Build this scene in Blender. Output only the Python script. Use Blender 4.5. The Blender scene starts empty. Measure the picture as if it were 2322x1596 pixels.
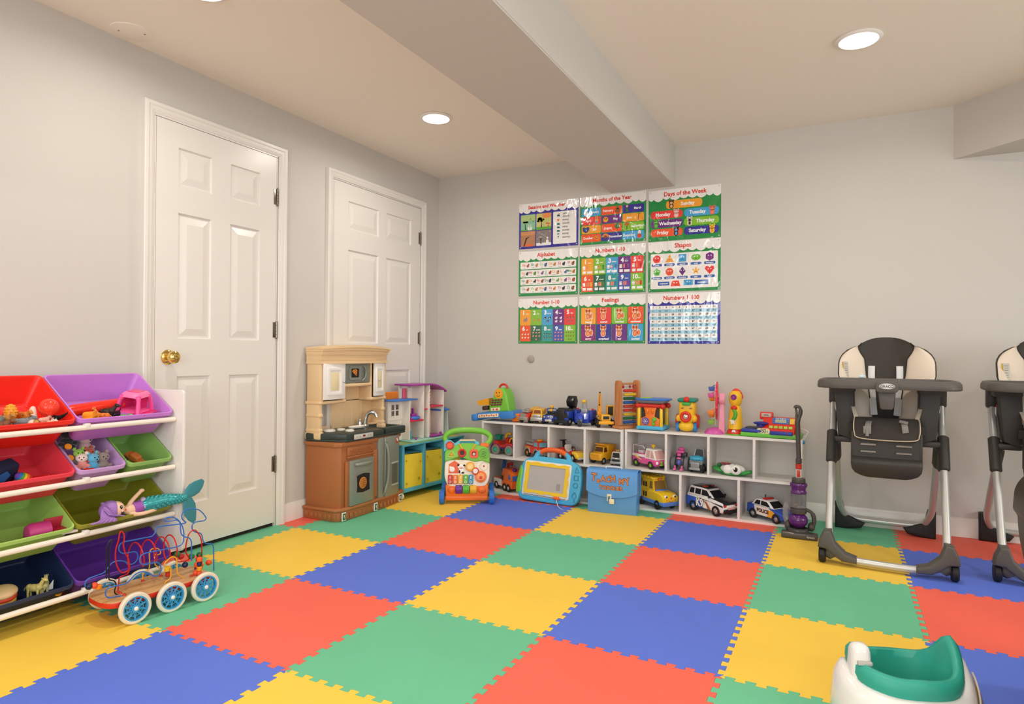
import bpy, bmesh, math, random
from mathutils import Vector, Matrix, Euler
random.seed(7)
PI = math.pi
S = bpy.context.scene
COL = S.collection
# ---------------------------------------------------------------- camera
cam = bpy.data.cameras.new('camera')
cam.sensor_width = 36.0
cam.lens = 1451.3 / 2322 * 36
cam.clip_start = 0.02
co = bpy.data.objects.new('camera', cam)
COL.objects.link(co)
yaw, pit, rol = -0.4759, 0.0025, 0.008
Fv = Vector((math.sin(yaw) * math.cos(pit), math.cos(yaw) * math.cos(pit), math.sin(pit)))
Rv = Vector((math.cos(yaw), -math.sin(yaw), 0))
Uv = Rv.cross(Fv)
R2 = Rv * math.cos(rol) + Uv * math.sin(rol)
U2 = -Rv * math.sin(rol) + Uv * math.cos(rol)
mw = Matrix((R2, U2, -Fv)).transposed().to_4x4()
mw.translation = (2.9219, -4.3481, 1.0053)
co.matrix_world = mw
S.camera = co
# ---------------------------------------------------------------- view, world, lights
S.view_settings.view_transform = 'Standard'
S.view_settings.look = 'None'
S.view_settings.gamma = 1
S.view_settings.exposure = 0.08
S.view_settings.use_curve_mapping = False
w = bpy.data.worlds.new('world')
S.world = w
w.use_nodes = True
w.node_tree.nodes['Background'].inputs[0].default_value = (1.0, 0.93, 0.85, 1)
w.node_tree.nodes['Background'].inputs[1].default_value = 0.6
HC = 2.424                                                # ceiling height
CANS = [(0.742, -1.14), (2.98, -1.107), (0.70, -2.69), (2.9, -3.3), (0.75, -4.4), (2.9, -5.0), (4.6, -1.6), (4.6, -3.6)]
CAN_W = [7.0, 7.0, 6.5, 10.5, 8.5, 9.5, 5, 8]
def can_light(x, y, wt):
    l = bpy.data.lights.new('downlight', 'AREA')
    l.shape = 'DISK'; l.size = 0.14; l.energy = wt
    l.color = (1.0, 0.945, 0.875); l.spread = math.radians(168)
    o = bpy.data.objects.new('downlight_lamp', l)
    COL.objects.link(o); o.location = (x, y, HC - 0.022)
    return o
for (x, y), wt in zip(CANS, CAN_W):
    can_light(x, y, wt)
# daylight from added unseen windows: right-hand after the beam's cool side, near as fill
def window_light(loc, rot, sx, sy, wt):
    l = bpy.data.lights.new('window_daylight', 'AREA'); l.shape = 'RECTANGLE'; l.size = sx; l.size_y = sy
    l.energy = wt; l.color = (0.90, 0.96, 1.0)
    o = bpy.data.objects.new('window_daylight', l); COL.objects.link(o); o.location = loc; o.rotation_euler = rot
window_light((6.38, -2.2, 1.35), (0, PI / 2, 0), 1.5, 1.9, 42)
window_light((6.38, -4.9, 1.35), (0, PI / 2, 0), 1.5, 1.9, 42)
window_light((2.6, -6.78, 1.35), (PI / 2, 0, 0), 3.2, 1.5, 68)  # fill for an unseen near-wall window, added to brighten the room
# ---------------------------------------------------------------- materials
def lin(h):
    h = h.lstrip('#')
    c = [int(h[i:i + 2], 16) / 255 for i in (0, 2, 4)]
    return tuple((v / 12.92 if v <= 0.04045 else ((v + 0.055) / 1.055) ** 2.4) for v in c)
_M = {}
def mat(h, r=0.35, metal=0.0, coat=0.0, trans=0.0, bump=0.0, bs=200.0, emit=0.0, noise=0.0, ns=8.0, alpha=1.0, sheen=0.0, ior=1.45):
    k = (h, r, metal, coat, trans, bump, bs, emit, noise, ns, alpha, sheen, ior)
    if k in _M: return _M[k]
    m = bpy.data.materials.new('m_' + h.strip('#'))
    m.use_nodes = True
    nt = m.node_tree; b = nt.nodes['Principled BSDF']
    c = lin(h) + (1,)
    b.inputs['Base Color'].default_value = c
    b.inputs['Roughness'].default_value = r
    b.inputs['Metallic'].default_value = metal
    b.inputs['Coat Weight'].default_value = coat
    b.inputs['Coat Roughness'].default_value = 0.08
    b.inputs['Transmission Weight'].default_value = trans
    b.inputs['IOR'].default_value = ior
    b.inputs['Alpha'].default_value = alpha
    b.inputs['Sheen Weight'].default_value = sheen
    if emit:
        b.inputs['Emission Color'].default_value = c
        b.inputs['Emission Strength'].default_value = emit
    if bump or noise:
        tc = nt.nodes.new('ShaderNodeTexCoord')
        n = nt.nodes.new('ShaderNodeTexNoise')
        nt.links.new(tc.outputs['Object'], n.inputs['Vector'])
        if bump:
            n.inputs['Scale'].default_value = bs; n.inputs['Detail'].default_value = 2
            bp = nt.nodes.new('ShaderNodeBump'); bp.inputs['Strength'].default_value = bump
            bp.inputs['Distance'].default_value = 0.002
            nt.links.new(n.outputs['Fac'], bp.inputs['Height'])
            nt.links.new(bp.outputs['Normal'], b.inputs['Normal'])
        if noise:
            n2 = nt.nodes.new('ShaderNodeTexNoise'); n2.inputs['Scale'].default_value = ns; n2.inputs['Detail'].default_value = 4
            nt.links.new(tc.outputs['Object'], n2.inputs['Vector'])
            mx = nt.nodes.new('ShaderNodeMix'); mx.data_type = 'RGBA'
            mx.inputs[6].default_value = tuple(v * (1 - noise) for v in c[:3]) + (1,)
            mx.inputs[7].default_value = tuple(min(1, v * (1 + noise)) for v in c[:3]) + (1,)
            nt.links.new(n2.outputs['Fac'], mx.inputs[0])
            nt.links.new(mx.outputs[2], b.inputs['Base Color'])
    _M[k] = m
    return m
def wood(h1, h2, scale=6.0, r=0.45, stretch=(1, 12, 12), rings=True):
    k = ('wood', h1, h2, scale, r, stretch)
    if k in _M: return _M[k]
    m = bpy.data.materials.new('wood_' + h1.strip('#')); m.use_nodes = True
    nt = m.node_tree; b = nt.nodes['Principled BSDF']; b.inputs['Roughness'].default_value = r
    tc = nt.nodes.new('ShaderNodeTexCoord'); mp = nt.nodes.new('ShaderNodeMapping')
    mp.inputs['Scale'].default_value = stretch
    n = nt.nodes.new('ShaderNodeTexNoise'); n.inputs['Scale'].default_value = scale; n.inputs['Detail'].default_value = 5
    n.inputs['Distortion'].default_value = 1.2
    cr = nt.nodes.new('ShaderNodeValToRGB')
    cr.color_ramp.elements[0].position = 0.35; cr.color_ramp.elements[1].position = 0.65
    cr.color_ramp.elements[0].color = lin(h1) + (1,); cr.color_ramp.elements[1].color = lin(h2) + (1,)
    nt.links.new(tc.outputs['Object'], mp.inputs[0]); nt.links.new(mp.outputs[0], n.inputs['Vector'])
    nt.links.new(n.outputs['Fac'], cr.inputs[0]); nt.links.new(cr.outputs[0], b.inputs['Base Color'])
    _M[k] = m
    return m
# ---------------------------------------------------------------- geometry builder
def catmull(pts, k=6, closed=False):
    P = [Vector(p) for p in pts]; n = len(P); out = []
    rng = n if closed else n - 1
    for i in range(rng):
        p0 = P[(i - 1) % n] if (closed or i > 0) else P[0]
        p1 = P[i]; p2 = P[(i + 1) % n]
        p3 = P[(i + 2) % n] if (closed or i + 2 < n) else P[-1]
        for j in range(k):
            t = j / k
            out.append(0.5 * ((2 * p1) + (-p0 + p2) * t + (2 * p0 - 5 * p1 + 4 * p2 - p3) * t * t + (-p0 + 3 * p1 - 3 * p2 + p3) * t ** 3))
    if not closed: out.append(P[-1])
    return out
def fillet(pts, rad, k=4, closed=False):
    """polyline with rounded corners"""
    P = [Vector(p) for p in pts]; n = len(P); out = []
    for i in range(n):
        if not closed and (i == 0 or i == n - 1): out.append(P[i]); continue
        a = P[(i - 1) % n] - P[i]; b = P[(i + 1) % n] - P[i]
        d = min(rad, a.length * 0.49, b.length * 0.49)
        A = P[i] + a.normalized() * d; B = P[i] + b.normalized() * d
        for j in range(k + 1):
            t = j / k
            out.append(A * (1 - t) ** 2 + P[i] * 2 * t * (1 - t) + B * t * t)
    return out
_FONT = {}
class G:
    def __init__(s):
        s.v = []; s.f = []; s.mi = []; s.ms = []; s.cur = 0; s.M = Matrix.Identity(4)
    def m(s, mt):
        if mt not in s.ms: s.ms.append(mt)
        s.cur = s.ms.index(mt); return s
    def at(s, loc=(0, 0, 0), rot=(0, 0, 0), sc=1.0):
        s.M = Matrix.Translation(loc) @ Euler(rot).to_matrix().to_4x4() @ Matrix.Diagonal((sc, sc, sc, 1) if not hasattr(sc, '__len__') else (*sc, 1))
        return s
    def add(s, V, F):
        if not s.ms: s.m(mat('#cccccc'))
        o = len(s.v); M = s.M
        s.v += [M @ Vector(v) for v in V]
        for f in F: s.f.append([o + i for i in f]); s.mi.append(s.cur)
        return s
    def addbm(s, bm, M=None):
        bm.verts.index_update()
        V = [(M @ v.co) if M else v.co.copy() for v in bm.verts]
        F = [[v.index for v in f.verts] for f in bm.faces]
        bm.free()
        return s.add(V, F)
    def box(s, c, d, r=0.0, rot=(0, 0, 0), seg=2):
        M = Matrix.Translation(c) @ Euler(rot).to_matrix().to_4x4()
        if r <= 0:
            x, y, z = d[0] / 2, d[1] / 2, d[2] / 2
            V = [M @ Vector(p) for p in [(-x, -y, -z), (x, -y, -z), (x, y, -z), (-x, y, -z), (-x, -y, z), (x, -y, z), (x, y, z), (-x, y, z)]]
            return s.add(V, [(0, 3, 2, 1), (4, 5, 6, 7), (0, 1, 5, 4), (1, 2, 6, 5), (2, 3, 7, 6), (3, 0, 4, 7)])
        bm = bmesh.new()
        bmesh.ops.create_cube(bm, size=1, matrix=Matrix.Diagonal((*d, 1)))
        bmesh.ops.bevel(bm, geom=list(bm.edges), offset=min(r, min(d) * 0.49), segments=seg, affect='EDGES', profile=0.5)
        return s.addbm(bm, M)
    def taper(s, c, d0, d1, h, r=0.0, rot=(0, 0, 0), off=(0, 0), seg=2):
        """frustum: bottom size d0, top size d1, height h, centred on its bottom"""
        bm = bmesh.new()
        vs = [bm.verts.new((sx * d0[0] / 2, sy * d0[1] / 2, 0)) for sx, sy in ((-1, -1), (1, -1), (1, 1), (-1, 1))] + \
             [bm.verts.new((off[0] + sx * d1[0] / 2, off[1] + sy * d1[1] / 2, h)) for sx, sy in ((-1, -1), (1, -1), (1, 1), (-1, 1))]
        for f in [(0, 3, 2, 1), (4, 5, 6, 7), (0, 1, 5, 4), (1, 2, 6, 5), (2, 3, 7, 6), (3, 0, 4, 7)]: bm.faces.new([vs[i] for i in f])
        if r: bmesh.ops.bevel(bm, geom=list(bm.edges), offset=r, segments=seg, affect='EDGES', profile=0.5)
        return s.addbm(bm, Matrix.Translation(c) @ Euler(rot).to_matrix().to_4x4())
    def prism(s, poly, a, b, ax='y', r=0.0, seg=2, off=(0, 0, 0)):
        """polygon (2D) extruded from a to b along ax. ax y: (x,z); ax z: (x,y); ax x: (y,z)"""
        def mk(p, t):
            if ax == 'y': return (p[0] + off[0], t + off[1], p[1] + off[2])
            if ax == 'z': return (p[0] + off[0], p[1] + off[1], t + off[2])
            return (t + off[0], p[0] + off[1], p[1] + off[2])
        n = len(poly); bm = bmesh.new()
        A = [bm.verts.new(mk(p, a)) for p in poly]; B = [bm.verts.new(mk(p, b)) for p in poly]
        fa = bm.faces.new(A[::-1]); fb = bm.faces.new(B)
        for i in range(n): bm.faces.new((A[i], A[(i + 1) % n], B[(i + 1) % n], B[i]))
        bmesh.ops.recalc_face_normals(bm, faces=bm.faces)
        if r:
            es = [e for e in bm.edges if len(e.link_faces) == 2 and (fa in e.link_faces or fb in e.link_faces)]
            bmesh.ops.bevel(bm, geom=es, offset=r, segments=seg, affect='EDGES', profile=0.5)
        return s.addbm(bm)
    def ring(s, outer, inner, a, b, ax='y'):
        """frame between two loops with the same number of points"""
        def mk(p, t):
            return (p[0], t, p[1]) if ax == 'y' else ((p[0], p[1], t) if ax == 'z' else (t, p[0], p[1]))
        n = len(outer)
        V = [mk(p, a) for p in outer] + [mk(p, a) for p in inner] + [mk(p, b) for p in outer] + [mk(p, b) for p in inner]
        F = []
        for i in range(n):
            j = (i + 1) % n
            F += [(i, j, n + j, n + i), (2 * n + i, 3 * n + i, 3 * n + j, 2 * n + j), (i, 2 * n + i, 2 * n + j, j), (n + i, n + j, 3 * n + j, 3 * n + i)]
        bm = bmesh.new(); vs = [bm.verts.new(v) for v in V]
        for f in F: bm.faces.new([vs[i] for i in f])
        bmesh.ops.recalc_face_normals(bm, faces=bm.faces)
        return s.addbm(bm)
    def loft(s, loops, caps=True, closed=False):
        n = len(loops[0]); V = [p for l in loops for p in l]; F = []
        m_ = len(loops)
        for k in range(m_ if closed else m_ - 1):
            q = (k + 1) % m_
            for i in range(n):
                j = (i + 1) % n
                F.append((k * n + i, k * n + j, q * n + j, q * n + i))
        if caps and not closed:
            F.append(list(range(n))[::-1]); F.append([(m_ - 1) * n + i for i in range(n)])
        bm = bmesh.new(); vs = [bm.verts.new(v) for v in V]
        for f in F:
            try: bm.faces.new([vs[i] for i in f])
            except ValueError: pass
        bmesh.ops.recalc_face_normals(bm, faces=bm.faces)
        return s.addbm(bm)
    def sheet(s, rows, th=0.0):
        """grid of points (list of rows); th gives thickness along normals via offset"""
        n = len(rows[0]); F = []
        bm = bmesh.new(); vs = [[bm.verts.new(p) for p in r] for r in rows]
        for i in range(len(rows) - 1):
            for j in range(n - 1): bm.faces.new((vs[i][j], vs[i][j + 1], vs[i + 1][j + 1], vs[i + 1][j]))
        if th:
            bm.normal_update()
            bmesh.ops.solidify(bm, geom=list(bm.faces), thickness=th)
            bmesh.ops.recalc_face_normals(bm, faces=bm.faces)
        return s.addbm(bm)
    def tube(s, pts, r, n=10, closed=False, caps=True, flat=None):
        P = [Vector(p) for p in pts]; N = len(P)
        rs = r if hasattr(r, '__len__') else [r] * N
        T = []
        for i in range(N):
            a = P[(i - 1) % N] if (closed or i > 0) else P[0]
            b = P[(i + 1) % N] if (closed or i < N - 1) else P[-1]
            d = b - a
            T.append(d.normalized() if d.length > 1e-9 else Vector((0, 0, 1)))
        u = T[0].orthogonal().normalized()
        if flat is not None:
            u = (Vector(flat) - T[0] * Vector(flat).dot(T[0])).normalized()
        L = []
        for i in range(N):
            u = (u - T[i] * u.dot(T[i])).normalized(); v = T[i].cross(u)
            rr = rs[i] if not hasattr(rs[i], '__len__') else None
            ra, rb = (rr, rr) if rr is not None else rs[i]
            L.append([P[i] + u * math.cos(2 * PI * k / n) * ra + v * math.sin(2 * PI * k / n) * rb for k in range(n)])
        return s.loft(L, caps=caps, closed=closed)
    def cyl(s, a, b, r, r2=None, n=24, bev=0.0):
        a = Vector(a); b = Vector(b); r2 = r if r2 is None else r2
        if bev:
            d = (b - a).normalized()
            return s.tube([a, a + d * 1e-5, a + d * bev, b - d * bev, b - d * 1e-5, b], [max(r - bev, 1e-4), r - bev * 0.98, r, r2, r2 - bev * 0.98, max(r2 - bev, 1e-4)], n)
        return s.tube([a, b], [r, r2], n)
    def lathe(s, prof, c=(0, 0, 0), ax='z', n=28, rot=None):
        L = []
        for (r, z) in prof:
            r = max(r, 1e-5); l = []
            for k in range(n):
                x, y = r * math.cos(2 * PI * k / n), r * math.sin(2 * PI * k / n)
                p = Vector((x, y, z)) if ax == 'z' else (Vector((x, z, y)) if ax == 'y' else Vector((z, x, y)))
                if rot: p = Euler(rot).to_matrix() @ p
                l.append(p + Vector(c))
            L.append(l)
        if tuple(prof[0]) == tuple(prof[-1]): return s.loft(L[:-1], closed=True)
        return s.loft(L, caps=False)
    def sph(s, c, r, rot=(0, 0, 0), n=20, m=12):
        r = r if hasattr(r, '__len__') else (r, r, r)
        bm = bmesh.new(); bmesh.ops.create_uvsphere(bm, u_segments=n, v_segments=m, radius=1)
        return s.addbm(bm, Matrix.Translation(c) @ Euler(rot).to_matrix().to_4x4() @ Matrix.Diagonal((*r, 1)))
    def torus(s, c, R, r, ax='z', n=32, k=8, rot=None, a0=0, a1=2 * PI):
        full = abs(a1 - a0 - 2 * PI) < 1e-6
        pts = []
        N = n if full else n + 1
        for i in range(N):
            t = a0 + (a1 - a0) * i / n
            x, y = R * math.cos(t), R * math.sin(t)
            p = Vector((x, y, 0)) if ax == 'z' else (Vector((x, 0, y)) if ax == 'y' else Vector((0, x, y)))
            if rot: p = Euler(rot).to_matrix() @ p
            pts.append(p + Vector(c))
        return s.tube(pts, r, k, closed=full)
    def text(s, t, size, c, rot=(PI / 2, 0, 0), ex=0.0004, al='CENTER', bold=0.0, sx=1.0):
        cu = bpy.data.curves.new('t', 'FONT'); cu.body = t; cu.size = size; cu.extrude = ex
        cu.align_x = al; cu.align_y = 'CENTER'; cu.offset = bold; cu.resolution_u = 2
        o = bpy.data.objects.new('t', cu); COL.objects.link(o)
        dg = bpy.context.evaluated_depsgraph_get()
        me = bpy.data.meshes.new_from_object(o.evaluated_get(dg))
        M = Matrix.Translation(c) @ Euler(rot).to_matrix().to_4x4() @ Matrix.Diagonal((sx, 1, 1, 1))
        s.add([M @ v.co for v in me.vertices], [list(p.vertices) for p in me.polygons])
        bpy.data.objects.remove(o); bpy.data.curves.remove(cu); bpy.data.meshes.remove(me)
        return s
    def build(s, name, mt=None, parent=None, sub=0, label=None, ang=38, bev=0):
        me = bpy.data.meshes.new(name)
        me.from_pydata(s.v, [], s.f)
        if mt is not None: s.ms = [mt] if not s.ms else s.ms
        for x in s.ms: me.materials.append(x)
        if s.ms: me.polygons.foreach_set('material_index', s.mi)
        me.update()
        me.shade_smooth()
        me.set_sharp_from_angle(angle=math.radians(ang))
        o = bpy.data.objects.new(name, me); COL.objects.link(o)
        if parent is not None: o.parent = parent
        if label: o['label'] = label
        if bev:
            b = o.modifiers.new('b', 'BEVEL'); b.width = bev; b.segments = 2; b.limit_method = 'ANGLE'; b.angle_limit = math.radians(50)
        if sub:
            d = o.modifiers.new('s', 'SUBSURF'); d.levels = sub; d.render_levels = sub
        return o
def g(mt=None):
    q = G()
    if mt is not None: q.m(mt)
    return q
def thing(name, label, cat, loc=(0, 0, 0), rz=0.0, group=None, rot=None, sc=1.0):
    o = bpy.data.objects.new(name, None); COL.objects.link(o)
    o.location = loc; o.rotation_euler = rot if rot else (0, 0, rz); o['label'] = label; o['category'] = cat
    o.scale = (sc, sc, sc) if not hasattr(sc, '__len__') else sc
    o.empty_display_size = 0.05
    if group: o['group'] = group
    return o
def tag(o, label, cat, group=None):
    o['label'] = label; o['category'] = cat
    if group: o['group'] = group
    return o
def struct(o):
    o['kind'] = 'structure'; return o
def place(o, loc, rz=0.0, rot=None, sc=None):
    o.location = loc; o.rotation_euler = rot if rot else (0, 0, rz)
    if sc: o.scale = sc if hasattr(sc, '__len__') else (sc, sc, sc)
    return o
def rrect(w, h, r, k=4, cx=0, cy=0):
    """rounded rectangle outline"""
    out = []
    for (sx, sy, a0) in ((1, -1, -PI / 2), (1, 1, 0), (-1, 1, PI / 2), (-1, -1, PI)):
        for j in range(k + 1):
            a = a0 + PI / 2 * j / k
            out.append((cx + sx * (w / 2 - r) + r * math.cos(a), cy + sy * (h / 2 - r) + r * math.sin(a)))
    return out
def circ(r, n=24, cx=0, cy=0, ry=None):
    ry = r if ry is None else ry
    return [(cx + r * math.cos(2 * PI * i / n), cy + ry * math.sin(2 * PI * i / n)) for i in range(n)]
# ================================================================ room shell
XR, YF = 6.2, -6.6
WALL = mat('#cdc8c1', r=0.75, bump=0.08, bs=350)
CEIL = mat('#f6eee2', r=0.85, bump=0.08, bs=300)
TRIM = mat('#e4dfd8', r=0.28)
q = g(mat('#b9a98f', r=0.8)); q.box((XR / 2, YF / 2, -0.062), (XR + 0.3, -YF + 0.3, 0.1)); struct(q.build('floor'))
q = g(CEIL); q.box((XR / 2, YF / 2, HC + 0.05), (XR + 0.3, -YF + 0.3, 0.1)); struct(q.build('ceiling'))
q = g(WALL); q.box((XR / 2, 0.05, HC / 2), (XR + 0.3, 0.1, HC)); struct(q.build('wall_back'))
q = g(WALL); q.box((-0.05, YF / 2, HC / 2), (0.1, -YF, HC)); struct(q.build('wall_left'))
def rc(y0, y1, z0, z1): return [(y0, z0), (y1, z0), (y1, z1), (y0, z1)]
q = g(WALL)
for (a, b, c, d) in ((YF, -5.85, 0, HC), (-3.95, -3.15, 0, HC), (-1.25, 0, 0, HC), (-5.85, -3.95, 0, 0.6), (-5.85, -3.95, 2.1, HC), (-3.15, -1.25, 0, 0.6), (-3.15, -1.25, 2.1, HC)): q.box((XR + 0.05, (a + b) / 2, (c + d) / 2), (0.1, b - a, d - c))
struct(q.build('wall_right'))
q = g(WALL)
for (a, b, c, d) in ((-0.15, 1.0, 0, HC), (4.2, XR + 0.15, 0, HC), (1.0, 4.2, 0, 0.6), (1.0, 4.2, 2.1, HC)): q.box(((a + b) / 2, YF - 0.05, (c + d) / 2), (b - a, 0.1, d - c))
struct(q.build('wall_front'))
for n_, (a, b) in enumerate(((-3.15, -1.25), (-5.85, -3.95))):
    q = g(TRIM); q.ring(rc(a - 0.06, b + 0.06, 0.54, 2.16), rc(a + 0.03, b - 0.03, 0.63, 2.07), XR - 0.02, XR + 0.08, 'x'); q.box((XR + 0.04, (a + b) / 2, 1.35), (0.03, 0.04, 1.5)); struct(q.build('window_%d' % (n_ + 1)))
q = g(TRIM); q.ring(rc(0.94, 4.26, 0.54, 2.16), rc(1.03, 4.17, 0.63, 2.07), YF - 0.08, YF + 0.02, 'y'); [q.box((x, YF - 0.04, 1.35), (0.04, 0.03, 1.5)) for x in (2.07, 3.13)]; struct(q.build('window_3'))  # unseen window in the near wall, added to let the fill light in
# boxed-in beam running from the back wall towards the camera
q = g(WALL); q.box((1.688, YF / 2, (2.155 + HC) / 2 + 0.001), (0.445, -YF - 0.002, HC - 2.155 + 0.018)); q.m(CEIL); q.box((1.688, YF / 2, 2.1555), (0.445, -YF - 0.002, 0.001)); struct(q.build('beam'))
# 45 degree boxed soffit in the far right of the back wall
q = g(WALL); q.prism([(3.475, 0), (5.4, 0), (5.4, -1.925)], 2.122, HC + 0.01, 'z'); struct(q.build('ceiling_soffit'))
# baseboards
def baseboard(name, segs):
    q = g(TRIM)
    prof = [(0, 0), (0.013, 0), (0.013, 0.082), (0.008, 0.093), (0.006, 0.104), (0, 0.106)]
    for kind, a, b in segs:
        if kind == 'x': q.prism([(-d, z) for d, z in prof], a, b, 'x')        # along the back wall
        else: q.prism(prof, a, b, 'y')                                        # along the left wall
    return struct(q.build(name, ang=25))
baseboard('baseboard_back', [('x', 0.0, XR)])
baseboard('baseboard_left', [('y', YF, -2.487), ('y', -1.624, -1.281), ('y', -0.205, -0.013)])
# doors: six-panel slabs with casing
def door(n, y0, y1, zt, cas0, cas1, cast, cols, knob, hinges):
    rows = [(1.818, 2.006), (1.067, 1.685), (0.24, 0.88)]
    d = g(TRIM); X = 0.016
    # stiles and rails around recessed raised panels
    zb = 0.022
    ys = sorted([y0] + [v for c in cols for v in c] + [y1])
    zs = [zb] + sorted(v for r_ in rows for v in r_) + [zt]
    pan = [(c, r_) for c in cols for r_ in rows]
    for i in range(len(ys) - 1):
        for j in range(len(zs) - 1):
            a, b, c, e = ys[i], ys[i + 1], zs[j], zs[j + 1]
            if any(abs(a - p[0][0]) < 1e-6 and abs(c - p[1][0]) < 1e-6 for p in pan):
                st = [(0, X), (0.006, X - 0.009), (0.014, X - 0.010), (0.048, X - 0.0015)]
                V = []; F = []
                for (ins, x) in st:
                    V += [(x, a + ins, c + ins), (x, b - ins, c + ins), (x, b - ins, e - ins), (x, a + ins, e - ins)]
                for k in range(3):
                    for m_ in range(4):
                        F.append((k * 4 + m_, k * 4 + (m_ + 1) % 4, k * 4 + 4 + (m_ + 1) % 4, k * 4 + 4 + m_))
                F.append((12, 13, 14, 15)); d.add(V, F)
            else:
                d.add([(X, a, c), (X, b, c), (X, b, e), (X, a, e)], [(0, 1, 2, 3)])
    d.box((-0.03, (y0 + y1) / 2, (zb + zt) / 2), (X + 0.01, y1 - y0, zt - zb))
    d.ring([(y0, zb), (y1, zb), (y1, zt), (y0, zt)], [(y0 + 0.0001, zb + 0.0001), (y1 - 0.0001, zb + 0.0001), (y1 - 0.0001, zt - 0.0001), (y0 + 0.0001, zt - 0.0001)], 0.002, X, 'x')
    bmo = d.build('door_%d' % n, ang=12); struct(bmo)
    # shade of the gap round the slab, painted as a thin dark ring
    q = g(mat('#2a241d', r=0.9)); q.ring([(y0 - 0.006, 0.001), (y1 + 0.006, 0.001), (y1 + 0.006, zt + 0.006), (y0 - 0.006, zt + 0.006)], [(y0 + 0.02, zb + 0.02), (y1 - 0.02, zb + 0.02), (y1 - 0.02, zt - 0.02), (y0 + 0.02, zt - 0.02)], 0.0004, 0.0015, 'x'); q.build('door_gap_shade', parent=bmo)
    # casing and jamb
    q = g(TRIM)
    wd = y0 - 0.008 - cas0
    prof = [(0, 0.026), (0.004, 0.030), (0.018, 0.030), (0.024, 0.026), (wd*0.7, 0.024), (wd*0.8, 0.021), (wd - 0.006, 0.020), (wd, 0.016)]
    pol = [(0.0, 0.0)] + prof + [(wd, 0)]
    L = []
    path = [(cas0, 0.0, 1, 0), (cas0, cast, 1, -1), (cas1, cast, -1, -1), (cas1, 0.0, -1, 0)]
    for (yy, zz, sy, sz) in path:
        L.append([(x, yy + sy * u, zz + sz * u) for (u, x) in pol])
    q.loft(L); q.build('door_casing', parent=bmo, ang=20)
    q = g(TRIM)
    for yy in (y0 - 0.005, y1 + 0.005): q.box((0.008, yy, zt / 2), (0.016, 0.006, zt))
    q.box((0.008, (y0 + y1) / 2, zt + 0.006), (0.016, y1 - y0 + 0.016, 0.006)); q.build('door_jamb', parent=bmo)
    if knob:
        br = mat('#eccb78', r=0.12, metal=1.0)
        q = g(br)
        q.lathe([(0.0, 0.015), (0.034, 0.016), (0.036, 0.019), (0.030, 0.024), (0.014, 0.028), (0.012, 0.038), (0.022, 0.044), (0.030, 0.056), (0.029, 0.072), (0.018, 0.080), (0.008, 0.082), (0.0, 0.080)], (0, knob[0], knob[1]), 'x', 32)
        q.build('door_knob', parent=bmo, label='polished brass knob')
    for z in hinges:
        hg = mat('#8d8579', r=0.3, metal=1.0)
        q = g(hg); yy = y1 + 0.003
        for k in range(5): q.cyl((0.021, yy, z - 0.044 + k * 0.018), (0.021, yy, z - 0.028 + k * 0.018), 0.0065, n=14)
        q.sph((0.021, yy, z - 0.047), 0.006, n=10, m=6); q.sph((0.021, yy, z + 0.047), 0.006, n=10, m=6)
        q.box((0.0165, yy - 0.012, z), (0.003, 0.022, 0.088), 0.001); q.build('door_hinge', parent=bmo, label='satin metal hinge')
    return bmo
door(1, -2.421, -1.692, 2.124, -2.485, -1.620, 2.189, [(-2.305, -2.118), (-2.003, -1.808)], (-2.355, 0.975), [1.897, 1.131, 0.36])
door(2, -1.221, -0.278, 2.118, -1.281, -0.207, 2.181, [(-1.085, -0.775), (-0.690, -0.395)], None, [1.889, 1.118, 0.36])
# recessed downlights
def downlight(i, x, y):
    lab = {0: 'round recessed ceiling light between the left wall and the boxed beam', 1: 'large bright recessed ceiling light above the high chairs',
           2: 'recessed ceiling light above the tall white door beside the bin rack'}.get(i, 'recessed ceiling light behind the viewer, number %s from the back wall' % ['', '', '', 'one', 'two', 'three', 'four', 'five'][i])
    t = thing('recessed_light', lab, 'ceiling light', (x, y, HC), group='recessed ceiling lights')
    q = g(mat('#f2eee8', r=0.4)); q.lathe([(0.078, -0.001), (0.0945, -0.001), (0.097, -0.004), (0.094, -0.007), (0.080, -0.012), (0.076, -0.006)], n=48)
    q.build('trim_ring', parent=t)
    q = g(mat('#fff6e8', emit=12.0)); q.lathe([(0.0, -0.006), (0.055, -0.0065), (0.079, -0.009), (0.079, -0.004), (0, -0.003)], n=48); q.build('lens', parent=t)
for i, (x, y) in enumerate(CANS[:3]): downlight(i, x, y)
for i, (x, y) in enumerate(CANS[3:]): downlight(i + 3, x, y)
t = thing('ceiling_cover_plate', 'round painted cover plate with two screws on the ceiling near the left wall', 'cover plate', (0.105, -2.60, HC))
q = g(CEIL); q.lathe([(0.0, -0.004), (0.080, -0.004), (0.084, -0.003), (0.085, 0.0)], n=48); q.build('plate', parent=t)
for a in (-0.052, 0.052):
    q = g(mat('#8a7a62', r=0.5, metal=0.6)); q.lathe([(0, -0.0055), (0.004, -0.005), (0.0045, -0.004)], (a * 0.7, a * 0.7, 0), n=12); q.build('screw', parent=t)
t = thing('wall_bumper', 'small round grey doorstop button on the back wall under the posters', 'doorstop', (0.842, 0, 0.965))
q = g(mat('#a9a196', r=0.5)); q.lathe([(0, -0.014), (0.018, -0.013), (0.027, -0.008), (0.029, 0)], ax='y', n=32); q.build('button', parent=t)
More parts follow.
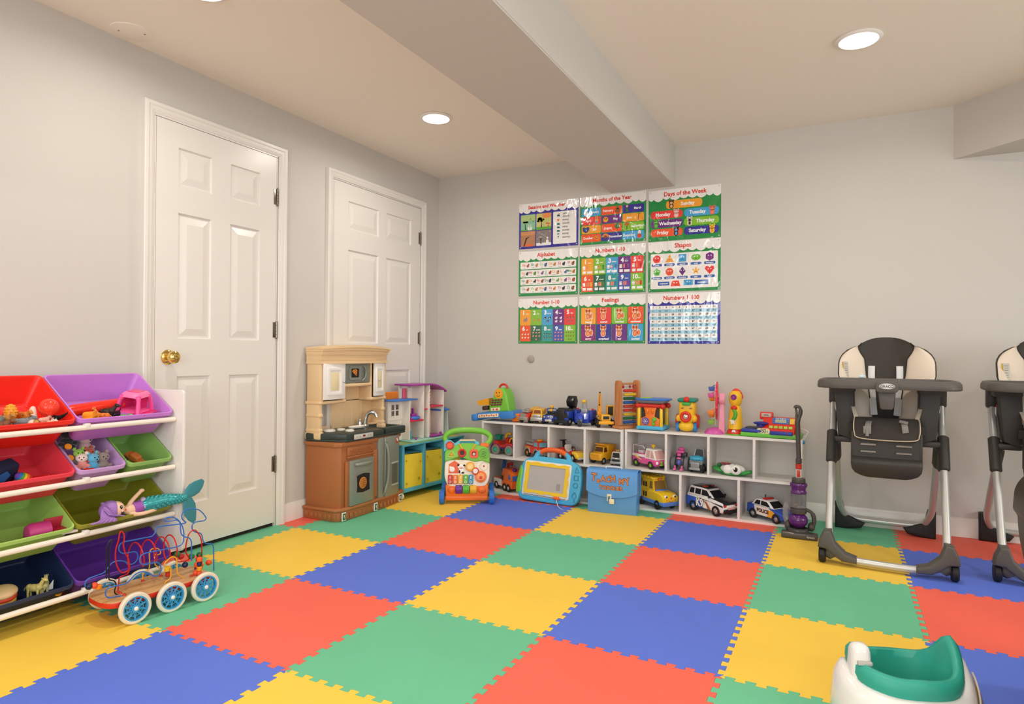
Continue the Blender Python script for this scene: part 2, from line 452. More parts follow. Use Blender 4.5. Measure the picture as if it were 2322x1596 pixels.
# ================================================================ foam floor mats
T, TX, TY = 0.61, 0.758, -2.8724
def foam(h):
    k = ('foam', h)
    if k in _M: return _M[k]
    m = bpy.data.materials.new('foam_' + h.strip('#')); m.use_nodes = True
    nt = m.node_tree; b = nt.nodes['Principled BSDF']; b.inputs['Roughness'].default_value = 0.62
    b.inputs['Specular IOR Level'].default_value = 0.35
    tc = nt.nodes.new('ShaderNodeTexCoord')
    w1 = nt.nodes.new('ShaderNodeTexWave'); w1.bands_direction = 'X'; w1.inputs['Scale'].default_value = 70; w1.inputs['Distortion'].default_value = 0.4
    w2 = nt.nodes.new('ShaderNodeTexWave'); w2.bands_direction = 'Y'; w2.inputs['Scale'].default_value = 70; w2.inputs['Distortion'].default_value = 0.4
    n = nt.nodes.new('ShaderNodeTexNoise'); n.inputs['Scale'].default_value = 3.0; n.inputs['Detail'].default_value = 6
    for x in (w1, w2, n): nt.links.new(tc.outputs['Object'], x.inputs['Vector'])
    ad = nt.nodes.new('ShaderNodeMath'); ad.operation = 'MULTIPLY'
    nt.links.new(w1.outputs['Fac'], ad.inputs[0]); nt.links.new(w2.outputs['Fac'], ad.inputs[1])
    bp = nt.nodes.new('ShaderNodeBump'); bp.inputs['Strength'].default_value = 0.25; bp.inputs['Distance'].default_value = 0.0006
    nt.links.new(ad.outputs[0], bp.inputs['Height']); nt.links.new(bp.outputs['Normal'], b.inputs['Normal'])
    mx = nt.nodes.new('ShaderNodeMix'); mx.data_type = 'RGBA'; c = lin(h)
    mx.inputs[6].default_value = tuple(v * 0.93 for v in c) + (1,); mx.inputs[7].default_value = tuple(min(1, v * 1.06) for v in c) + (1,)
    nt.links.new(n.outputs['Fac'], mx.inputs[0]); nt.links.new(mx.outputs[2], b.inputs['Base Color'])
    _M[k] = m
    return m
FO = {'r': ('red', '#f56a56'), 'b': ('blue', '#5d78dc'), 'y': ('yellow', '#f7cd4c'), 'g': ('green', '#6bc196')}
def edge(n=10):
    """dovetail tab profile along a unit mat side: (t, d) pairs, d = -1 or 1"""
    out = []
    p = 1.0 / n
    for k in range(n):
        s0 = k * p
        out += [(s0 + p * 0.24, -1.0), (s0 + p * 0.285, -0.82), (s0 + p * 0.225, 0.72), (s0 + p * 0.27, 1.0),
                (s0 + p * 0.73, 1.0), (s0 + p * 0.775, 0.72), (s0 + p * 0.715, -0.82), (s0 + p * 0.76, -1.0)]
    return out
ED = edge()
def side(p, q_, amp=0.0098):
    """interlocking line from p to q_ (world xy); tabs go to the left of the direction"""
    a = Vector(p); b = Vector(q_); d = b - a; n = Vector((-d.y, d.x)).normalized()
    return [a] + [a + d * t + n * amp * s_ for t, s_ in ED]
def corner(i, j): return (TX + T * i, TY + T * j)
def mat_tile(i, j, c, lab):
    x0, x1 = (0.002 if i == -2 else corner(i, j)[0]), corner(i + 1, j)[0]
    y0, y1 = corner(i, j)[1], (-0.002 if j == 4 else corner(i, j + 1)[1])
    A, B, C, D = Vector((TX + T * i, y0)), Vector((x1, y0)), Vector((x1, TY + T * (j + 1))), Vector((TX + T * i, TY + T * (j + 1)))
    lo = side(A, B)                                  # bottom, left to right
    ri = side(B, C)                                  # right, upwards
    up = [D] + side(D, C)[1:] + [C]; up = up[::-1]   # shared line of the mat above, reversed
    le = [A] + side(A, D)[1:] + [D]; le = le[::-1]
    pts = lo + ri + up[:-1] + le[:-1]
    out = []
    for p in pts:
        v = Vector((max(p.x, 0.0025), min(p.y, -0.0145) if j == 4 else p.y))
        if out and (out[-1] - v).length < 1e-5: continue
        out.append(v)
    # drop points collapsed on the cut side
    clean = []
    for v in out:
        if len(clean) >= 2 and abs(clean[-1].x - v.x) < 1e-6 and abs(clean[-2].x - v.x) < 1e-6: clean[-1] = v; continue
        if len(clean) >= 2 and abs(clean[-1].y - v.y) < 1e-6 and abs(clean[-2].y - v.y) < 1e-6 and j == 4 and v.y > -0.02: clean[-1] = v; continue
        clean.append(v)
    cx, cy = (x0 + x1) / 2, (y0 + y1) / 2
    # hairline gap: shrink towards the centre of each edge by a fraction of a millimetre
    poly = []
    N = len(clean)
    for k in range(N):
        a, b, c_ = clean[k - 1], clean[k], clean[(k + 1) % N]
        e1 = (b - a); e2 = (c_ - b)
        n1 = Vector((-e1.y, e1.x)).normalized() if e1.length > 1e-7 else Vector((0, 0)); n2 = Vector((-e2.y, e2.x)).normalized() if e2.length > 1e-7 else Vector((0, 0))
        nn = (n1 + n2)
        poly.append(b + (nn.normalized() if nn.length > 1e-6 else nn) * 0.00045)
    q = g(foam(FO[c][1]))
    bm = bmesh.new()
    top = [bm.verts.new((p.x - cx, p.y - cy, 0)) for p in poly]; bot = [bm.verts.new((p.x - cx, p.y - cy, -0.0115)) for p in poly]
    from mathutils.geometry import tessellate_polygon
    for tri in tessellate_polygon([[Vector((p.x, p.y, 0)) for p in poly]]):
        try: bm.faces.new([top[k] for k in tri])
        except ValueError: pass
    for k in range(N): bm.faces.new((top[k], bot[k], bot[(k + 1) % N], top[(k + 1) % N]))
    bmesh.ops.recalc_face_normals(bm, faces=bm.faces)
    if max(f.normal.z for f in bm.faces) < 0.5: bmesh.ops.reverse_faces(bm, faces=bm.faces)
    q.addbm(bm)
    o = q.build('foam_mat', ang=20); o.location = (cx, cy, 0)
    return tag(o, '%s foam puzzle mat %s' % (FO[c][0], lab), 'floor mat', 'foam puzzle mats on the floor')
def colour(i, j):
    if i % 2 == 0: return 'r' if j % 2 == 0 else ('g' if False else ('b' if i >= 0 else 'g'))
    return 'g' if j % 2 == 0 else 'y'
TL = {
 (-2, 4): 'sliver in the far left corner of the room', (-2, 3): 'sliver along the far door under the toy kitchen', (-2, 2): 'sliver against the baseboard left of the toy kitchen',
 (-2, 1): 'sliver along the foot of the near white door', (-2, 0): 'sliver at the foot of the bin rack by the near door', (-2, -1): 'sliver under the storage bin rack', (-2, -2): 'sliver under the near end of the bin rack',
 (-1, 4): 'behind the blue bookcase in the corner', (-1, 3): 'between the toy kitchen and the baby walker', (-1, 2): 'in front of the toy kitchen', (-1, 1): 'in front of the near white door',
 (-1, 0): 'under the back wheels of the bead cart', (-1, -1): 'in front of the bin rack below the bead cart', (-1, -2): 'at the near left, in front of the bin rack',
 (0, 4): 'under the drawing board at the shelf foot', (0, 3): 'just in front of the baby walker', (0, 2): 'one place in front of the blue one by the walker', (0, 1): 'touching the corner of the yellow one by the near door',
 (0, 0): 'immediately right of the bead cart', (0, -1): 'filling the bottom left of the floor', (0, -2): 'nearer the viewer than the bottom left blue one',
 (1, 4): 'under the back of the blue carrying case', (1, 3): 'in front of the blue carrying case', (1, 2): 'one place in front of the yellow one by the carrying case', (1, 1): 'in the very middle of the floor',
 (1, 0): 'large one at the bottom centre of the floor', (1, -1): 'cut off at the bottom edge between blue and green',
 (2, 4): 'strip along the foot of the right cubby shelf', (2, 3): 'in front of the toy cars in the right cubby shelf', (2, 2): 'one place in front of the blue one by the toy cars', (2, 1): 'in the middle, left of the bottom yellow one',
 (2, 0): 'large one at the bottom, left of the teal booster seat', (2, -1): 'nearer the viewer than the large bottom red one',
 (3, 4): 'along the baseboard under the toy vacuum and high chair', (3, 3): 'under the front left wheel of the near high chair', (3, 2): 'one place in front of the yellow one under the high chair', (3, 1): 'behind the teal booster seat',
 (3, 0): 'under the teal booster seat', (3, -1): 'nearer the viewer than the green one under the booster seat',
 (4, 4): 'along the baseboard between the two high chairs', (4, 3): 'under the front wheels of both high chairs', (4, 2): 'one place in front of the two high chairs', (4, 1): 'right of the teal booster seat',
 (4, 0): 'right of the booster seat at the bottom edge', (4, -1): 'nearer the viewer than the red one right of the booster seat',
 (5, 4): 'behind the second high chair', (5, 3): 'under the far side of the second high chair', (5, 2): 'beyond the dark leather chair', (5, 1): 'under the dark leather chair', (5, 0): 'before the dark leather chair'}
for (i, j), lab in TL.items():
    mat_tile(i, j, colour(i, j), lab)
# ================================================================ wall charts
def pm(h):
    k = ('poster', h)
    if k in _M: return _M[k]
    m = bpy.data.materials.new('print_' + h.strip('#')); m.use_nodes = True
    nt = m.node_tree; b = nt.nodes['Principled BSDF']
    b.inputs['Base Color'].default_value = lin(h) + (1,); b.inputs['Roughness'].default_value = 0.11; b.inputs['Specular IOR Level'].default_value = 0.8
    tc = nt.nodes.new('ShaderNodeTexCoord'); n = nt.nodes.new('ShaderNodeTexNoise')
    geo = nt.nodes.new('ShaderNodeNewGeometry')
    mp = nt.nodes.new('ShaderNodeMapping'); mp.inputs['Scale'].default_value = (9, 9, 5)
    nt.links.new(geo.outputs['Position'], mp.inputs[0])
    n.inputs['Scale'].default_value = 1.0; n.inputs['Detail'].default_value = 2.0; n.inputs['Distortion'].default_value = 1.0
    nt.links.new(mp.outputs[0], n.inputs['Vector'])
    bp = nt.nodes.new('ShaderNodeBump'); bp.inputs['Strength'].default_value = 1.0; bp.inputs['Distance'].default_value = 0.012
    nt.links.new(n.outputs['Fac'], bp.inputs['Height']); nt.links.new(bp.outputs['Normal'], b.inputs['Normal'])
    _M[k] = m
    return m
CG, CN, CW = '#1d8f46', '#33309a', '#f4f1ee'
ORG, LGR, LBL, PUR, RED, DOR, TEA, DGR, BLU = '#f9a52c', '#86c232', '#46a6dc', '#6f2a86', '#ee3f3c', '#f4582a', '#2e9f9c', '#1f6b4a', '#3f5cb4'
class Poster(G):
    def __init__(s, W, H, bg):
        super().__init__(); s.W = W; s.H = H; s.ly = 0
        s.m(pm(bg)); s.box((W / 2, -0.0008, H / 2), (W, 0.0010, H))
    def y(s): return -0.0014 - s.ly * 0.00018
    def L(s, n): s.ly = n; return s
    def poly(s, P, h):
        s.m(pm(h)); y = s.y(); return s.add([(p[0] * s.W, y, p[1] * s.H) for p in P], [list(range(len(P)))])
    def rect(s, x0, z0, x1, z1, h, r=0.0):
        W, H = s.W, s.H
        w_, h_ = (x1 - x0) * W, (z1 - z0) * H
        P = rrect(w_, h_, min(r * H, h_ / 2 * 0.99, w_ / 2 * 0.99), 4, (x0 + x1) / 2 * W, (z0 + z1) / 2 * H) if r else [(x0 * W, z0 * H), (x1 * W, z0 * H), (x1 * W, z1 * H), (x0 * W, z1 * H)]
        s.m(pm(h)); y = s.y(); return s.add([(p[0], y, p[1]) for p in P], [list(range(len(P)))])
    def disc(s, x, z, r, h, ry=None, n=14):
        s.m(pm(h)); y = s.y(); P = circ(r * s.H, n, x * s.W, z * s.H, None if ry is None else ry * s.H)
        return s.add([(p[0], y, p[1]) for p in P], [list(range(len(P)))])
    def t(s, tx, x, z, size, h, bold=0.0, sx=1.0, al='CENTER'):
        s.m(pm(h)); return s.text(tx, size * s.H, (x * s.W, s.y(), z * s.H), ex=0.00003, bold=bold * s.H, sx=sx, al=al)
    def header(s, title, tx=0.5, sz=0.115, under=None):
        W, H = s.W, s.H; s.L(1)
        edge_ = []
        bumps = [(0.0, 0.08, .765), (0.08, 0.20, .745), (0.20, 0.31, .775), (0.31, 0.44, .75), (0.44, 0.56, .77), (0.56, 0.68, .765), (0.68, 0.80, .75), (0.80, 0.90, .775), (0.90, 1.0, .755)]
        for a, b, zb in bumps:
            for k in range(7):
                u = k / 6; edge_.append((a + (b - a) * u, zb + 0.028 + 0.04 * (1 - math.sin(PI * u))))
        s.poly([(0, 1), (0, edge_[0][1])] + edge_[1:-1] + [(1, edge_[-1][1]), (1, 1)], CW)
        s.L(3).t(title, tx, 0.905, sz, '#e33322', bold=0.0035, sx=0.95)
def poster(name, label, W, H, loc, fn, bg=CG):
    t = thing(name, label, 'poster', loc, group='laminated learning posters on the wall')
    q = Poster(W, H, bg); fn(q)
    q.build('sheet', parent=t)
    for (x, z) in ((0.012, 0.012), (W - 0.012, 0.012), (0.012, H - 0.012), (W - 0.012, H - 0.012)):
        k = g(mat('#dcd6cc', r=0.25, metal=0.3)); k.lathe([(0, -0.0065), (0.003, -0.006), (0.0042, -0.004), (0.0046, -0.0016)], (x, 0, z), 'y', 12); k.build('tack', parent=t)
    return t
def tree(q, x, z, s_, leaf, bare=False):
    q.L(3).poly([(x - 0.006, z), (x + 0.012, z), (x + 0.004, z + s_ * 0.55), (x + 0.012, z + s_), (x - 0.002, z + s_ * 0.6), (x - 0.02, z + s_ * 0.95), (x - 0.006, z + s_ * 0.5)], '#2a2018')
    if bare:
        for k in range(7):
            a = PI * (k + 0.5) / 7
            q.poly([(x, z + s_ * 0.5), (x + 0.004, z + s_ * 0.5), (x + 0.07 * math.cos(a), z + s_ * 0.5 + 0.11 * math.sin(a))], '#3a2c22')
    for k in range(9):
        a = k * 2.4; q.L(4).disc(x + 0.03 * math.cos(a), z + s_ + 0.035 * math.sin(a * 1.3), 0.012 if bare else 0.03, leaf, ry=0.01 if bare else 0.02, n=8)
def p_seasons(q):
    q.header('Seasons and Weather', 0.47, 0.105)
    cells = [(0.03, 0.40, 0.285, 0.755), (0.30, 0.40, 0.555, 0.755), (0.03, 0.05, 0.285, 0.385), (0.30, 0.05, 0.555, 0.385)]
    for (a, b, c, d), h in zip(cells, ('#8fc7a6', '#c9c97a', '#b8825c', '#8a7f7a')): q.L(2).rect(a, b, c, d, h, 0.02)
    q.L(3).rect(0.03, 0.40, 0.285, 0.43, '#6fb04c'); q.rect(0.03, 0.62, 0.285, 0.74, '#b7cf86'); q.rect(0.30, 0.40, 0.555, 0.46, '#5fae3c'); q.rect(0.40, 0.65, 0.555, 0.755, '#f0924e', 0.05); q.rect(0.10, 0.05, 0.24, 0.10, '#ee6a26', 0.03)
    q.rect(0.30, 0.05, 0.555, 0.11, '#efeeee', 0.02); q.rect(0.03, 0.30, 0.285, 0.385, '#d4935f')
    tree(q, 0.11, 0.43, 0.16, '#a8c24a'); tree(q, 0.39, 0.45, 0.17, '#9db52a'); tree(q, 0.38, 0.09, 0.15, '#e8e4e0', True)
    for k in range(14): q.L(5).disc(0.36 + 0.03 * math.cos(k * 1.9), 0.62 + 0.035 * math.sin(k * 2.3), 0.035, '#a3bd2c' if k % 2 else '#8aa824', ry=0.022, n=8)
    q.L(4).poly([(0.08, 0.06), (0.10, 0.06), (0.14, 0.22), (0.20, 0.28), (0.12, 0.24)], '#2a1c14')
    for x in (0.17, 0.205): q.disc(x, 0.45, 0.03, '#eef3ee', ry=0.045); q.disc(x, 0.51, 0.008, '#eef3ee', ry=0.035)
    for x, z in ((0.20, 0.66), (0.245, 0.60)): q.poly([(x - 0.02, z + 0.01), (x, z), (x + 0.02, z + 0.02), (x, z - 0.02)], '#1d5a38')
    for x, z in ((0.50, 0.47), (0.515, 0.52), (0.48, 0.53)): q.disc(x, z, 0.02, '#e2402a')
    q.disc(0.49, 0.13, 0.03, '#f6f5f4', ry=0.05); q.disc(0.49, 0.21, 0.02, '#f6f5f4')
    for k in range(10): q.disc(0.33 + 0.21 * ((k * 0.37) % 1), 0.2 + 0.17 * ((k * 0.61) % 1), 0.007, '#ffffff', n=6)
    for k in range(8): q.disc(0.12 + 0.15 * ((k * 0.43) % 1), 0.13 + 0.2 * ((k * 0.71) % 1), 0.008, '#f0a36a', n=6)
    q.L(2).rect(0.585, 0.06, 0.97, 0.76, CW, 0.02)
    for k, (w_, z) in enumerate((('partly\ncloudy', 0.68), ('sunny', 0.575), ('cloudy', 0.50), ('rainy', 0.425), ('snowy', 0.35), ('windy', 0.275), ('stormy', 0.20))):
        q.L(3).t(w_, 0.74, z, 0.062, '#2a2a2e', bold=0.001, al='LEFT')
        if w_ == 'sunny': q.disc(0.67, z, 0.028, '#f2873a')
        elif w_ == 'windy': q.rect(0.655, z - 0.02, 0.69, z + 0.02, '#7fa9ac', 0.01)
        elif w_ == 'stormy': q.poly([(0.655, z + 0.03), (0.69, z + 0.03), (0.68, z), (0.665, z - 0.04), (0.67, z)], '#2f8d94')
        else:
            q.disc(0.665, z - 0.005, 0.022, '#2f9a9e'); q.disc(0.685, z - 0.008, 0.017, '#2f9a9e'); q.rect(0.648, z - 0.028, 0.70, z - 0.01, '#2f9a9e', 0.01)
            if k == 0: q.disc(0.685, z + 0.02, 0.018, '#f2873a')
def p_months(q):
    q.header('Months of the Year', 0.49, 0.11)
    ms = [('January', LBL), ('February', DOR), ('March', CN), ('April', RED), ('May', PUR), ('June', ORG), ('July', ORG), ('August', DOR), ('September', LGR), ('October', DOR), ('November', CN), ('December', LBL)]
    xs = [(0.03, 0.325), (0.335, 0.645), (0.655, 0.97)]
    for k, (n_, h) in enumerate(ms):
        c, r_ = k % 3, k // 3; x0, x1 = xs[c]; z1 = 0.755 - r_ * 0.178; z0 = z1 - 0.165
        q.L(2).rect(x0, z0, x1, z1, h, 0.025)
        left = n_ in ('January', 'March', 'May', 'July', 'September', 'November')
        ix = x0 + 0.065 if left else x1 - 0.065; tx = x1 - 0.095 if left else x0 + 0.10; zc = (z0 + z1) / 2
        q.L(3).t(n_, tx, zc, 0.068, '#ffffff', bold=0.0018, sx=0.88)
        q.L(4)
        if n_ == 'January': q.disc(ix, zc - 0.02, 0.05, '#eef2f4'); q.disc(ix, zc + 0.045, 0.033, '#f6f8f9')
        elif n_ == 'February': q.disc(ix, zc - 0.015, 0.05, '#8a5a34'); q.disc(ix, zc + 0.05, 0.037, '#a06c3e')
        elif n_ == 'March': q.disc(ix, zc + 0.055, 0.025, '#e9b08a'); q.poly([(ix - 0.02, zc - 0.06), (ix + 0.02, zc - 0.06), (ix + 0.01, zc + 0.03), (ix - 0.01, zc + 0.03)], '#2f7a3c')
        elif n_ == 'April': q.disc(ix, zc, 0.04, '#e7a35c'); q.disc(ix - 0.012, zc + 0.07, 0.01, '#e7a35c', ry=0.04); q.disc(ix + 0.012, zc + 0.07, 0.01, '#e7a35c', ry=0.04); q.L(5).disc(ix, zc - 0.03, 0.02, '#3f9ac4')
        elif n_ == 'May':
            P = []
            for j in range(24): rr = 0.062 if j % 2 else 0.048; P.append((ix + rr * q.H / q.W * math.cos(j * PI / 12), zc + rr * math.sin(j * PI / 12)))
            q.poly(P, '#f7a928'); q.L(5).rect(ix - 0.024, zc + 0.005, ix - 0.003, zc + 0.025, '#1d1a1c', 0.008); q.rect(ix + 0.003, zc + 0.005, ix + 0.024, zc + 0.025, '#1d1a1c', 0.008)
        elif n_ == 'June':
            q.poly([(ix - 0.03, zc - 0.07), (ix - 0.015, zc - 0.07), (ix - 0.005, zc + 0.06), (ix - 0.012, zc + 0.06)], '#8a5426')
            for a in range(6): q.poly([(ix - 0.008, zc + 0.06), (ix - 0.008 + 0.045 * math.cos(a * PI / 5), zc + 0.05 + 0.05 * math.sin(a * PI / 5)), (ix - 0.004, zc + 0.07)], '#2f8a3c')
            q.poly([(ix + 0.03, zc - 0.06), (ix + 0.045, zc - 0.01), (ix + 0.05, zc - 0.06)], '#e8702c')
        elif n_ == 'July': q.poly([(ix - 0.055, zc + 0.04), (ix - 0.03, zc + 0.06), (ix, zc + 0.04), (ix + 0.03, zc + 0.06), (ix + 0.055, zc + 0.04), (ix + 0.045, zc - 0.03), (ix, zc - 0.07), (ix - 0.045, zc - 0.03)], '#27407e'); q.L(5).disc(ix, zc - 0.005, 0.03, '#3a5aa0')
        elif n_ == 'August':
            q.disc(ix, zc + 0.03, 0.06, '#1f6a34', ry=0.055); q.L(5)
            for a in (-0.02, 0, 0.02): q.poly([(ix + a * 1.4, zc), (ix + a * 1.4 + 0.008, zc), (ix + a, zc + 0.08), (ix + a - 0.004, zc + 0.08)], '#7dbb58')
        elif n_ == 'September': q.rect(ix - 0.006, zc - 0.06, ix + 0.006, zc + 0.02, '#5a3a20'); q.disc(ix, zc + 0.05, 0.05, '#c46a34', ry=0.035)
        elif n_ == 'October': q.disc(ix, zc, 0.058, '#f08a2a', ry=0.05); q.rect(ix - 0.003, zc + 0.045, ix + 0.006, zc + 0.075, '#4a6a22'); q.L(5).disc(ix - 0.02, zc + 0.01, 0.009, '#3a1c0c'); q.disc(ix + 0.02, zc + 0.01, 0.009, '#3a1c0c'); q.rect(ix - 0.02, zc - 0.025, ix + 0.02, zc - 0.016, '#3a1c0c')
        elif n_ == 'November': q.poly([(ix - 0.07, zc + 0.0), (ix - 0.03, zc + 0.06), (ix, zc + 0.075), (ix + 0.03, zc + 0.06), (ix + 0.07, zc)], '#e0843c'); q.L(5).disc(ix, zc, 0.035, '#8a4422')
        elif n_ == 'December': q.disc(ix, zc - 0.03, 0.045, '#d8472c'); q.disc(ix, zc + 0.04, 0.035, '#f3d9c8'); q.L(5).disc(ix, zc + 0.07, 0.025, '#ffffff', ry=0.015)
def p_days(q):
    q.header('Days of the Week', 0.51, 0.115)
    D = [('Sunday', 0.25, 0.62, 0.75, 0.775, ORG, 'l', '#6a3f22', '#e8b98a'), ('Monday', 0.035, 0.44, 0.485, 0.59, RED, 'r', '#efb6b0', '#f6cfc6'), ('Tuesday', 0.505, 0.44, 0.975, 0.59, LBL, 'r', '#ee6a4a', '#f28a6a'),
         ('Wednesday', 0.035, 0.265, 0.485, 0.415, PUR, 'l', '#4fa83c', '#7cc25a'), ('Thursday', 0.505, 0.265, 0.975, 0.415, LGR, 'l', '#efe2d4', '#3a322e'), ('Friday', 0.035, 0.09, 0.485, 0.24, DOR, 'r', '#24262c', '#5aa8d8'), ('Saturday', 0.505, 0.09, 0.975, 0.24, CN, 'r', '#f6d02c', '#f29a2a')]
    for n_, a, b, c, d, h, sd, h1, h2 in D:
        q.L(2).rect(a, b, c, d, h, 0.06)
        ix = a + 0.075 if sd == 'l' else c - 0.09; tx = (a + c) / 2 + (0.05 if sd == 'l' else -0.055); zc = (b + d) / 2
        q.L(3).t(n_, tx, zc, 0.095, '#ffffff', bold=0.003, sx=0.95)
        q.L(4).disc(ix, zc - 0.025, 0.045, h1, ry=0.055); q.disc(ix, zc + 0.045, 0.05, h1, ry=0.042)
        q.disc(ix - 0.028, zc + 0.08, 0.018, h1); q.disc(ix + 0.028, zc + 0.08, 0.018, h1)
        q.L(5).disc(ix, zc - 0.03, 0.024, h2, ry=0.032); q.disc(ix, zc + 0.035, 0.028, h2, ry=0.022); q.L(6).disc(ix - 0.013, zc + 0.055, 0.006, '#1c1a1a', n=6); q.disc(ix + 0.013, zc + 0.055, 0.006, '#1c1a1a', n=6)
def p_alpha(q):
    q.header('Alphabet', 0.47, 0.125)
    al = [['Aa', 'Bb', 'Cc', 'Dd', 'Ee', 'Ff'], ['Gg', 'Hh', 'Ii', 'Jj', 'Kk', 'Ll', 'Mm'], ['Nn', 'Oo', 'Pp', 'Qq', 'Rr', 'Ss', 'Tt'], ['Uu', 'Vv', 'Ww', 'Xx', 'Yy', 'Zz']]
    wd = [['ant', 'beaver', 'cat', 'donkey', 'elephant', 'frog'], ['giraffe', 'horse', 'iguana', 'jellyfish', 'kangaroo', 'lion', 'mouse'], ['narwhal', 'octopus', 'penguin', 'quail', 'raccoon', 'sheep', 'turtle'], ['urchin', 'viper', 'whale', 'x-ray fish', 'yak', 'zebra']]
    cs = ['#ee5a3c', '#f0943c', '#2f9c94', '#2f8a46', '#d9343a', '#e8a66a', '#79b83a', '#b23a5c']
    ic = ['#c4573a', '#a8683c', '#e0a070', '#4a5560', '#5a7ab0', '#6aa84a', '#d98a3a', '#8a5a94', '#3a3a40']
    for r_ in range(4):
        z0 = 0.60 - r_ * 0.178; q.L(2).rect(0.03, z0, 0.97, z0 + 0.158, CW, 0.025)
        n_ = len(al[r_])
        for k in range(n_):
            x = 0.045 + (k + 0.5) * 0.91 / n_
            q.L(3).t(al[r_][k], x - 0.03, z0 + 0.095, 0.082, cs[(k * 3 + r_) % 8], bold=0.0012, sx=0.85)
            q.t(wd[r_][k], x - 0.022, z0 + 0.028, 0.028, '#2a2a2e', sx=0.9)
            h = ic[(k * 2 + r_ * 3) % 9]; u = k + r_
            q.disc(x + 0.038, z0 + 0.075, 0.034, h, ry=0.024 + 0.008 * (u % 3), n=10); q.disc(x + 0.052, z0 + 0.105, 0.02, h, n=8)
            q.rect(x + 0.022, z0 + 0.038, x + 0.030, z0 + 0.07, h); q.rect(x + 0.044, z0 + 0.038, x + 0.052, z0 + 0.07, h)
NC = [ORG, LGR, LBL, PUR, RED, DOR, DGR, TEA, BLU, LGR]
NW = ['one', 'two', 'three', 'four', 'five', 'six', 'seven', 'eight', 'nine', 'ten']
def ncells(q):
    for k in range(10):
        c, r_ = k % 5, k // 5; x0 = 0.03 + c * 0.188; z1 = 0.755 - r_ * 0.355
        q.L(2).rect(x0, z1 - 0.35, x0 + 0.186, z1, NC[k], 0.02)
        q.L(3).t(str(k + 1), x0 + 0.062, z1 - 0.075, 0.125, '#ffffff', bold=0.005)
        q.t(NW[k], x0 + 0.125, z1 - 0.095, 0.042, '#ffffff', bold=0.001)
        yield k, x0, z1 - 0.35
def p_num10(q):
    q.header('Numbers 1-10', 0.47, 0.115)
    for k, x, z in ncells(q):
        q.L(3).rect(x + 0.02, z + 0.115, x + 0.06, z + 0.19, '#ffffff', 0.01); q.rect(x + 0.078, z + 0.11, x + 0.10, z + 0.20, '#f0876a', 0.02); q.rect(x + 0.105, z + 0.11, x + 0.125, z + 0.20, '#f0876a' if k > 4 else NC[k], 0.02); q.rect(x + 0.135, z + 0.11, x + 0.165, z + 0.20, ['#e8b83a', '#3f8a3c', '#2f7ab0', '#8a3a94', '#c8322c'][k % 5], 0.005)
        q.rect(x + 0.09, z + 0.03, x + 0.17, z + 0.08, '#ffffff'); q.rect(x + 0.02, z + 0.03, x + 0.07, z + 0.085, '#ffffff', 0.005)
        q.L(4)
        for j in range(min(k % 5 + 1, 4)): q.disc(x + 0.03 + 0.02 * (j % 2), z + 0.135 + 0.035 * (j // 2), 0.008, '#2a2a2e', n=6)
        for j in range(4): q.rect(x + 0.105 + j * 0.016, z + 0.03, x + 0.1065 + j * 0.016, z + 0.08, '#5a5a60')
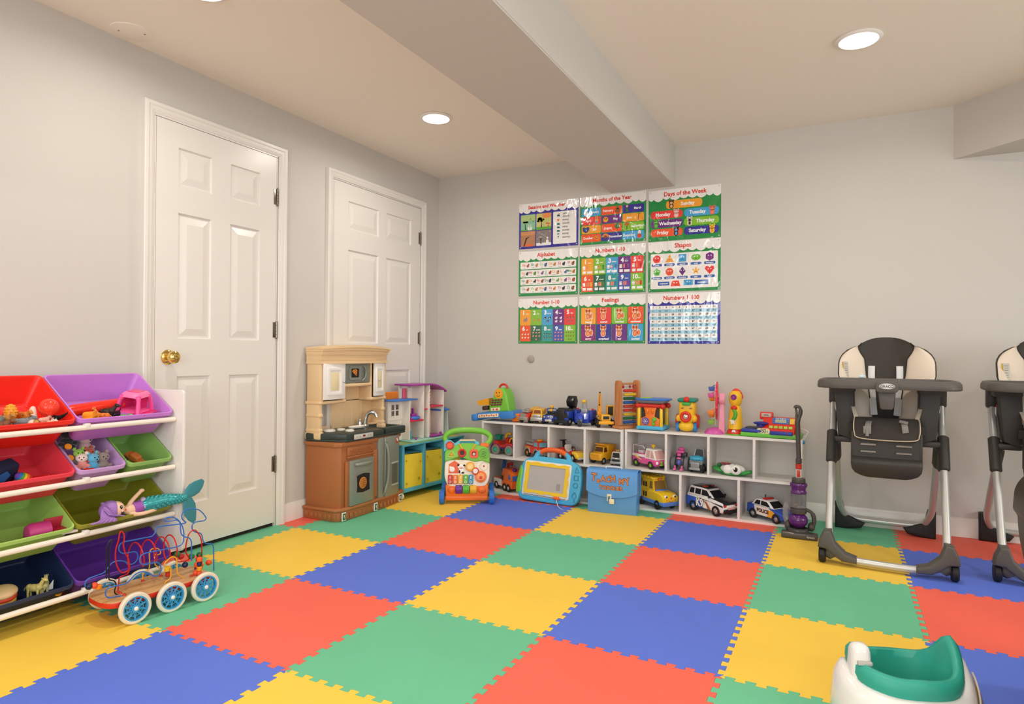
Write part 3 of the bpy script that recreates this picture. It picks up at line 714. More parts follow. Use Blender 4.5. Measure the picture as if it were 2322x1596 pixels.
def p_shapes(q):
    q.header('Shapes', 0.49, 0.125)
    q.L(2).rect(0.035, 0.06, 0.965, 0.76, CW, 0.02)
    W, H = q.W, q.H; a_ = H / W
    def ngon(x, z, r_, n, rot): return [(x + r_ * a_ * math.cos(rot + 2 * PI * k / n), z + r_ * math.sin(rot + 2 * PI * k / n)) for k in range(n)]
    def face(x, z):
        q.L(5).disc(x - 0.018, z + 0.018, 0.011, '#ffffff', n=8); q.disc(x + 0.018, z + 0.018, 0.011, '#ffffff', n=8); q.disc(x, z - 0.022, 0.012, '#3a1c1c', ry=0.007, n=8)
        q.L(6).disc(x - 0.018, z + 0.016, 0.005, '#222', n=6) if False else None
    xs = [0.125, 0.305, 0.485, 0.67, 0.855]
    for k, nm in enumerate(['circle', 'triangle', 'square', 'oval', 'hexagon', 'pentagon', 'octagon', 'rhombus', 'star', 'heart']):
        x = xs[k % 5]; z = 0.655 if k < 5 else 0.395
        q.L(3).rect(x - 0.075, z - 0.145, x + 0.075, z - 0.095, '#2a5fae', 0.02); q.L(4).t(nm, x, z - 0.12, 0.042, '#ffffff', bold=0.001)
        q.L(3).rect(x - 0.083, z - 0.10, x - 0.082, z + 0.09, '#d8d4d0'); q.rect(x + 0.083, z - 0.10, x + 0.084, z + 0.09, '#d8d4d0')
        q.L(4)
        if nm == 'circle': q.disc(x, z, 0.078, '#ee3f3c', n=24)
        elif nm == 'triangle': q.poly([(x - 0.06, z - 0.07), (x + 0.06, z - 0.07), (x, z + 0.09)], '#f6a43a')
        elif nm == 'square': q.rect(x - 0.053, z - 0.075, x + 0.053, z + 0.075, '#3f9fd4')
        elif nm == 'oval': q.disc(x, z, 0.09, '#6cbf3a', ry=0.062, n=24)
        elif nm == 'hexagon': q.poly(ngon(x, z, 0.085, 6, PI / 6), '#7a2a8a')
        elif nm == 'pentagon': q.poly(ngon(x, z, 0.08, 5, PI / 2), '#5fbf4a')
        elif nm == 'octagon': q.poly(ngon(x, z, 0.08, 8, PI / 8), '#f0582e')
        elif nm == 'rhombus': q.poly([(x, z - 0.09), (x + 0.045, z), (x, z + 0.09), (x - 0.045, z)], '#6a2a82')
        elif nm == 'star': q.poly([(x + (0.085 if j % 2 == 0 else 0.036) * a_ * math.cos(PI / 2 + j * PI / 5), z + (0.085 if j % 2 == 0 else 0.036) * math.sin(PI / 2 + j * PI / 5)) for j in range(10)], '#f6b43a')
        else: q.poly([(x, z - 0.085), (x + 0.062, z + 0.02), (x + 0.055, z + 0.065), (x + 0.028, z + 0.078), (x, z + 0.045), (x - 0.028, z + 0.078), (x - 0.055, z + 0.065), (x - 0.062, z + 0.02)], '#ee3a42')
        face(x, z)
    z = 0.165
    q.L(3).rect(0.145, z - 0.04, 0.305, z + 0.035, '#1f56a8'); q.rect(0.655, z - 0.045, 0.84, z + 0.045, '#1f56a8')
    q.L(4).t('trapezoid', 0.225, z, 0.042, '#ffffff', bold=0.001); q.t('rectangle', 0.748, z, 0.042, '#ffffff', bold=0.001)
    q.poly([(0.32, z - 0.06), (0.46, z - 0.06), (0.435, z + 0.05), (0.345, z + 0.05)], '#ee4a34'); q.rect(0.505, z - 0.05, 0.635, z + 0.055, '#3f9fd4')
    face(0.39, z - 0.01); face(0.57, z)
def p_numb(q):
    q.header('Number 1-10', 0.48, 0.12)
    cols = ['#8a8f9a', '#c98a3a', '#1c1c22', '#e8e6ea', '#24222a', '#f2f0f0', '#f0958a', '#24222a', '#f08a7a', '#7a8a22']
    for k, x, z in ncells(q):
        n_ = k + 1; per = 1 if n_ == 1 else (2 if n_ <= 4 else (3 if n_ in (5, 6, 7, 9) else 4)); rows = -(-n_ // per)
        if n_ == 3: per = 2
        c_ = 0
        for r_ in range(rows):
            m_ = min(per, n_ - c_)
            for j in range(m_):
                px = x + 0.093 + (j - (m_ - 1) / 2) * (0.155 / max(per, 1.6)); pz = z + 0.115 - (r_ - (rows - 1) / 2) * 0.075
                s_ = 0.05 if n_ == 1 else (0.03 if n_ < 5 else 0.02)
                q.L(3).disc(px, pz, s_, cols[k], ry=s_ * 0.75, n=10); q.L(4).disc(px + s_ * 0.4, pz + s_ * 0.7, s_ * 0.5, cols[k], n=8)
                q.L(5).disc(px, pz - s_ * 0.1, s_ * 0.4, '#f3ede8' if k in (2, 4, 7) else ('#e86a5a' if k == 0 else cols[k]), n=8)
            c_ += m_
def p_feel(q):
    q.header('Feelings', 0.48, 0.125)
    F_ = [('happy', ORG), ('scared', RED), ('worried', LGR), ('confused', DOR), ('angry', '#8f2a78'), ('surprised', CN), ('sad', PUR), ('excited', LBL)]
    for k, (n_, h) in enumerate(F_):
        x = 0.03 + (k % 4) * 0.238; z = 0.41 if k < 4 else 0.055
        q.L(2).rect(x, z, x + 0.228, z + 0.345, h, 0.025); q.L(3).t(n_, x + 0.114, z + 0.04, 0.058, '#ffffff', bold=0.0022)
        cx, cz = x + 0.107, z + 0.20
        for ly, gr, col in ((3, 0.010, '#f8efe8'), (4, 0.0, '#ef7a3e')):
            q.L(ly).disc(cx, cz - 0.045, 0.048 + gr, col, ry=0.065 + gr)                       # body
            q.disc(cx, cz + 0.055, 0.058 + gr, col, ry=0.045 + gr)
            for sg in (-1, 1): q.poly([(cx + sg * 0.045, cz + 0.06), (cx + sg * (0.038 + gr * 0.5), cz + 0.135 + gr), (cx + sg * 0.008, cz + 0.085)][::sg], col)
            if k % 4 != 1 and k != 6: q.disc(cx + 0.055, cz - 0.03, 0.028 + gr, col, ry=0.058 + gr)
        q.L(5).disc(cx, cz + 0.035, 0.026, '#f7d9c6', ry=0.018); q.disc(cx, cz - 0.05, 0.024, '#f3a26e', ry=0.04)
        q.L(6).disc(cx - 0.02, cz + 0.062, 0.009, '#2a1a14', n=8); q.disc(cx + 0.02, cz + 0.062, 0.009, '#2a1a14', n=8); q.disc(cx, cz + 0.04, 0.006, '#2a1a14', n=6)
def p_100(q):
    q.header('Numbers 1-100', 0.47, 0.115)
    q.L(2).rect(0.03, 0.055, 0.965, 0.755, CW)
    dx, dz = 0.0935, 0.07
    for r_ in range(10):
        if r_ % 2: q.L(3).rect(0.03, 0.755 - (r_ + 1) * dz, 0.965, 0.755 - r_ * dz, '#9fd0e6')
        for c in range(10): q.L(4).t(str(r_ * 10 + c + 1), 0.03 + (c + 0.5) * dx, 0.755 - (r_ + 0.5) * dz, 0.05, '#22222a', bold=0.0016)
    q.L(4)
    for c in range(1, 10): q.rect(0.03 + c * dx - 0.0008, 0.055, 0.03 + c * dx + 0.0008, 0.755, '#6a7a9a')
X1, X2, X3, PW = 0.734, 1.228, 1.732, 0.481
poster('seasons_poster', 'poster titled Seasons and Weather with four season pictures, top left of nine', PW, 0.341, (X1, 0, 1.797), p_seasons, CN)
poster('months_poster', 'poster titled Months of the Year with twelve coloured month boxes', PW + 0.006, 0.347, (X2, 0, 1.792), p_months)
poster('weekdays_poster', 'poster titled Days of the Week with seven rounded coloured bars', PW, 0.349, (X3, 0, 1.780), p_days)
poster('alphabet_poster', 'green poster titled Alphabet with four white rows of letters', PW, 0.337, (X1, 0, 1.440), p_alpha)
poster('numbers_poster', 'poster titled Numbers 1-10 with dice and hands, centre of nine', PW + 0.006, 0.340, (X2, 0, 1.437), p_num10)
poster('shapes_poster', 'green poster titled Shapes with smiling coloured shapes', PW, 0.342, (X3, 0, 1.434), p_shapes)
poster('counting_poster', 'poster titled Number 1-10 with little animals, bottom left of nine', PW, 0.338, (X1, 0, 1.082), p_numb)
poster('feelings_poster', 'poster titled Feelings with eight orange foxes on coloured squares', PW + 0.006, 0.340, (X2, 0, 1.083), p_feel)
poster('hundred_poster', 'blue poster titled Numbers 1-100 with a striped number grid', PW, 0.343, (X3, 0, 1.080), p_100, CN)
# ================================================================ play kitchen (x = out from the wall, y = along it)
def play_kitchen():
    t = thing('play_kitchen', 'toy kitchen with tan hutch and brown base standing against the left wall', 'play kitchen', (0, -1.14, 0))
    BR = mat('#a9683a', r=0.55, bump=0.15, bs=400); TAN = mat('#eccb9d', r=0.5, bump=0.1, bs=400); WH = mat('#f4f0ea', r=0.35)
    GY = mat('#8f9488', r=0.32, metal=0.25); DK = mat('#34403c', r=0.38, bump=0.1, bs=500); SIL = mat('#c9ccc9', r=0.2, metal=0.9); BLK = mat('#1d1a18', r=0.4)
    # lower body
    def plan(o=0.0): return [(0.02, -0.31 - o), (0.245 + o, -0.31 - o), (0.278 + o, -0.285 - o * .4), (0.288 + o, -0.1), (0.282 + o, 0.08), (0.255 + o, 0.30 + o), (0.235, 0.31 + o), (0.02, 0.31 + o)]
    q = g(BR); q.prism(plan(), 0.07, 0.462, 'z', r=0.006)
    q.prism(plan(0.016), 0.0, 0.058, 'z', r=0.006); q.prism(plan(0.026), 0.056, 0.078, 'z', r=0.009, seg=3); q.prism(plan(0.010), 0.438, 0.466, 'z', r=0.008)
    q.box((0.287, -0.125, 0.405), (0.012, 0.235, 0.052), 0.004)                        # panel above the oven
    for k in range(9): q.box((0.2945, -0.215 + k * 0.0225, 0.405), (0.004, 0.004, 0.03), 0.001, rot=(0.75, 0, 0)); q.box((0.2945, -0.215 + k * 0.0225, 0.405), (0.004, 0.004, 0.03), 0.001, rot=(-0.75, 0, 0))
    q.box((0.288, -0.245, 0.21), (0.014, 0.03, 0.28), 0.005); q.box((0.288, 0.0, 0.21), (0.014, 0.018, 0.36), 0.004)
    q.box((0.290, 0.018, 0.24), (0.012, 0.022, 0.30), 0.004); q.box((0.288, -0.12, 0.372), (0.016, 0.25, 0.012), 0.004)
    for k in range(7): q.box((0.05 + k * 0.036, -0.328, 0.028), (0.024, 0.006, 0.03), 0.003)
    for k in range(14):
        y = -0.26 + k * 0.04; q.box((0.302 if y < 0.1 else 0.302 - (y - 0.1) * 0.13, y, 0.028), (0.008, 0.026, 0.03), 0.003)
    q.build('base_cabinet', parent=t)
    # small square picture tiles on the plinth
    for (x, y) in ((0.302, -0.285), (0.308, 0.0), (0.283, 0.285)):
        q = g(mat('#e9e6da', r=0.5)); q.box((x, y, 0.03), (0.006, 0.034, 0.05), 0.001); q.m(mat('#3d5a45', r=0.6)); q.box((x + 0.0025, y, 0.03), (0.004, 0.024, 0.038), 0.001)
        q.m(mat('#c9cfa8', r=0.6)); q.box((x + 0.0045, y, 0.034), (0.001, 0.010, 0.014)); q.box((x + 0.0045, y + 0.004, 0.024), (0.001, 0.006, 0.012)); q.build('plinth_sticker', parent=t)
    # oven door
    od = g(GY); od.box((0.298, -0.128, 0.215), (0.022, 0.215, 0.275), 0.008)
    od.tube([(0.312, -0.20, 0.325), (0.330, -0.17, 0.327), (0.334, -0.125, 0.328), (0.330, -0.08, 0.327), (0.312, -0.05, 0.325)], [0.009, 0.011, 0.012, 0.011, 0.009], 10)
    sh = [(-0.062, 0.05), (-0.03, 0.056), (0, 0.06), (0.03, 0.056), (0.062, 0.05), (0.057, 0.0), (0.062, -0.05), (0, -0.058), (-0.062, -0.05), (-0.057, 0.0)]
    od.ring([(-0.125 + a * 1.18, 0.205 + b * 1.18) for a, b in sh], [(-0.125 + a, 0.205 + b) for a, b in sh], 0.305, 0.3135, 'x')
    o = od.build('oven_door', parent=t)
    q = g(BLK); q.prism([(-0.125 + a, 0.205 + b) for a, b in sh], 0.306, 0.3105, 'x'); q.m(mat('#d98b3c', r=0.5)); q.lathe([(0, 0.3118), (0.034, 0.3114), (0.036, 0.310)], (0, -0.125, 0.205), 'x', 24)
    q.m(mat('#7a4418', r=0.6))
    for k in range(-2, 3):
        q.box((0.312, -0.125 + k * 0.012, 0.205), (0.001, 0.002, 0.055 - abs(k) * 0.008)); q.box((0.312, -0.125, 0.205 + k * 0.012), (0.001, 0.055 - abs(k) * 0.008, 0.002))
    q.build('oven_window', parent=o, label='dark window showing a baked waffle')
    # fridge
    fr = g(GY); fr.box((0.286, 0.062, 0.262), (0.034, 0.055, 0.395), 0.008); fr.box((0.284, 0.178, 0.262), (0.03, 0.17, 0.395), 0.01, rot=(0, 0, 0.10))
    fr.box((0.270, 0.22, 0.22), (0.04, 0.055, 0.13), 0.006, rot=(0, 0, 0.10))
    fo = fr.build('fridge_door', parent=t)
    q = g(mat('#6c7168', r=0.35, metal=0.3)); q.box((0.2915, 0.205, 0.21), (0.012, 0.075, 0.145), 0.006, rot=(0, 0, 0.10)); q.m(mat('#a8ada0', r=0.3)); q.box((0.297, 0.205, 0.28), (0.012, 0.085, 0.012), 0.004, rot=(0, 0, 0.10)); q.box((0.298, 0.205, 0.137), (0.014, 0.08, 0.012), 0.004, rot=(0, 0, 0.10)); q.build('ice_dispenser', parent=fo)
    q = g(BLK); q.tube(catmull([(0.307, 0.100, 0.43), (0.318, 0.110, 0.36), (0.32, 0.113, 0.27), (0.318, 0.108, 0.17), (0.305, 0.088, 0.09)], 5), 0.0035, 8); q.build('fridge_handle', parent=fo)
    q = g(GY); q.tube(catmull([(0.307, 0.094, 0.43), (0.322, 0.104, 0.36), (0.325, 0.106, 0.27), (0.320, 0.101, 0.17), (0.305, 0.082, 0.09)], 5), [0.004] * 2 + [0.008] * 17 + [0.004] * 2, 8); q.build('fridge_grip', parent=fo)
    q = g(mat('#cf3b2c', r=0.4)); q.box((0.293, 0.232, 0.425), (0.003, 0.024, 0.04), 0.001, rot=(0, 0, 0.1)); q.m(WH); q.box((0.2952, 0.232, 0.428), (0.001, 0.010, 0.022), rot=(0.5, 0, 0.1)); q.build('fridge_badge', parent=fo, label='small red badge')
    # counter with a sink hole
    out = [(0.02, -0.245), (0.03, -0.325), (0.13, -0.315), (0.255, -0.285), (0.292, -0.255), (0.305, -0.15), (0.306, -0.02), (0.302, 0.08), (0.294, 0.16), (0.300, 0.28), (0.298, 0.315), (0.27, 0.33), (0.18, 0.33), (0.08, 0.33), (0.02, 0.32), (0.02, 0.2), (0.02, 0.1), (0.02, 0.0), (0.02, -0.1), (0.02, -0.18)]
    hole = rrect(0.15, 0.17, 0.03, 4, 0.165, 0.215)
    # same count, matched by angle
    def byang(P, c):
        return sorted(P, key=lambda p: math.atan2(p[1] - c[1], p[0] - c[0]))
    c0 = (0.165, 0.215)
    outs = []
    for p in byang(hole, c0):
        a = math.atan2(p[1] - c0[1], p[0] - c0[0]); best = None
        for i in range(len(out)):
            A, B = out[i], out[(i + 1) % len(out)]
            dx, dy = math.cos(a), math.sin(a); ex, ey = B[0] - A[0], B[1] - A[1]; den = dx * ey - dy * ex
            if abs(den) < 1e-9: continue
            tt = ((A[0] - c0[0]) * ey - (A[1] - c0[1]) * ex) / den; uu = ((A[0] - c0[0]) * dy - (A[1] - c0[1]) * dx) / den
            if tt > 0 and -1e-6 <= uu <= 1 + 1e-6: best = (c0[0] + dx * tt, c0[1] + dy * tt)
        outs.append(best)
    q = g(DK); top = 0.515
    q.prism(out, 0.466, 0.480, 'z', r=0.006)
    # slab as fan: outer polygon minus sink
    V = [(p[0], p[1], top) for p in out]
    q.prism([p for p in out if p[1] < 0.12] , 0.478, top, 'z', r=0.008)
    q.prism([(0.02, 0.11), (0.085, 0.11), (0.085, 0.33), (0.03, 0.33), (0.02, 0.32)], 0.478, top, 'z', r=0.004); q.prism([(0.245, 0.11), (0.297, 0.11), (0.294, 0.16), (0.300, 0.28), (0.298, 0.315), (0.27, 0.33), (0.245, 0.33)], 0.478, top, 'z', r=0.006)
    q.box((0.165, 0.318, 0.4965), (0.17, 0.026, 0.037), 0.004); q.box((0.165, 0.118, 0.4965), (0.17, 0.02, 0.037), 0.004)
    q.build('countertop', parent=t)
    q = g(mat('#c9c6bc', r=0.3)); q.box((0.308, -0.12, 0.492), (0.006, 0.175, 0.03), 0.003, rot=(0, 0, 0.0)); q.m(mat('#7a1f1f', r=0.3)); q.box((0.312, -0.12, 0.494), (0.002, 0.02, 0.012), 0.001); q.m(mat('#8a8c84', r=0.4))
    for y in (-0.185, -0.155, -0.088, -0.058): q.box((0.312, y, 0.492), (0.0015, 0.012, 0.003))
    q.m(WH)
    for y in (-0.142, -0.098): q.box((0.312, y, 0.494), (0.002, 0.006, 0.010), 0.001)
    q.build('control_panel', parent=t, label='silver control strip with red button')
    # burners and dishes
    for (x, y, r_) in ((0.10, -0.20, 0.040), (0.21, -0.135, 0.028), (0.13, -0.125, 0.026)):
        q = g(mat('#e7e2d6', r=0.3)); q.lathe([(0, 0.528), (r_ * 0.7, 0.528), (r_ * 0.95, 0.524), (r_, 0.516), (0, 0.515)], (x, y, 0), n=28); q.build('burner', parent=t)
    q = g(mat('#efeade', r=0.3)); q.lathe([(0, 0.520), (0.9, 0.521), (1.0, 0.530), (0.96, 0.530), (0.85, 0.524), (0, 0.523)], n=32); 
    q.v = [Vector((v.x * 0.035 + 0.145, v.y * 0.075 + 0.005, v.z)) for v in q.v]; q.build('dish_rest', parent=t)
    # faucet
    q = g(SIL); q.lathe([(0, 0.514), (0.02, 0.514), (0.02, 0.518), (0.013, 0.524), (0.011, 0.545), (0, 0.548)], (0.07, 0.12, 0), n=20); q.sph((0.07, 0.12, 0.552), 0.011, n=12, m=8); q.sph((0.07, 0.12, 0.563), 0.007, n=10, m=6)
    q.lathe([(0, 0.514), (0.026, 0.514), (0.022, 0.520), (0.016, 0.526), (0, 0.526)], (0.085, 0.155, 0), n=20)
    q.tube(catmull([(0.085, 0.155, 0.52), (0.088, 0.158, 0.56), (0.10, 0.165, 0.595), (0.125, 0.176, 0.606), (0.148, 0.186, 0.594), (0.155, 0.189, 0.572)], 6), [0.014] * 8 + [0.0135] * 15 + [0.011] * 8, 14); q.build('faucet', parent=t)
    # soap dish on the right of the backsplash
    q = g(TAN); q.lathe([(0, 0.516), (1.0, 0.518), (1.08, 0.527), (1.0, 0.530), (0, 0.529)], n=28); q.v = [Vector((v.x * 0.032 + 0.06, v.y * 0.06 + 0.245, v.z)) for v in q.v]; q.build('soap_ledge', parent=t)
    # hutch
    q = g(TAN)
    for s_ in (-1, 1):
        y = s_ * 0.297
        q.box((0.072, y, 0.60), (0.105, 0.028, 0.19), 0.006)                                   # lower column
        q.box((0.076, y, 0.497), (0.13, 0.044, 0.045), 0.012); q.box((0.073, y, 0.53), (0.118, 0.036, 0.03), 0.012)
        q.box((0.074, y, 0.62), (0.115, 0.036, 0.026), 0.010, seg=3)
        q.box((0.078, y, 0.82), (0.110, 0.026, 0.25), 0.004)                                  # upper side
    q.box((0.022, 0.10, 0.60), (0.012, 0.42, 0.19), 0.003)                                    # back panel right of the window
    q.box((0.022, -0.275, 0.60), (0.012, 0.05, 0.19), 0.003); q.box((0.022, -0.18, 0.522), (0.012, 0.16, 0.035), 0.003)
    for k in range(3): q.box((0.029, 0.0 + k * 0.09, 0.60), (0.010, 0.012, 0.17), 0.004)
    q.box((0.022, 0, 0.82), (0.012, 0.60, 0.27), 0.002)
    q.box((0.074, -0.20, 0.697), (0.125, 0.235, 0.020), 0.008, seg=3); q.box((0.074, 0.235, 0.697), (0.125, 0.165, 0.020), 0.008, seg=3)   # cabinet floors
    q.box((0.074, 0.03, 0.795), (0.125, 0.27, 0.022), 0.008, seg=3)                            # shelf below the microwave
    q.box((0.070, -0.098, 0.82), (0.115, 0.016, 0.25), 0.004); q.box((0.070, 0.165, 0.82), (0.115, 0.016, 0.25), 0.004)
    pts = [(x, y) for x, y in ((-0.31, 0.935), (0.31, 0.935), (0.31, 0.95))]
    # crown with an arched top, flared mouldings
    N = 14
    def crown(z0, z1, xo, arch0=0, arch1=0):
        L = []
        for k in range(N + 1):
            u = k / N; y = -0.312 - xo * 0.3 + u * (0.624 + xo * 0.6); a = 1 - (2 * u - 1) ** 2
            fx = 0.134 + xo + 0.022 * a
            L.append([(0.02, y, z0 + arch0 * a), (fx, y, z0 + arch0 * a), (fx, y, z1 + arch1 * a), (0.02, y, z1 + arch1 * a)])
        q.loft(L)
    crown(0.934, 0.950, 0.010); crown(0.950, 0.958, 0.0); crown(0.958, 0.985, 0.004); crown(0.985, 0.992, 0.010)
    crown(0.992, 1.010, 0.014, 0, 0.008); crown(1.010, 1.022, 0.024, 0.008, 0.014); crown(1.022, 1.032, 0.032, 0.014, 0.02)
    q.m(mat('#8a8f80', r=0.4)); q.box((0.05, -0.262, 0.625), (0.03, 0.03, 0.014), 0.002)
    q.build('hutch', parent=t)
    # microwave
    m_ = g(GY); m_.box((0.085, 0.028, 0.872), (0.09, 0.235, 0.128), 0.006); m_.ring(rrect(0.115, 0.088, 0.014, 4, -0.005, 0.872), rrect(0.075, 0.058, 0.006, 4, -0.005, 0.872), 0.129, 0.138, 'x')
    mo = m_.build('microwave', parent=t)
    q = g(BLK); q.prism(rrect(0.076, 0.06, 0.004, 3, -0.005, 0.872), 0.129, 0.1325, 'x'); q.m(mat('#e8a33a', r=0.5)); q.prism([(-0.03, 0.882), (-0.022, 0.893), (0.002, 0.897), (0.018, 0.890), (0.012, 0.852)], 0.132, 0.134, 'x'); q.m(mat('#d0402a', r=0.5))
    for y, z in ((-0.015, 0.884), (0.002, 0.887), (0.0, 0.872), (0.009, 0.862), (0.012, 0.88)): q.lathe([(0, 0.1348), (0.0048, 0.1345), (0.005, 0.134)], (0, y, z), 'x', 10)
    q.build('microwave_window', parent=mo, label='window showing a pizza slice')
    q = g(BLK); q.tube(catmull([(0.131, 0.082, 0.925), (0.136, 0.098, 0.90), (0.137, 0.102, 0.872), (0.136, 0.098, 0.845), (0.131, 0.082, 0.82)], 5), 0.003, 8); q.m(GY); q.tube(catmull([(0.131, 0.075, 0.925), (0.139, 0.091, 0.90), (0.140, 0.095, 0.872), (0.139, 0.091, 0.845), (0.131, 0.075, 0.82)], 5), 0.005, 8); q.build('microwave_handle', parent=mo)
    # cabinet doors
    for (y0, y1, rz, ky) in ((-0.298, -0.110, 0.0, 0.78), (0.172, 0.292, 0.10, 0.18)):
        d = g(WH); w_ = y1 - y0; h_ = 0.222; zc = 0.825
        d.box((0, w_ / 2, zc), (0.014, w_, h_), 0.004)
        d.ring(rrect(w_ * 0.66, h_ * 0.74, 0.004, 2, w_ / 2, zc), rrect(w_ * 0.50, h_ * 0.62, 0.004, 2, w_ / 2, zc), 0.006, 0.0125, 'x')
        do = d.build('hutch_door', parent=t); do.location = (0.143, y0, 0); do.rotation_euler = (0, 0, rz)
        q = g(mat('#ecdcb0', r=0.5)); q.box((0.0075, w_ / 2, zc), (0.003, w_ * 0.36, h_ * 0.5), 0.001); q.build('door_panel', parent=do, label='cream inset panel')
        q = g(SIL); q.cyl((0.006, w_ * ky + 0.012, zc - 0.005), (0.018, w_ * ky + 0.012, zc - 0.005), 0.004, n=10); q.sph((0.022, w_ * ky + 0.012, zc - 0.005), 0.0075, n=14, m=8); q.build('door_knob', parent=do)
    return t
play_kitchen()
# ================================================================ white cubby shelves along the back wall
MEL = mat('#e9e5df', r=0.42)
def cubby(name, label, x0, x1, tops, bots, yf):
    t = thing(name, label, 'cubby shelf', ((x0 + x1) / 2, (yf - 0.016) / 2, 0)); W = x1 - x0; D = -0.016 - yf
    q = g(MEL)
    for z in (0.0075, 0.2575): q.box((0, 0, z), (W - 0.03, D, 0.015), 0.0006, seg=1)
    q.build('shelf_board', parent=t)
    q = g(MEL); q.box((0, 0, 0.5075), (W, D, 0.015), 0.0006, seg=1); q.build('top_board', parent=t)
    for s_ in (-1, 1):
        q = g(MEL); q.box((s_ * (W / 2 - 0.0075), 0, 0.25), (0.015, D, 0.499), 0.0006, seg=1)
        q.m(mat('#8a867e', r=0.5)); [q.cyl((s_ * (W / 2 - 0.0075) - 0.0, -D / 2 - 0.0003, z), (s_ * (W / 2 - 0.0075), -D / 2 + 0.001, z), 0.002, n=8) for z in (0.38,)]
        q.build('side_panel', parent=t)
    for zs, xs in (((0.265, 0.5), tops), ((0.015, 0.25), bots)):
        for x in xs:
            q = g(MEL); q.box((x - (x0 + x1) / 2, 0, (zs[0] + zs[1]) / 2), (0.015, D, zs[1] - zs[0]), 0.0006, seg=1)
            q.m(mat('#77736c', r=0.5)); q.cyl((x - (x0 + x1) / 2, -D / 2 - 0.0004, (zs[0] + zs[1]) / 2 + 0.02), (x - (x0 + x1) / 2, -D / 2 + 0.001, (zs[0] + zs[1]) / 2 + 0.02), 0.0018, n=8)
            q.build('divider', parent=t)
    q = g(mat('#dcd7cf', r=0.6)); q.box((0, D / 2 - 0.002, 0.25), (W - 0.03, 0.003, 0.485)); q.build('back_board', parent=t)
    return t
cubby('cubby_shelf', 'white open cubby shelf on the left, behind the drawing board and walker', 0.594, 1.654, (0.857, 1.125, 1.390), (0.947, 1.30), -0.302)
cubby('cubby_shelf', 'white open cubby shelf on the right, beside the toy vacuum', 1.660, 2.722, (1.930, 2.192, 2.458), (2.022, 2.372), -0.276)
# ================================================================ blue bookcase with fabric bins
def bookcase():
    D, W = 0.245, 0.69; rz = math.radians(-5.5)
    t = thing('toy_bookcase', 'low blue bin unit on casters below the dollhouse in the corner', 'storage unit', (0.176, -0.456, 0), rz)
    BL = mat('#4fa6bd', r=0.45)
    q = g(BL); q.box((0, 0, 0.0575), (D, W, 0.025), 0.003); q.box((-D / 2 + 0.005, 0, 0.21), (0.008, W - 0.02, 0.29))
    for k in range(4):
        y = -W / 2 + 0.012 + k * (W - 0.024) / 3; q.box((0, y, 0.215), (D, 0.024, 0.295), 0.003)
    q.build('case', parent=t)
    q = g(BL); q.box((0, 0, 0.3665), (D + 0.012, W + 0.012, 0.012), 0.004)
    q.m(mat('#93b86a', r=0.4, noise=0.5, ns=14)); q.box((0, 0, 0.3731), (D - 0.01, W - 0.012, 0.0012))
    q.m(mat('#e6b45c', r=0.4))
    for k in range(6): q.prism(circ(0.03 + 0.012 * (k % 3), 16, -0.07 + 0.06 * ((k * 0.37) % 1) + 0.1 * (k % 2), -W / 2 + 0.06 + k * 0.11, 0.02), 0.3737, 0.3742, 'z')
    q.build('printed_top', parent=t, label='green and orange printed top')
    for sx in (-1, 1):
        for sy in (-1, 1):
            q = g(mat('#e8e2cc', r=0.4)); x, y = sx * (D / 2 - 0.02), sy * (W / 2 - 0.015)
            q.cyl((x, y - 0.009, 0.022), (x, y + 0.009, 0.022), 0.022, n=24, bev=0.004); q.box((x, y, 0.042), (0.02, 0.024, 0.014), 0.004); q.build('caster', parent=t)
    p = (W - 0.024) / 3
    for k in range(3):
        yl = -W / 2 + 0.012 + (k + 0.5) * p; c, s_ = math.cos(rz), math.sin(rz)
        b = thing('fabric_bin', ['plain yellow fabric bin in the left bay of the blue unit', 'plain yellow fabric bin in the middle bay of the blue unit', 'yellow fabric bin in the right bay of the blue unit, behind the walker'][k], 'storage bin', (0.176 - s_ * yl, -0.456 + c * yl, 0.0705), rz, group='yellow fabric bins in the blue unit')
        q = g(mat('#efd63a', r=0.8, bump=0.2, bs=300, noise=0.06, ns=30)); w_ = p - 0.032
        sq = ((-1, -1), (1, -1), (1, 1), (-1, 1))
        q.loft([[(0.110 * sx, w_ / 2 * sy, 0.0005) for sx, sy in sq], [(0.114 * sx, w_ / 2 * sy * 1.01, 0.11) for sx, sy in sq], [(0.112 * sx, w_ / 2 * sy, 0.225 + (0.01 if sy < 0 else 0)) for sx, sy in sq], [(0.106 * sx, (w_ / 2 - 0.006) * sy, 0.225 + (0.01 if sy < 0 else 0)) for sx, sy in sq], [(0.106 * sx, (w_ / 2 - 0.006) * sy, 0.01) for sx, sy in sq]])
        q.m(mat('#b9a41f', r=0.85))
        for a, b_, r_ in ((-0.35, 0.03, 0.008), (0.32, 0.05, 0.011), (0.38, 0.17, 0.006), (-0.38, 0.19, 0.007)): q.lathe([(0, 0.1152), (r_, 0.1151), (r_ * 1.1, 0.113)], (0, a * w_, b_), 'x', 16)
        q.build('fabric_box', parent=b)
        q = g(mat('#3b7f96', r=0.8)); q.box((0, 0, 0.238), (0.214, w_ - 0.006, 0.005), 0.002); q.build('bin_rim', parent=b)
bookcase()
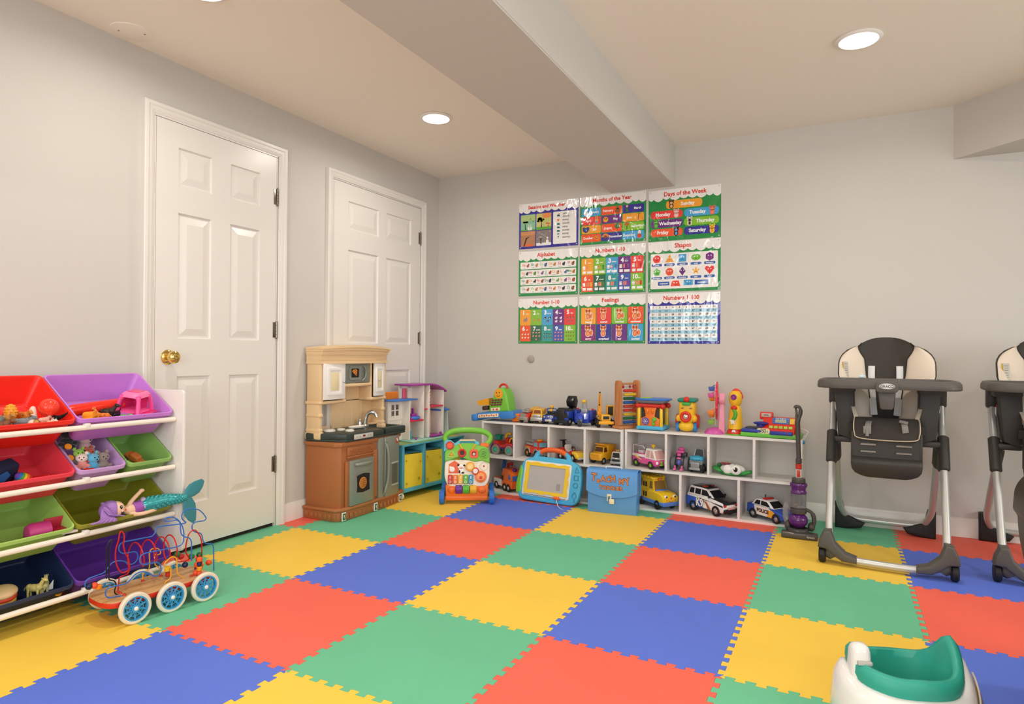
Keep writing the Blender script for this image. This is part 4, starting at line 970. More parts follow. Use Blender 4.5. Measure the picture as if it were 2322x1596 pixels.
def dollhouse():
    t = thing('dollhouse', 'tall open plastic dollhouse with purple roofs standing on the blue bin unit', 'dollhouse', (0.155, -0.445, 0.3745), math.radians(-5.5), sc=(0.85, 1.05, 0.93))
    CR = mat('#efe6da', r=0.45); PK = mat('#f3cfc4', r=0.45); PU = mat('#a83aa0', r=0.35); BLU_ = mat('#3f7fd0', r=0.35); MI = mat('#a9dccb', r=0.45); RD = mat('#e23350', r=0.35); HP = mat('#ee5a78', r=0.3)
    z = 0.0
    q = g(MI); q.box((0.02, -0.05, 0.006), (0.24, 0.32, 0.012), 0.003); q.box((-0.01, 0.16, 0.006), (0.20, 0.18, 0.012), 0.003); q.build('base_plate', parent=t)
    def wallx(q, x, y0, y1, z0, z1, holes=(), th=0.008):
        """wall in a plane x = const with rectangular holes"""
        ys = sorted({y0, y1} | {h[0] for h in holes} | {h[1] for h in holes}); zs = sorted({z0, z1} | {h[2] for h in holes} | {h[3] for h in holes})
        for a, b in zip(ys, ys[1:]):
            for c, d in zip(zs, zs[1:]):
                if any(h[0] <= a + 1e-6 and b <= h[1] + 1e-6 and h[2] <= c + 1e-6 and d <= h[3] + 1e-6 for h in holes): continue
                q.box((x, (a + b) / 2, (c + d) / 2), (th, b - a + 0.0004, d - c + 0.0004))
    # left wing
    q = g(CR); wallx(q, 0.0, -0.33, -0.195, 0.012, 0.315, [(-0.30, -0.268, 0.20, 0.238), (-0.258, -0.226, 0.20, 0.238), (-0.30, -0.268, 0.245, 0.285), (-0.258, -0.226, 0.245, 0.285)])
    q.box((0.006, -0.262, 0.17), (0.008, 0.135, 0.006), 0.002); q.box((0.006, -0.262, 0.10), (0.008, 0.135, 0.006), 0.002)
    for k in range(9): q.box((0.006, -0.32 + k * 0.0145, 0.135), (0.004, 0.003, 0.06))
    q.box((0.04, -0.196, 0.165), (0.10, 0.008, 0.30)); q.box((-0.05, -0.326, 0.165), (0.10, 0.008, 0.30)); q.build('wing_wall', parent=t)
    q = g(BLU_); q.box((0.01, -0.235, 0.321), (0.17, 0.23, 0.012), 0.004); q.build('wing_roof', parent=t, label='blue flat roof')
    q = g(mat('#f28a2e', r=0.4)); q.box((-0.03, -0.27, 0.355), (0.006, 0.125, 0.055), 0.002)
    for k in range(10): q.box((-0.026, -0.325 + k * 0.012, 0.355), (0.003, 0.002, 0.05), rot=(0.6, 0, 0))
    q.build('roof_railing', parent=t, label='orange roof panel')
    # tower
    q = g(CR)
    ar = [(-0.19, 0.012), (-0.075, 0.012), (-0.075, 0.425), (-0.19, 0.425)]
    q.box((-0.04, -0.178, 0.22), (0.008, 0.03, 0.41)); q.box((-0.04, -0.085, 0.22), (0.008, 0.04, 0.41)); q.box((-0.04, -0.13, 0.415), (0.008, 0.11, 0.022)); q.box((-0.04, -0.13, 0.30), (0.008, 0.07, 0.012))
    q.box((0.03, -0.062, 0.22), (0.14, 0.008, 0.41), 0.001); q.box((0.03, -0.003, 0.22), (0.14, 0.010, 0.41), 0.001); q.box((-0.04, -0.032, 0.22), (0.008, 0.06, 0.41))
    for k in range(14): q.box((0.1015, -0.003, 0.04 + k * 0.027), (0.004, 0.004, 0.018), rot=(0.6, 0, 0))
    q.build('tower_wall', parent=t)
    q = g(HP); q.tube([(-0.055, -0.13, 0.15), (-0.055, -0.13, 0.40)], 0.022, 16); q.build('tube_slide', parent=t, label='pink tube seen through the arch')
    q = g(RD); q.box((0.04, -0.13, 0.158), (0.13, 0.13, 0.012), 0.003); q.box((0.04, 0.075, 0.255), (0.13, 0.14, 0.012), 0.003); q.box((0.03, -0.032, 0.238), (0.12, 0.05, 0.008), 0.002); q.build('upper_floor', parent=t, label='red floor slabs')
    q = g(PU)
    q.box((0.02, -0.128, 0.432), (0.19, 0.16, 0.012), 0.003)
    L = []
    for k in range(11):
        u = k / 10; y = -0.05 + u * 0.225; zz = 0.432 + 0.006 * math.sin(u * PI) - 0.062 * u * u; L.append([(-0.07, y, zz - 0.006), (0.115, y, zz - 0.006), (0.115, y, zz + 0.006), (-0.07, y, zz + 0.006)])
    q.loft(L); q.build('purple_roof', parent=t)
    # right block
    q = g(PK); wallx(q, -0.045, 0.003, 0.155, 0.012, 0.385, [(0.03, 0.058, 0.31, 0.34), (0.064, 0.092, 0.31, 0.34), (0.03, 0.058, 0.345, 0.375), (0.064, 0.092, 0.345, 0.375), (0.035, 0.095, 0.012, 0.14)])
    q.lathe([(0, 0.0), (0.013, 0.0), (0.013, 0.002)], (-0.040, 0.05, 0.215), 'x', 16); q.build('back_wall', parent=t)
    q = g(CR); q.box((0.03, 0.153, 0.20), (0.14, 0.007, 0.375), 0.001); q.build('end_wall', parent=t)
    q = g(mat('#2a1430', r=0.4)); q.box((0.04, 0.025, 0.315), (0.05, 0.035, 0.11), 0.003); q.m(HP); q.box((0.066, 0.025, 0.335), (0.002, 0.028, 0.055), 0.001); q.build('bunk_cabinet', parent=t)
    for nm, fn in (('deck', lambda q: q.box((0.06, 0.075, 0.022), (0.12, 0.13, 0.012), 0.005)), ('round_chair', lambda q: q.sph((0.05, -0.035, 0.255), 0.018, n=12, m=8)), ('sofa', lambda q: (q.box((0.05, -0.13, 0.195), (0.05, 0.05, 0.03), 0.006), q.box((0.03, -0.113, 0.222), (0.02, 0.012, 0.055), 0.003))),
                   ('stool', lambda q: q.sph((0.10, -0.14, 0.021), 0.010, n=10, m=6)), ('stool', lambda q: q.sph((0.09, 0.13, 0.037), 0.010, n=10, m=6)), ('stool', lambda q: q.sph((0.08, -0.17, 0.174), 0.010, n=10, m=6))):
        q = g(PU); fn(q); q.build(nm, parent=t, label='purple ' + nm.replace('_', ' '))
    q = g(BLU_); q.lathe([(0, 0.165), (0.040, 0.166), (0.046, 0.178), (0.042, 0.190), (0.030, 0.182), (0, 0.180)], (0.065, -0.13, 0), n=24); q.build('paddling_pool', parent=t)
    q = g(mat('#5fb8d8', r=0.4)); q.box((0.05, -0.165, 0.045), (0.03, 0.03, 0.06), 0.008); q.build('small_armchair', parent=t)
    # right wing
    q = g(mat('#dfe6e0', r=0.3, alpha=1)); wallx(q, -0.04, 0.157, 0.245, 0.012, 0.205, [(0.17, 0.20, 0.11, 0.16), (0.206, 0.236, 0.11, 0.16)])
    q.prism([(-0.06, 0.012), (0.07, 0.012), (0.055, 0.205), (-0.06, 0.205)], 0.240, 0.246, 'y'); q.build('right_wing', parent=t)
    q = g(BLU_); q.box((0.0, 0.20, 0.214), (0.15, 0.11, 0.016), 0.005); q.box((0.0, 0.20, 0.226), (0.11, 0.07, 0.012), 0.005); q.build('wing_roof', parent=t)
    q = g(PU)
    for a in range(5): q.sph((0.02 + 0.008 * math.cos(a * 1.257), 0.185 + 0.012 * math.cos(a * 1.257), 0.075 + 0.012 * math.sin(a * 1.257)), 0.008, n=8, m=6)
    q.cyl((0.02, 0.185, 0.012), (0.02, 0.185, 0.07), 0.003, n=8); q.build('toy_flower', parent=t)
dollhouse()
# ================================================================ toy bin rack against the left wall
def bin_rack():
    t = thing('toy_bin_rack', 'white rack with four rows of tilted coloured plastic bins beside the near door', 'toy rack', (0, -2.90, 0))
    WP = mat('#ece7e0', r=0.4)
    prof = fillet([(0.035, 0, 0), (0.10, 0, 0), (0.13, 0.13, 0), (0.24, 0.14, 0), (0.398, 0.14, 0), (0.398, 0.836, 0), (0.035, 0.832, 0)], 0.02, 4, True)
    for y in (-0.459, 0.356):
        q = g(WP); q.prism([(p.x, p.y) for p in prof], y, y + 0.014, 'y', r=0.002); q.build('side_panel', parent=t)
    for z in (0.712, 0.506, 0.303, 0.083):
        for (x, dz) in ((0.349, -0.003), (0.062, 0.052)):
            q = g(mat('#efe6d6', r=0.35)); q.cyl((x, -0.444, z + dz), (x, 0.355, z + dz), 0.0105, n=16, bev=0.003)
            q.build('rod', parent=t)
        for y in (-0.012,):
            q = g(WP); q.box((0.349, y, z + 0.005), (0.024, 0.02, 0.016), 0.003); q.build('rod_clip', parent=t)
    return t
bin_rack()
TH = math.radians(33)
def tub(name, label, col, y0, y1, zf, L=0.305, D=0.125, xf=0.352, rough=0.35):
    """tilted bin: front rim at (xf, y, zf)"""
    W = y1 - y0
    t = thing(name, label, 'storage bin', (xf, (y0 + y1) / 2, zf), rot=(0, TH, 0), group='plastic bins on the toy rack')
    q = g(mat(col, r=rough)); 
    def lp(l, w_, z, r=0.022): return [(p[0] - L / 2, p[1], z) for p in rrect(l, w_, r, 5)]
    loops = [lp(L, W, -0.002), lp(L - 0.002, W - 0.002, 0.002), lp(L - 0.012, W - 0.012, 0.002), lp(L - 0.018, W - 0.018, -0.004), lp(L - 0.055, W - 0.060, -D + 0.012, 0.02), lp(L - 0.07, W - 0.075, -D + 0.004, 0.012)]
    inner = loops
    outer = [lp(L, W, -0.014), lp(L - 0.006, W - 0.006, -0.015), lp(L - 0.013, W - 0.013, -0.006), lp(L - 0.050, W - 0.055, -D + 0.006, 0.02), lp(L - 0.066, W - 0.070, -D, 0.014)]
    q.loft(inner[::-1] + outer)
    for s_ in (-1, 1): q.box((-0.022, s_ * W * 0.36, -0.045), (0.006, 0.004, 0.05), 0.0015, rot=(0, -0.2, 0))
    q.build('tub', parent=t, ang=50)
    return t
ZR = (0.738, 0.541, 0.333, 0.118)
YM = -2.945
tub('plastic_bin', 'red bin in the top row, beside the lilac bin', '#ef2a1a', -3.345, YM - 0.001, ZR[0])
tub('plastic_bin', 'lilac bin in the top row, holding a pink playhouse', '#c77fd6', YM + 0.001, -2.551, ZR[0])
tub('plastic_bin', 'coral red wide bin in the second row', '#ef4352', -3.345, YM - 0.001, ZR[1])
tub('plastic_bin', 'small pale mauve bin of soft toys in the second row', '#c9a0d6', YM + 0.004, -2.752, ZR[1])
tub('plastic_bin', 'small green bin at the end of the second row', '#8dbb62', -2.748, -2.552, ZR[1])
tub('plastic_bin', 'light green wide bin in the third row', '#a5cf68', -3.345, YM - 0.001, ZR[2])
tub('plastic_bin', 'olive green bin holding the mermaid doll', '#8f8f26', YM + 0.001, -2.551, ZR[2])
tub('plastic_bin', 'navy blue bin in the bottom row', '#1d2c4e', -3.345, YM - 0.001, ZR[3])
tub('plastic_bin', 'empty purple bin in the bottom row behind the bead cart', '#6b3aa6', YM + 0.001, -2.551, ZR[3])
# ---------------- toys in the bins
def quad(name, label, loc, rz, sc, body, spots=None, neck=0.0, horn=False):
    """small four-legged animal figure, about 1 unit = its length"""
    t = thing(name, label, 'toy animal', loc, rz, group='toy animals in the bins')
    t.scale = (sc, sc, sc)
    q = g(mat(body, r=0.45, noise=0.25 if spots else 0.0, ns=14))
    q.sph((0, 0, 0.42), (0.36, 0.16, 0.19), n=16, m=10); q.sph((0.22, 0, 0.46), (0.18, 0.15, 0.18), n=14, m=8); q.sph((-0.22, 0, 0.43), (0.18, 0.15, 0.18), n=14, m=8)
    hx, hz = 0.40 + neck * 0.15, 0.58 + neck
    q.tube([(0.25, 0, 0.48), (0.34, 0, 0.55 + neck * 0.4), (hx, 0, hz)], [0.13, 0.10 - neck * 0.04, 0.08], 12)
    q.sph((hx + 0.06, 0, hz + 0.03), (0.13, 0.085, 0.09), n=12, m=8); q.sph((hx + 0.16, 0, hz - 0.0), (0.07, 0.06, 0.055), n=10, m=6)
    for s_ in (-1, 1): q.sph((hx, s_ * 0.08, hz + 0.10), (0.03, 0.02, 0.05), n=8, m=6)
    q.tube([(-0.36, 0, 0.48), (-0.46, 0, 0.40), (-0.48, 0, 0.28)], [0.03, 0.025, 0.02], 8)
    if spots:
        q.m(mat(spots, r=0.5))
        for k in range(16): a = k * 2.4; q.sph((0.30 * math.cos(k * 1.3), 0.145 * math.cos(a) * 0.95, 0.42 + 0.17 * abs(math.sin(a)) * 0.97), (0.035, 0.03, 0.03), n=6, m=5)
    q.build('body', parent=t)
    for sx in (-1, 1):
        for s_ in (-1, 1):
            q = g(mat(body, r=0.45)); q.tube([(sx * 0.22, s_ * 0.09, 0.36), (sx * 0.24, s_ * 0.10, 0.18), (sx * 0.23, s_ * 0.10, 0.0)], [0.075, 0.05, 0.055], 10); q.build('leg', parent=t)
    return t
t = thing('toy_ball', 'shiny red orange plastic ball in the red bin', 'ball', (0.272, -3.006, 0.788)); q = g(mat('#f0402a', r=0.18)); q.sph((0, 0, 0), 0.034, n=32, m=20); q.build('sphere', parent=t)
quad('toy_hippo', 'grey toy hippo at the front of the red bin', (0.285, -3.10, 0.712), 1.2, 0.075, '#7d8388')
quad('toy_hippo', 'grey toy hippo nearest the left edge of view, in the red bin', (0.275, -3.16, 0.722), 2.4, 0.075, '#6d7378')
quad('toy_leopard', 'brown spotted toy leopard lying at the front of the red bin', (0.295, -3.06, 0.708), 2.8, 0.07, '#c48a4a', '#3a2414')
quad('toy_goat', 'cream toy goat by the ball in the red bin', (0.30, -3.02, 0.706), 0.4, 0.06, '#e8d9b8')
quad('toy_bear', 'brown toy bear at the left edge of the red bin', (0.30, -3.175, 0.705), 0.8, 0.08, '#7a4a2c')
quad('toy_tiger', 'orange striped toy tiger in the middle of the red bin', (0.262, -3.085, 0.732), 0.2, 0.075, '#cf7a2c', '#2a1a12')
quad('toy_pig', 'small pink toy pig in the red bin between ball and tail', (0.298, -3.035, 0.722), 1.9, 0.055, '#dfae9c')
quad('toy_lion', 'tan toy lion at the far left of the red bin', (0.268, -3.145, 0.728), 0.3, 0.07, '#b8823e')
quad('toy_zebra', 'white and black toy zebra next to the whale tail', (0.305, -3.005, 0.716), 2.9, 0.05, '#e9e2d6', '#1c1a1a')
t = thing('toy_sea_lion', 'pale pink toy sea lion raising its nose in the red bin', 'toy animal', (0.27, -3.06, 0.728), 2.6)
q = g(mat('#e9cdbd', r=0.35)); q.tube(catmull([(-0.05, 0, 0.008), (-0.02, 0, 0.015), (0.012, 0, 0.03), (0.02, 0, 0.055), (0.035, 0, 0.062)], 4), [0.006, 0.008, 0.011, 0.013, 0.015, 0.016, 0.016, 0.016, 0.015, 0.014, 0.013, 0.012, 0.011, 0.010, 0.008, 0.007, 0.005], 12); q.sph((0.022, 0.018, 0.016), (0.008, 0.016, 0.004), n=10, m=6); q.sph((0.022, -0.018, 0.016), (0.008, 0.016, 0.004), n=10, m=6); q.build('body', parent=t)
t = thing('toy_pineapple', 'yellow orange bumpy toy corn cob standing in the red bin', 'toy food', (0.262, -3.125, 0.748))
q = g(mat('#eba22c', r=0.4)); q.sph((0, 0, 0.03), (0.018, 0.018, 0.032), n=16, m=10)
for r_ in range(6):
    for k in range(8): a = k * PI / 4 + r_ * 0.4; rr = 0.0175 * math.sin(PI * (r_ + 1) / 7.5); q.sph((rr * math.cos(a), rr * math.sin(a), 0.006 + r_ * 0.0095), 0.0045, n=6, m=5)
q.build('cob', parent=t)
t = thing('toy_whale_tail', 'black toy whale tail sticking out of the red bin', 'toy animal', (0.292, -2.992, 0.722), -1.09)
q = g(mat('#16171b', r=0.25)); q.tube(catmull([(0, 0, -0.01), (0, 0, 0.012), (0, 0.004, 0.03)], 4), [0.016, 0.015, 0.013, 0.011, 0.009, 0.008, 0.007, 0.006, 0.005], 12)
for s_, a in ((-1, 0.045), (1, 0.02)): q.loft([[(0.006 * math.cos(k * PI / 4) * (1 - u), s_ * (u * 0.042) + 0.004, 0.028 + a * u * u + 0.003 * math.sin(k * PI / 4) + 0.010 * math.cos(k * PI / 4) * (1 - u * 0.7)) for k in range(8)] for u in (0, 0.3, 0.6, 0.85, 1.0)])
q.build('fluke', parent=t)
# lilac bin
t = thing('toy_tube', 'glossy red plastic tube lying across the lilac bin', 'toy tube', (0.235, -2.82, 0.768), rot=(0, 0, 0.05))
q = g(mat('#ea2f1c', r=0.2)); q.tube([(0, -0.115, 0.0), (0, -0.11, 0), (0, -0.08, 0), (0, 0.10, 0.012), (0, 0.115, 0.012)], [0.006, 0.016, 0.024, 0.025, 0.022], 24); q.build('barrel', parent=t)
t = thing('toy_playhouse', 'bright pink toy playhouse upside down in the lilac bin', 'toy house', (0.262, -2.672, 0.752), rot=(0.1, 0.15, 0.5))
q = g(mat('#ee4f96', r=0.3)); q.taper((0, 0, 0.0), (0.095, 0.11), (0.06, 0.075), 0.012, 0.003)
for sx in (-1, 1):
    for sy in (-1, 1): q.tube([(sx * 0.044, sy * 0.052, 0.0), (sx * 0.038, sy * 0.044, 0.05), (sx * 0.03, sy * 0.036, 0.068)], [0.011, 0.008, 0.012], 10)
q.build('frame', parent=t)
q = g(mat('#f57ab2', r=0.3)); q.taper((0, 0, 0.062), (0.085, 0.10), (0.06, 0.075), 0.022, 0.004); q.m(mat('#e03a7c', r=0.3)); q.box((0, 0, 0.0845), (0.045, 0.058, 0.002)); q.build('top_panel', parent=t)
q = g(mat('#d9296f', r=0.35)); q.box((-0.034, 0, 0.03), (0.004, 0.08, 0.05)); q.box((0, 0.040, 0.03), (0.06, 0.004, 0.05)); q.box((0.045, 0.0, 0.0), (0.06, 0.11, 0.004), 0.001); q.build('back_panel', parent=t)
t = thing('toy_block', 'orange arched toy block in the lilac bin', 'toy block', (0.30, -2.872, 0.722), rot=(0.25, -0.1, 0.5)); q = g(mat('#f59a1c', r=0.35)); q.box((0, 0, 0.012), (0.04, 0.07, 0.024), 0.003); q.cyl((-0.02, 0.01, 0.024), (0.02, 0.01, 0.024), 0.017, n=20); q.build('block', parent=t)
quad('toy_giraffe', 'orange toy giraffe in the lilac bin', (0.285, -2.815, 0.715), -2.4, 0.065, '#e07b2a', '#a8501a', neck=0.25)
quad('toy_horse', 'dark brown toy horse beside the giraffe in the lilac bin', (0.265, -2.788, 0.722), 0.7, 0.08, '#2e1c14', neck=0.12)
quad('toy_dog', 'orange brown toy dog behind the orange block in the lilac bin', (0.28, -2.842, 0.724), -0.5, 0.06, '#c8682a')
quad('toy_cow', 'black toy bull behind the green turtle in the lilac bin', (0.27, -2.752, 0.716), 2.2, 0.065, '#191615')
t = thing('toy_turtle', 'small bright green toy turtle in the lilac bin', 'toy animal', (0.30, -2.738, 0.718), 0.6); q = g(mat('#62c043', r=0.35)); q.sph((0, 0, 0.012), (0.022, 0.018, 0.013), n=14, m=8); q.sph((0.026, 0, 0.018), (0.010, 0.009, 0.010), n=10, m=6); [q.sph((sx * 0.014, sy * 0.017, 0.004), (0.008, 0.007, 0.005), n=8, m=5) for sx in (-1, 1) for sy in (-1, 1)]; q.build('body', parent=t)
# coral bin
t = thing('toy_book', 'navy blue cloth book in the coral red bin', 'book', (0.24, -3.155, 0.545), rot=(0.2, 0.5, 0.3)); q = g(mat('#152340', r=0.7)); q.box((0, 0, 0.02), (0.05, 0.11, 0.075), 0.008); q.m(mat('#2a6fb8', r=0.6)); q.prism([(p[0], p[1] + 0.02) for p in circ(0.025, 5)], 0.0255, 0.0262, 'x'); q.build('cover', parent=t)
t = thing('toy_hat', 'small rainbow knitted hat in the coral red bin', 'toy hat', (0.276, -3.085, 0.530), rot=(0.9, 0, 0.3))
q = g()
for k, h in enumerate(('#e3302a', '#f08a24', '#f4d02a', '#3fae4c', '#2a6fc8', '#6a3aa8')): q.m(mat(h, r=0.75)); a0, a1 = k / 6, (k + 1) / 6; q.lathe([(0.026 * (1 - a0) ** 0.5, 0.045 * a0), (0.026 * (1 - a1) ** 0.5 + 0.0005, 0.045 * a1)], n=18)
q.build('knit', parent=t)
t = thing('hair_clip', 'red plastic clip lying in the coral red bin', 'clip', (0.275, -3.035, 0.535), rot=(0, 0.4, 0.1)); q = g(mat('#cf1f1f', r=0.25)); q.tube(fillet([(0, -0.035, 0), (0, 0.035, 0), (0.018, 0.035, 0), (0.018, -0.035, 0)], 0.01, 4, True), 0.0045, 8, closed=True); q.box((0.009, 0, 0), (0.008, 0.06, 0.004), 0.001); q.build('clip', parent=t)
# mauve bin of soft toys
def plush(name, label, loc, cols, sc=1.0, rz=0.0, ears='round'):
    t = thing(name, label, 'soft toy', loc, rz, group='soft toys in the small mauve bin'); t.scale = (sc, sc, sc)
    q = g(mat(cols[0], r=0.9, sheen=0.5)); q.sph((0, 0, 0.016), (0.020, 0.022, 0.020), n=16, m=10)
    for sy in (-1, 1): q.sph((0.010, sy * 0.022, 0.012), (0.009, 0.012, 0.008), n=10, m=6); q.sph((0.016, sy * 0.012, 0.0), (0.014, 0.009, 0.009), n=10, m=6)
    q.build('body', parent=t)
    q = g(mat(cols[1], r=0.9, sheen=0.5)); q.sph((0.004, 0, 0.046), (0.020, 0.023, 0.019), n=16, m=10)
    for sy in (-1, 1): q.sph((0.0, sy * 0.018, 0.066 if ears != 'long' else 0.075), (0.006, 0.008, 0.008 if ears != 'long' else 0.02), n=10, m=6)
    q.m(mat('#1a1616', r=0.2)); q.sph((0.022, -0.008, 0.05), 0.0028, n=8, m=6); q.sph((0.022, 0.008, 0.05), 0.0028, n=8, m=6); q.sph((0.025, 0, 0.042), 0.0025, n=8, m=6); q.build('head', parent=t)
plush('soft_toy', 'white and pink soft toy piglet in the mauve bin', (0.278, -2.890, 0.542), ('#e58f86', '#efd5cb'), 0.9, -0.5)
plush('soft_toy', 'light blue soft toy in the mauve bin', (0.282, -2.852, 0.532), ('#4fa9cf', '#5fb6d8'), 1.0, 0.2)
plush('soft_toy', 'red brown and white soft toy puppy in the mauve bin', (0.262, -2.855, 0.555), ('#b04a26', '#a8482a'), 0.95, 0.5)
plush('soft_toy', 'green and grey soft toy turtle in the mauve bin', (0.262, -2.892, 0.562), ('#70685f', '#7fb83a'), 0.85, -0.2)
plush('soft_toy', 'grey brown soft toy elephant at the right of the mauve bin', (0.280, -2.812, 0.530), ('#8b7d74', '#96877c'), 1.0, 0.0)
plush('soft_toy', 'dusty pink soft toy rabbit at the back of the mauve bin', (0.225, -2.85, 0.600), ('#b9959a', '#c0a0a6'), 1.1, 0.3, 'long')
plush('soft_toy', 'black soft toy penguin at the top left of the mauve bin', (0.215, -2.912, 0.625), ('#20242c', '#1b1e26'), 1.1, 0.0)
t = thing('soft_toy', 'small red felt heart at the front of the mauve bin', 'soft toy', (0.306, -2.88, 0.532)); q = g(mat('#d8331f', r=0.8)); q.sph((0, -0.006, 0.006), (0.010, 0.012, 0.009), n=12, m=8); q.sph((0, 0.010, 0.004), (0.010, 0.016, 0.008), n=12, m=8); q.build('heart', parent=t)
for (y, z) in ((-2.932, 0.63), (-2.924, 0.585)):
    t = thing('toy_coin', 'round orange felt disc at the %s of the mauve bin' % ('top left corner' if z > 0.6 else 'left edge'), 'toy disc', (0.262, y, z), rot=(0, 0.9, 0)); q = g(mat('#e08a1f', r=0.7)); q.lathe([(0, 0), (0.012, 0), (0.013, 0.003), (0.012, 0.006), (0, 0.006)], n=20); q.build('disc', parent=t)
# green bin
t = thing('toy_car', 'little orange and grey toy car in the small green bin', 'toy car', (0.262, -2.672, 0.535), rot=(0.3, 0.55, 0.35))
q = g(mat('#b8682c', r=0.4)); q.box((0, 0, 0.018), (0.085, 0.036, 0.018), 0.006); q.taper((0.0, 0, 0.026), (0.05, 0.034), (0.035, 0.028), 0.014, 0.004); q.build('body', parent=t)
for sx in (-1, 1):
    for sy in (-1, 1): q = g(mat('#3a3a3c', r=0.6)); q.cyl((sx * 0.026, sy * 0.015, 0.009), (sx * 0.026, sy * 0.021, 0.009), 0.010, n=16); q.build('wheel', parent=t)
t = thing('toy_bead', 'tiny orange bead in the corner of the small green bin', 'bead', (0.308, -2.612, 0.505)); q = g(mat('#e07a1f', r=0.4)); q.sph((0, 0, 0), 0.006, n=12, m=8); q.build('bead', parent=t)
# light green bin
t = thing('toy_case', 'open pink and red toy vanity case in the light green bin', 'toy case', (0.285, -3.01, 0.308), rot=(0, 0.15, -0.1))
q = g(mat('#c93f86', r=0.4)); q.loft([[(0.05 * math.cos(a) * k_, -0.03 + y, 0.036 * math.sin(a) * k_ + 0.03) for a in [PI * i / 10 for i in range(11)] + [PI - PI * i / 10 for i in range(11)]] if False else [(x * k_, y, 0.012 + z * k_) for x, z in circ(0.034, 16, 0, 0.02, 0.028)] for y, k_ in ((-0.075, 0.5), (-0.07, 0.85), (-0.055, 1.0), (0.0, 1.0))]); q.build('shell', parent=t)
q = g(mat('#b51f3a', r=0.45)); q.box((0.0, 0.03, 0.022), (0.06, 0.07, 0.008), 0.003); q.box((-0.022, 0.03, 0.042), (0.006, 0.08, 0.04), 0.003); q.build('lining', parent=t)
q = g(mat('#ead9cf', r=0.5)); q.box((0.020, 0.055, 0.016), (0.045, 0.055, 0.010), 0.002); q.build('tray', parent=t)
# navy bin
t = thing('toy_burger', 'toy sandwich with cream bun and red filling in the navy bin', 'toy food', (0.285, -3.155, 0.105), rot=(0.1, 0.2, 0))
q = g(mat('#d8b888', r=0.5)); q.sph((0, 0, 0.045), (0.042, 0.045, 0.02), n=24, m=12); q.build('bun', parent=t)
q = g(mat('#c23a20', r=0.5)); q.cyl((0, 0, 0.022), (0, 0, 0.036), 0.042, n=28, bev=0.004); q.build('filling', parent=t); q = g(mat('#d9a83a', r=0.5)); q.cyl((0, 0, 0.004), (0, 0, 0.022), 0.040, n=28, bev=0.005); q.build('base', parent=t)
quad('toy_dinosaur', 'pale yellow toy dinosaur in the navy bin', (0.285, -3.055, 0.098), 0.5, 0.075, '#d3c476', neck=0.22)
quad('toy_dinosaur', 'yellow and grey toy dinosaur on its side in the navy bin', (0.290, -3.02, 0.100), 2.6, 0.07, '#b9b27a', neck=0.15)
t = thing('toy_shark_fin', 'small white toy shark fin in the navy bin', 'toy animal', (0.288, -3.005, 0.108), 1.2); q = g(mat('#dfe2e2', r=0.4)); q.loft([[(0.011 * (1 - u) * math.cos(a) + u * 0.012, 0.003 * math.sin(a) * (1.1 - u), 0.035 * u) for a in [PI * k / 4 for k in range(8)]] for u in (0, 0.4, 0.8, 1)]); q.build('fin', parent=t)
t = thing('toy_disc', 'small orange disc in the navy bin', 'toy disc', (0.312, -2.99, 0.092), rot=(0, 0.4, 0)); q = g(mat('#e59a2c', r=0.4)); q.lathe([(0, 0), (0.014, 0), (0.014, 0.006), (0, 0.006)], n=20); q.build('disc', parent=t)
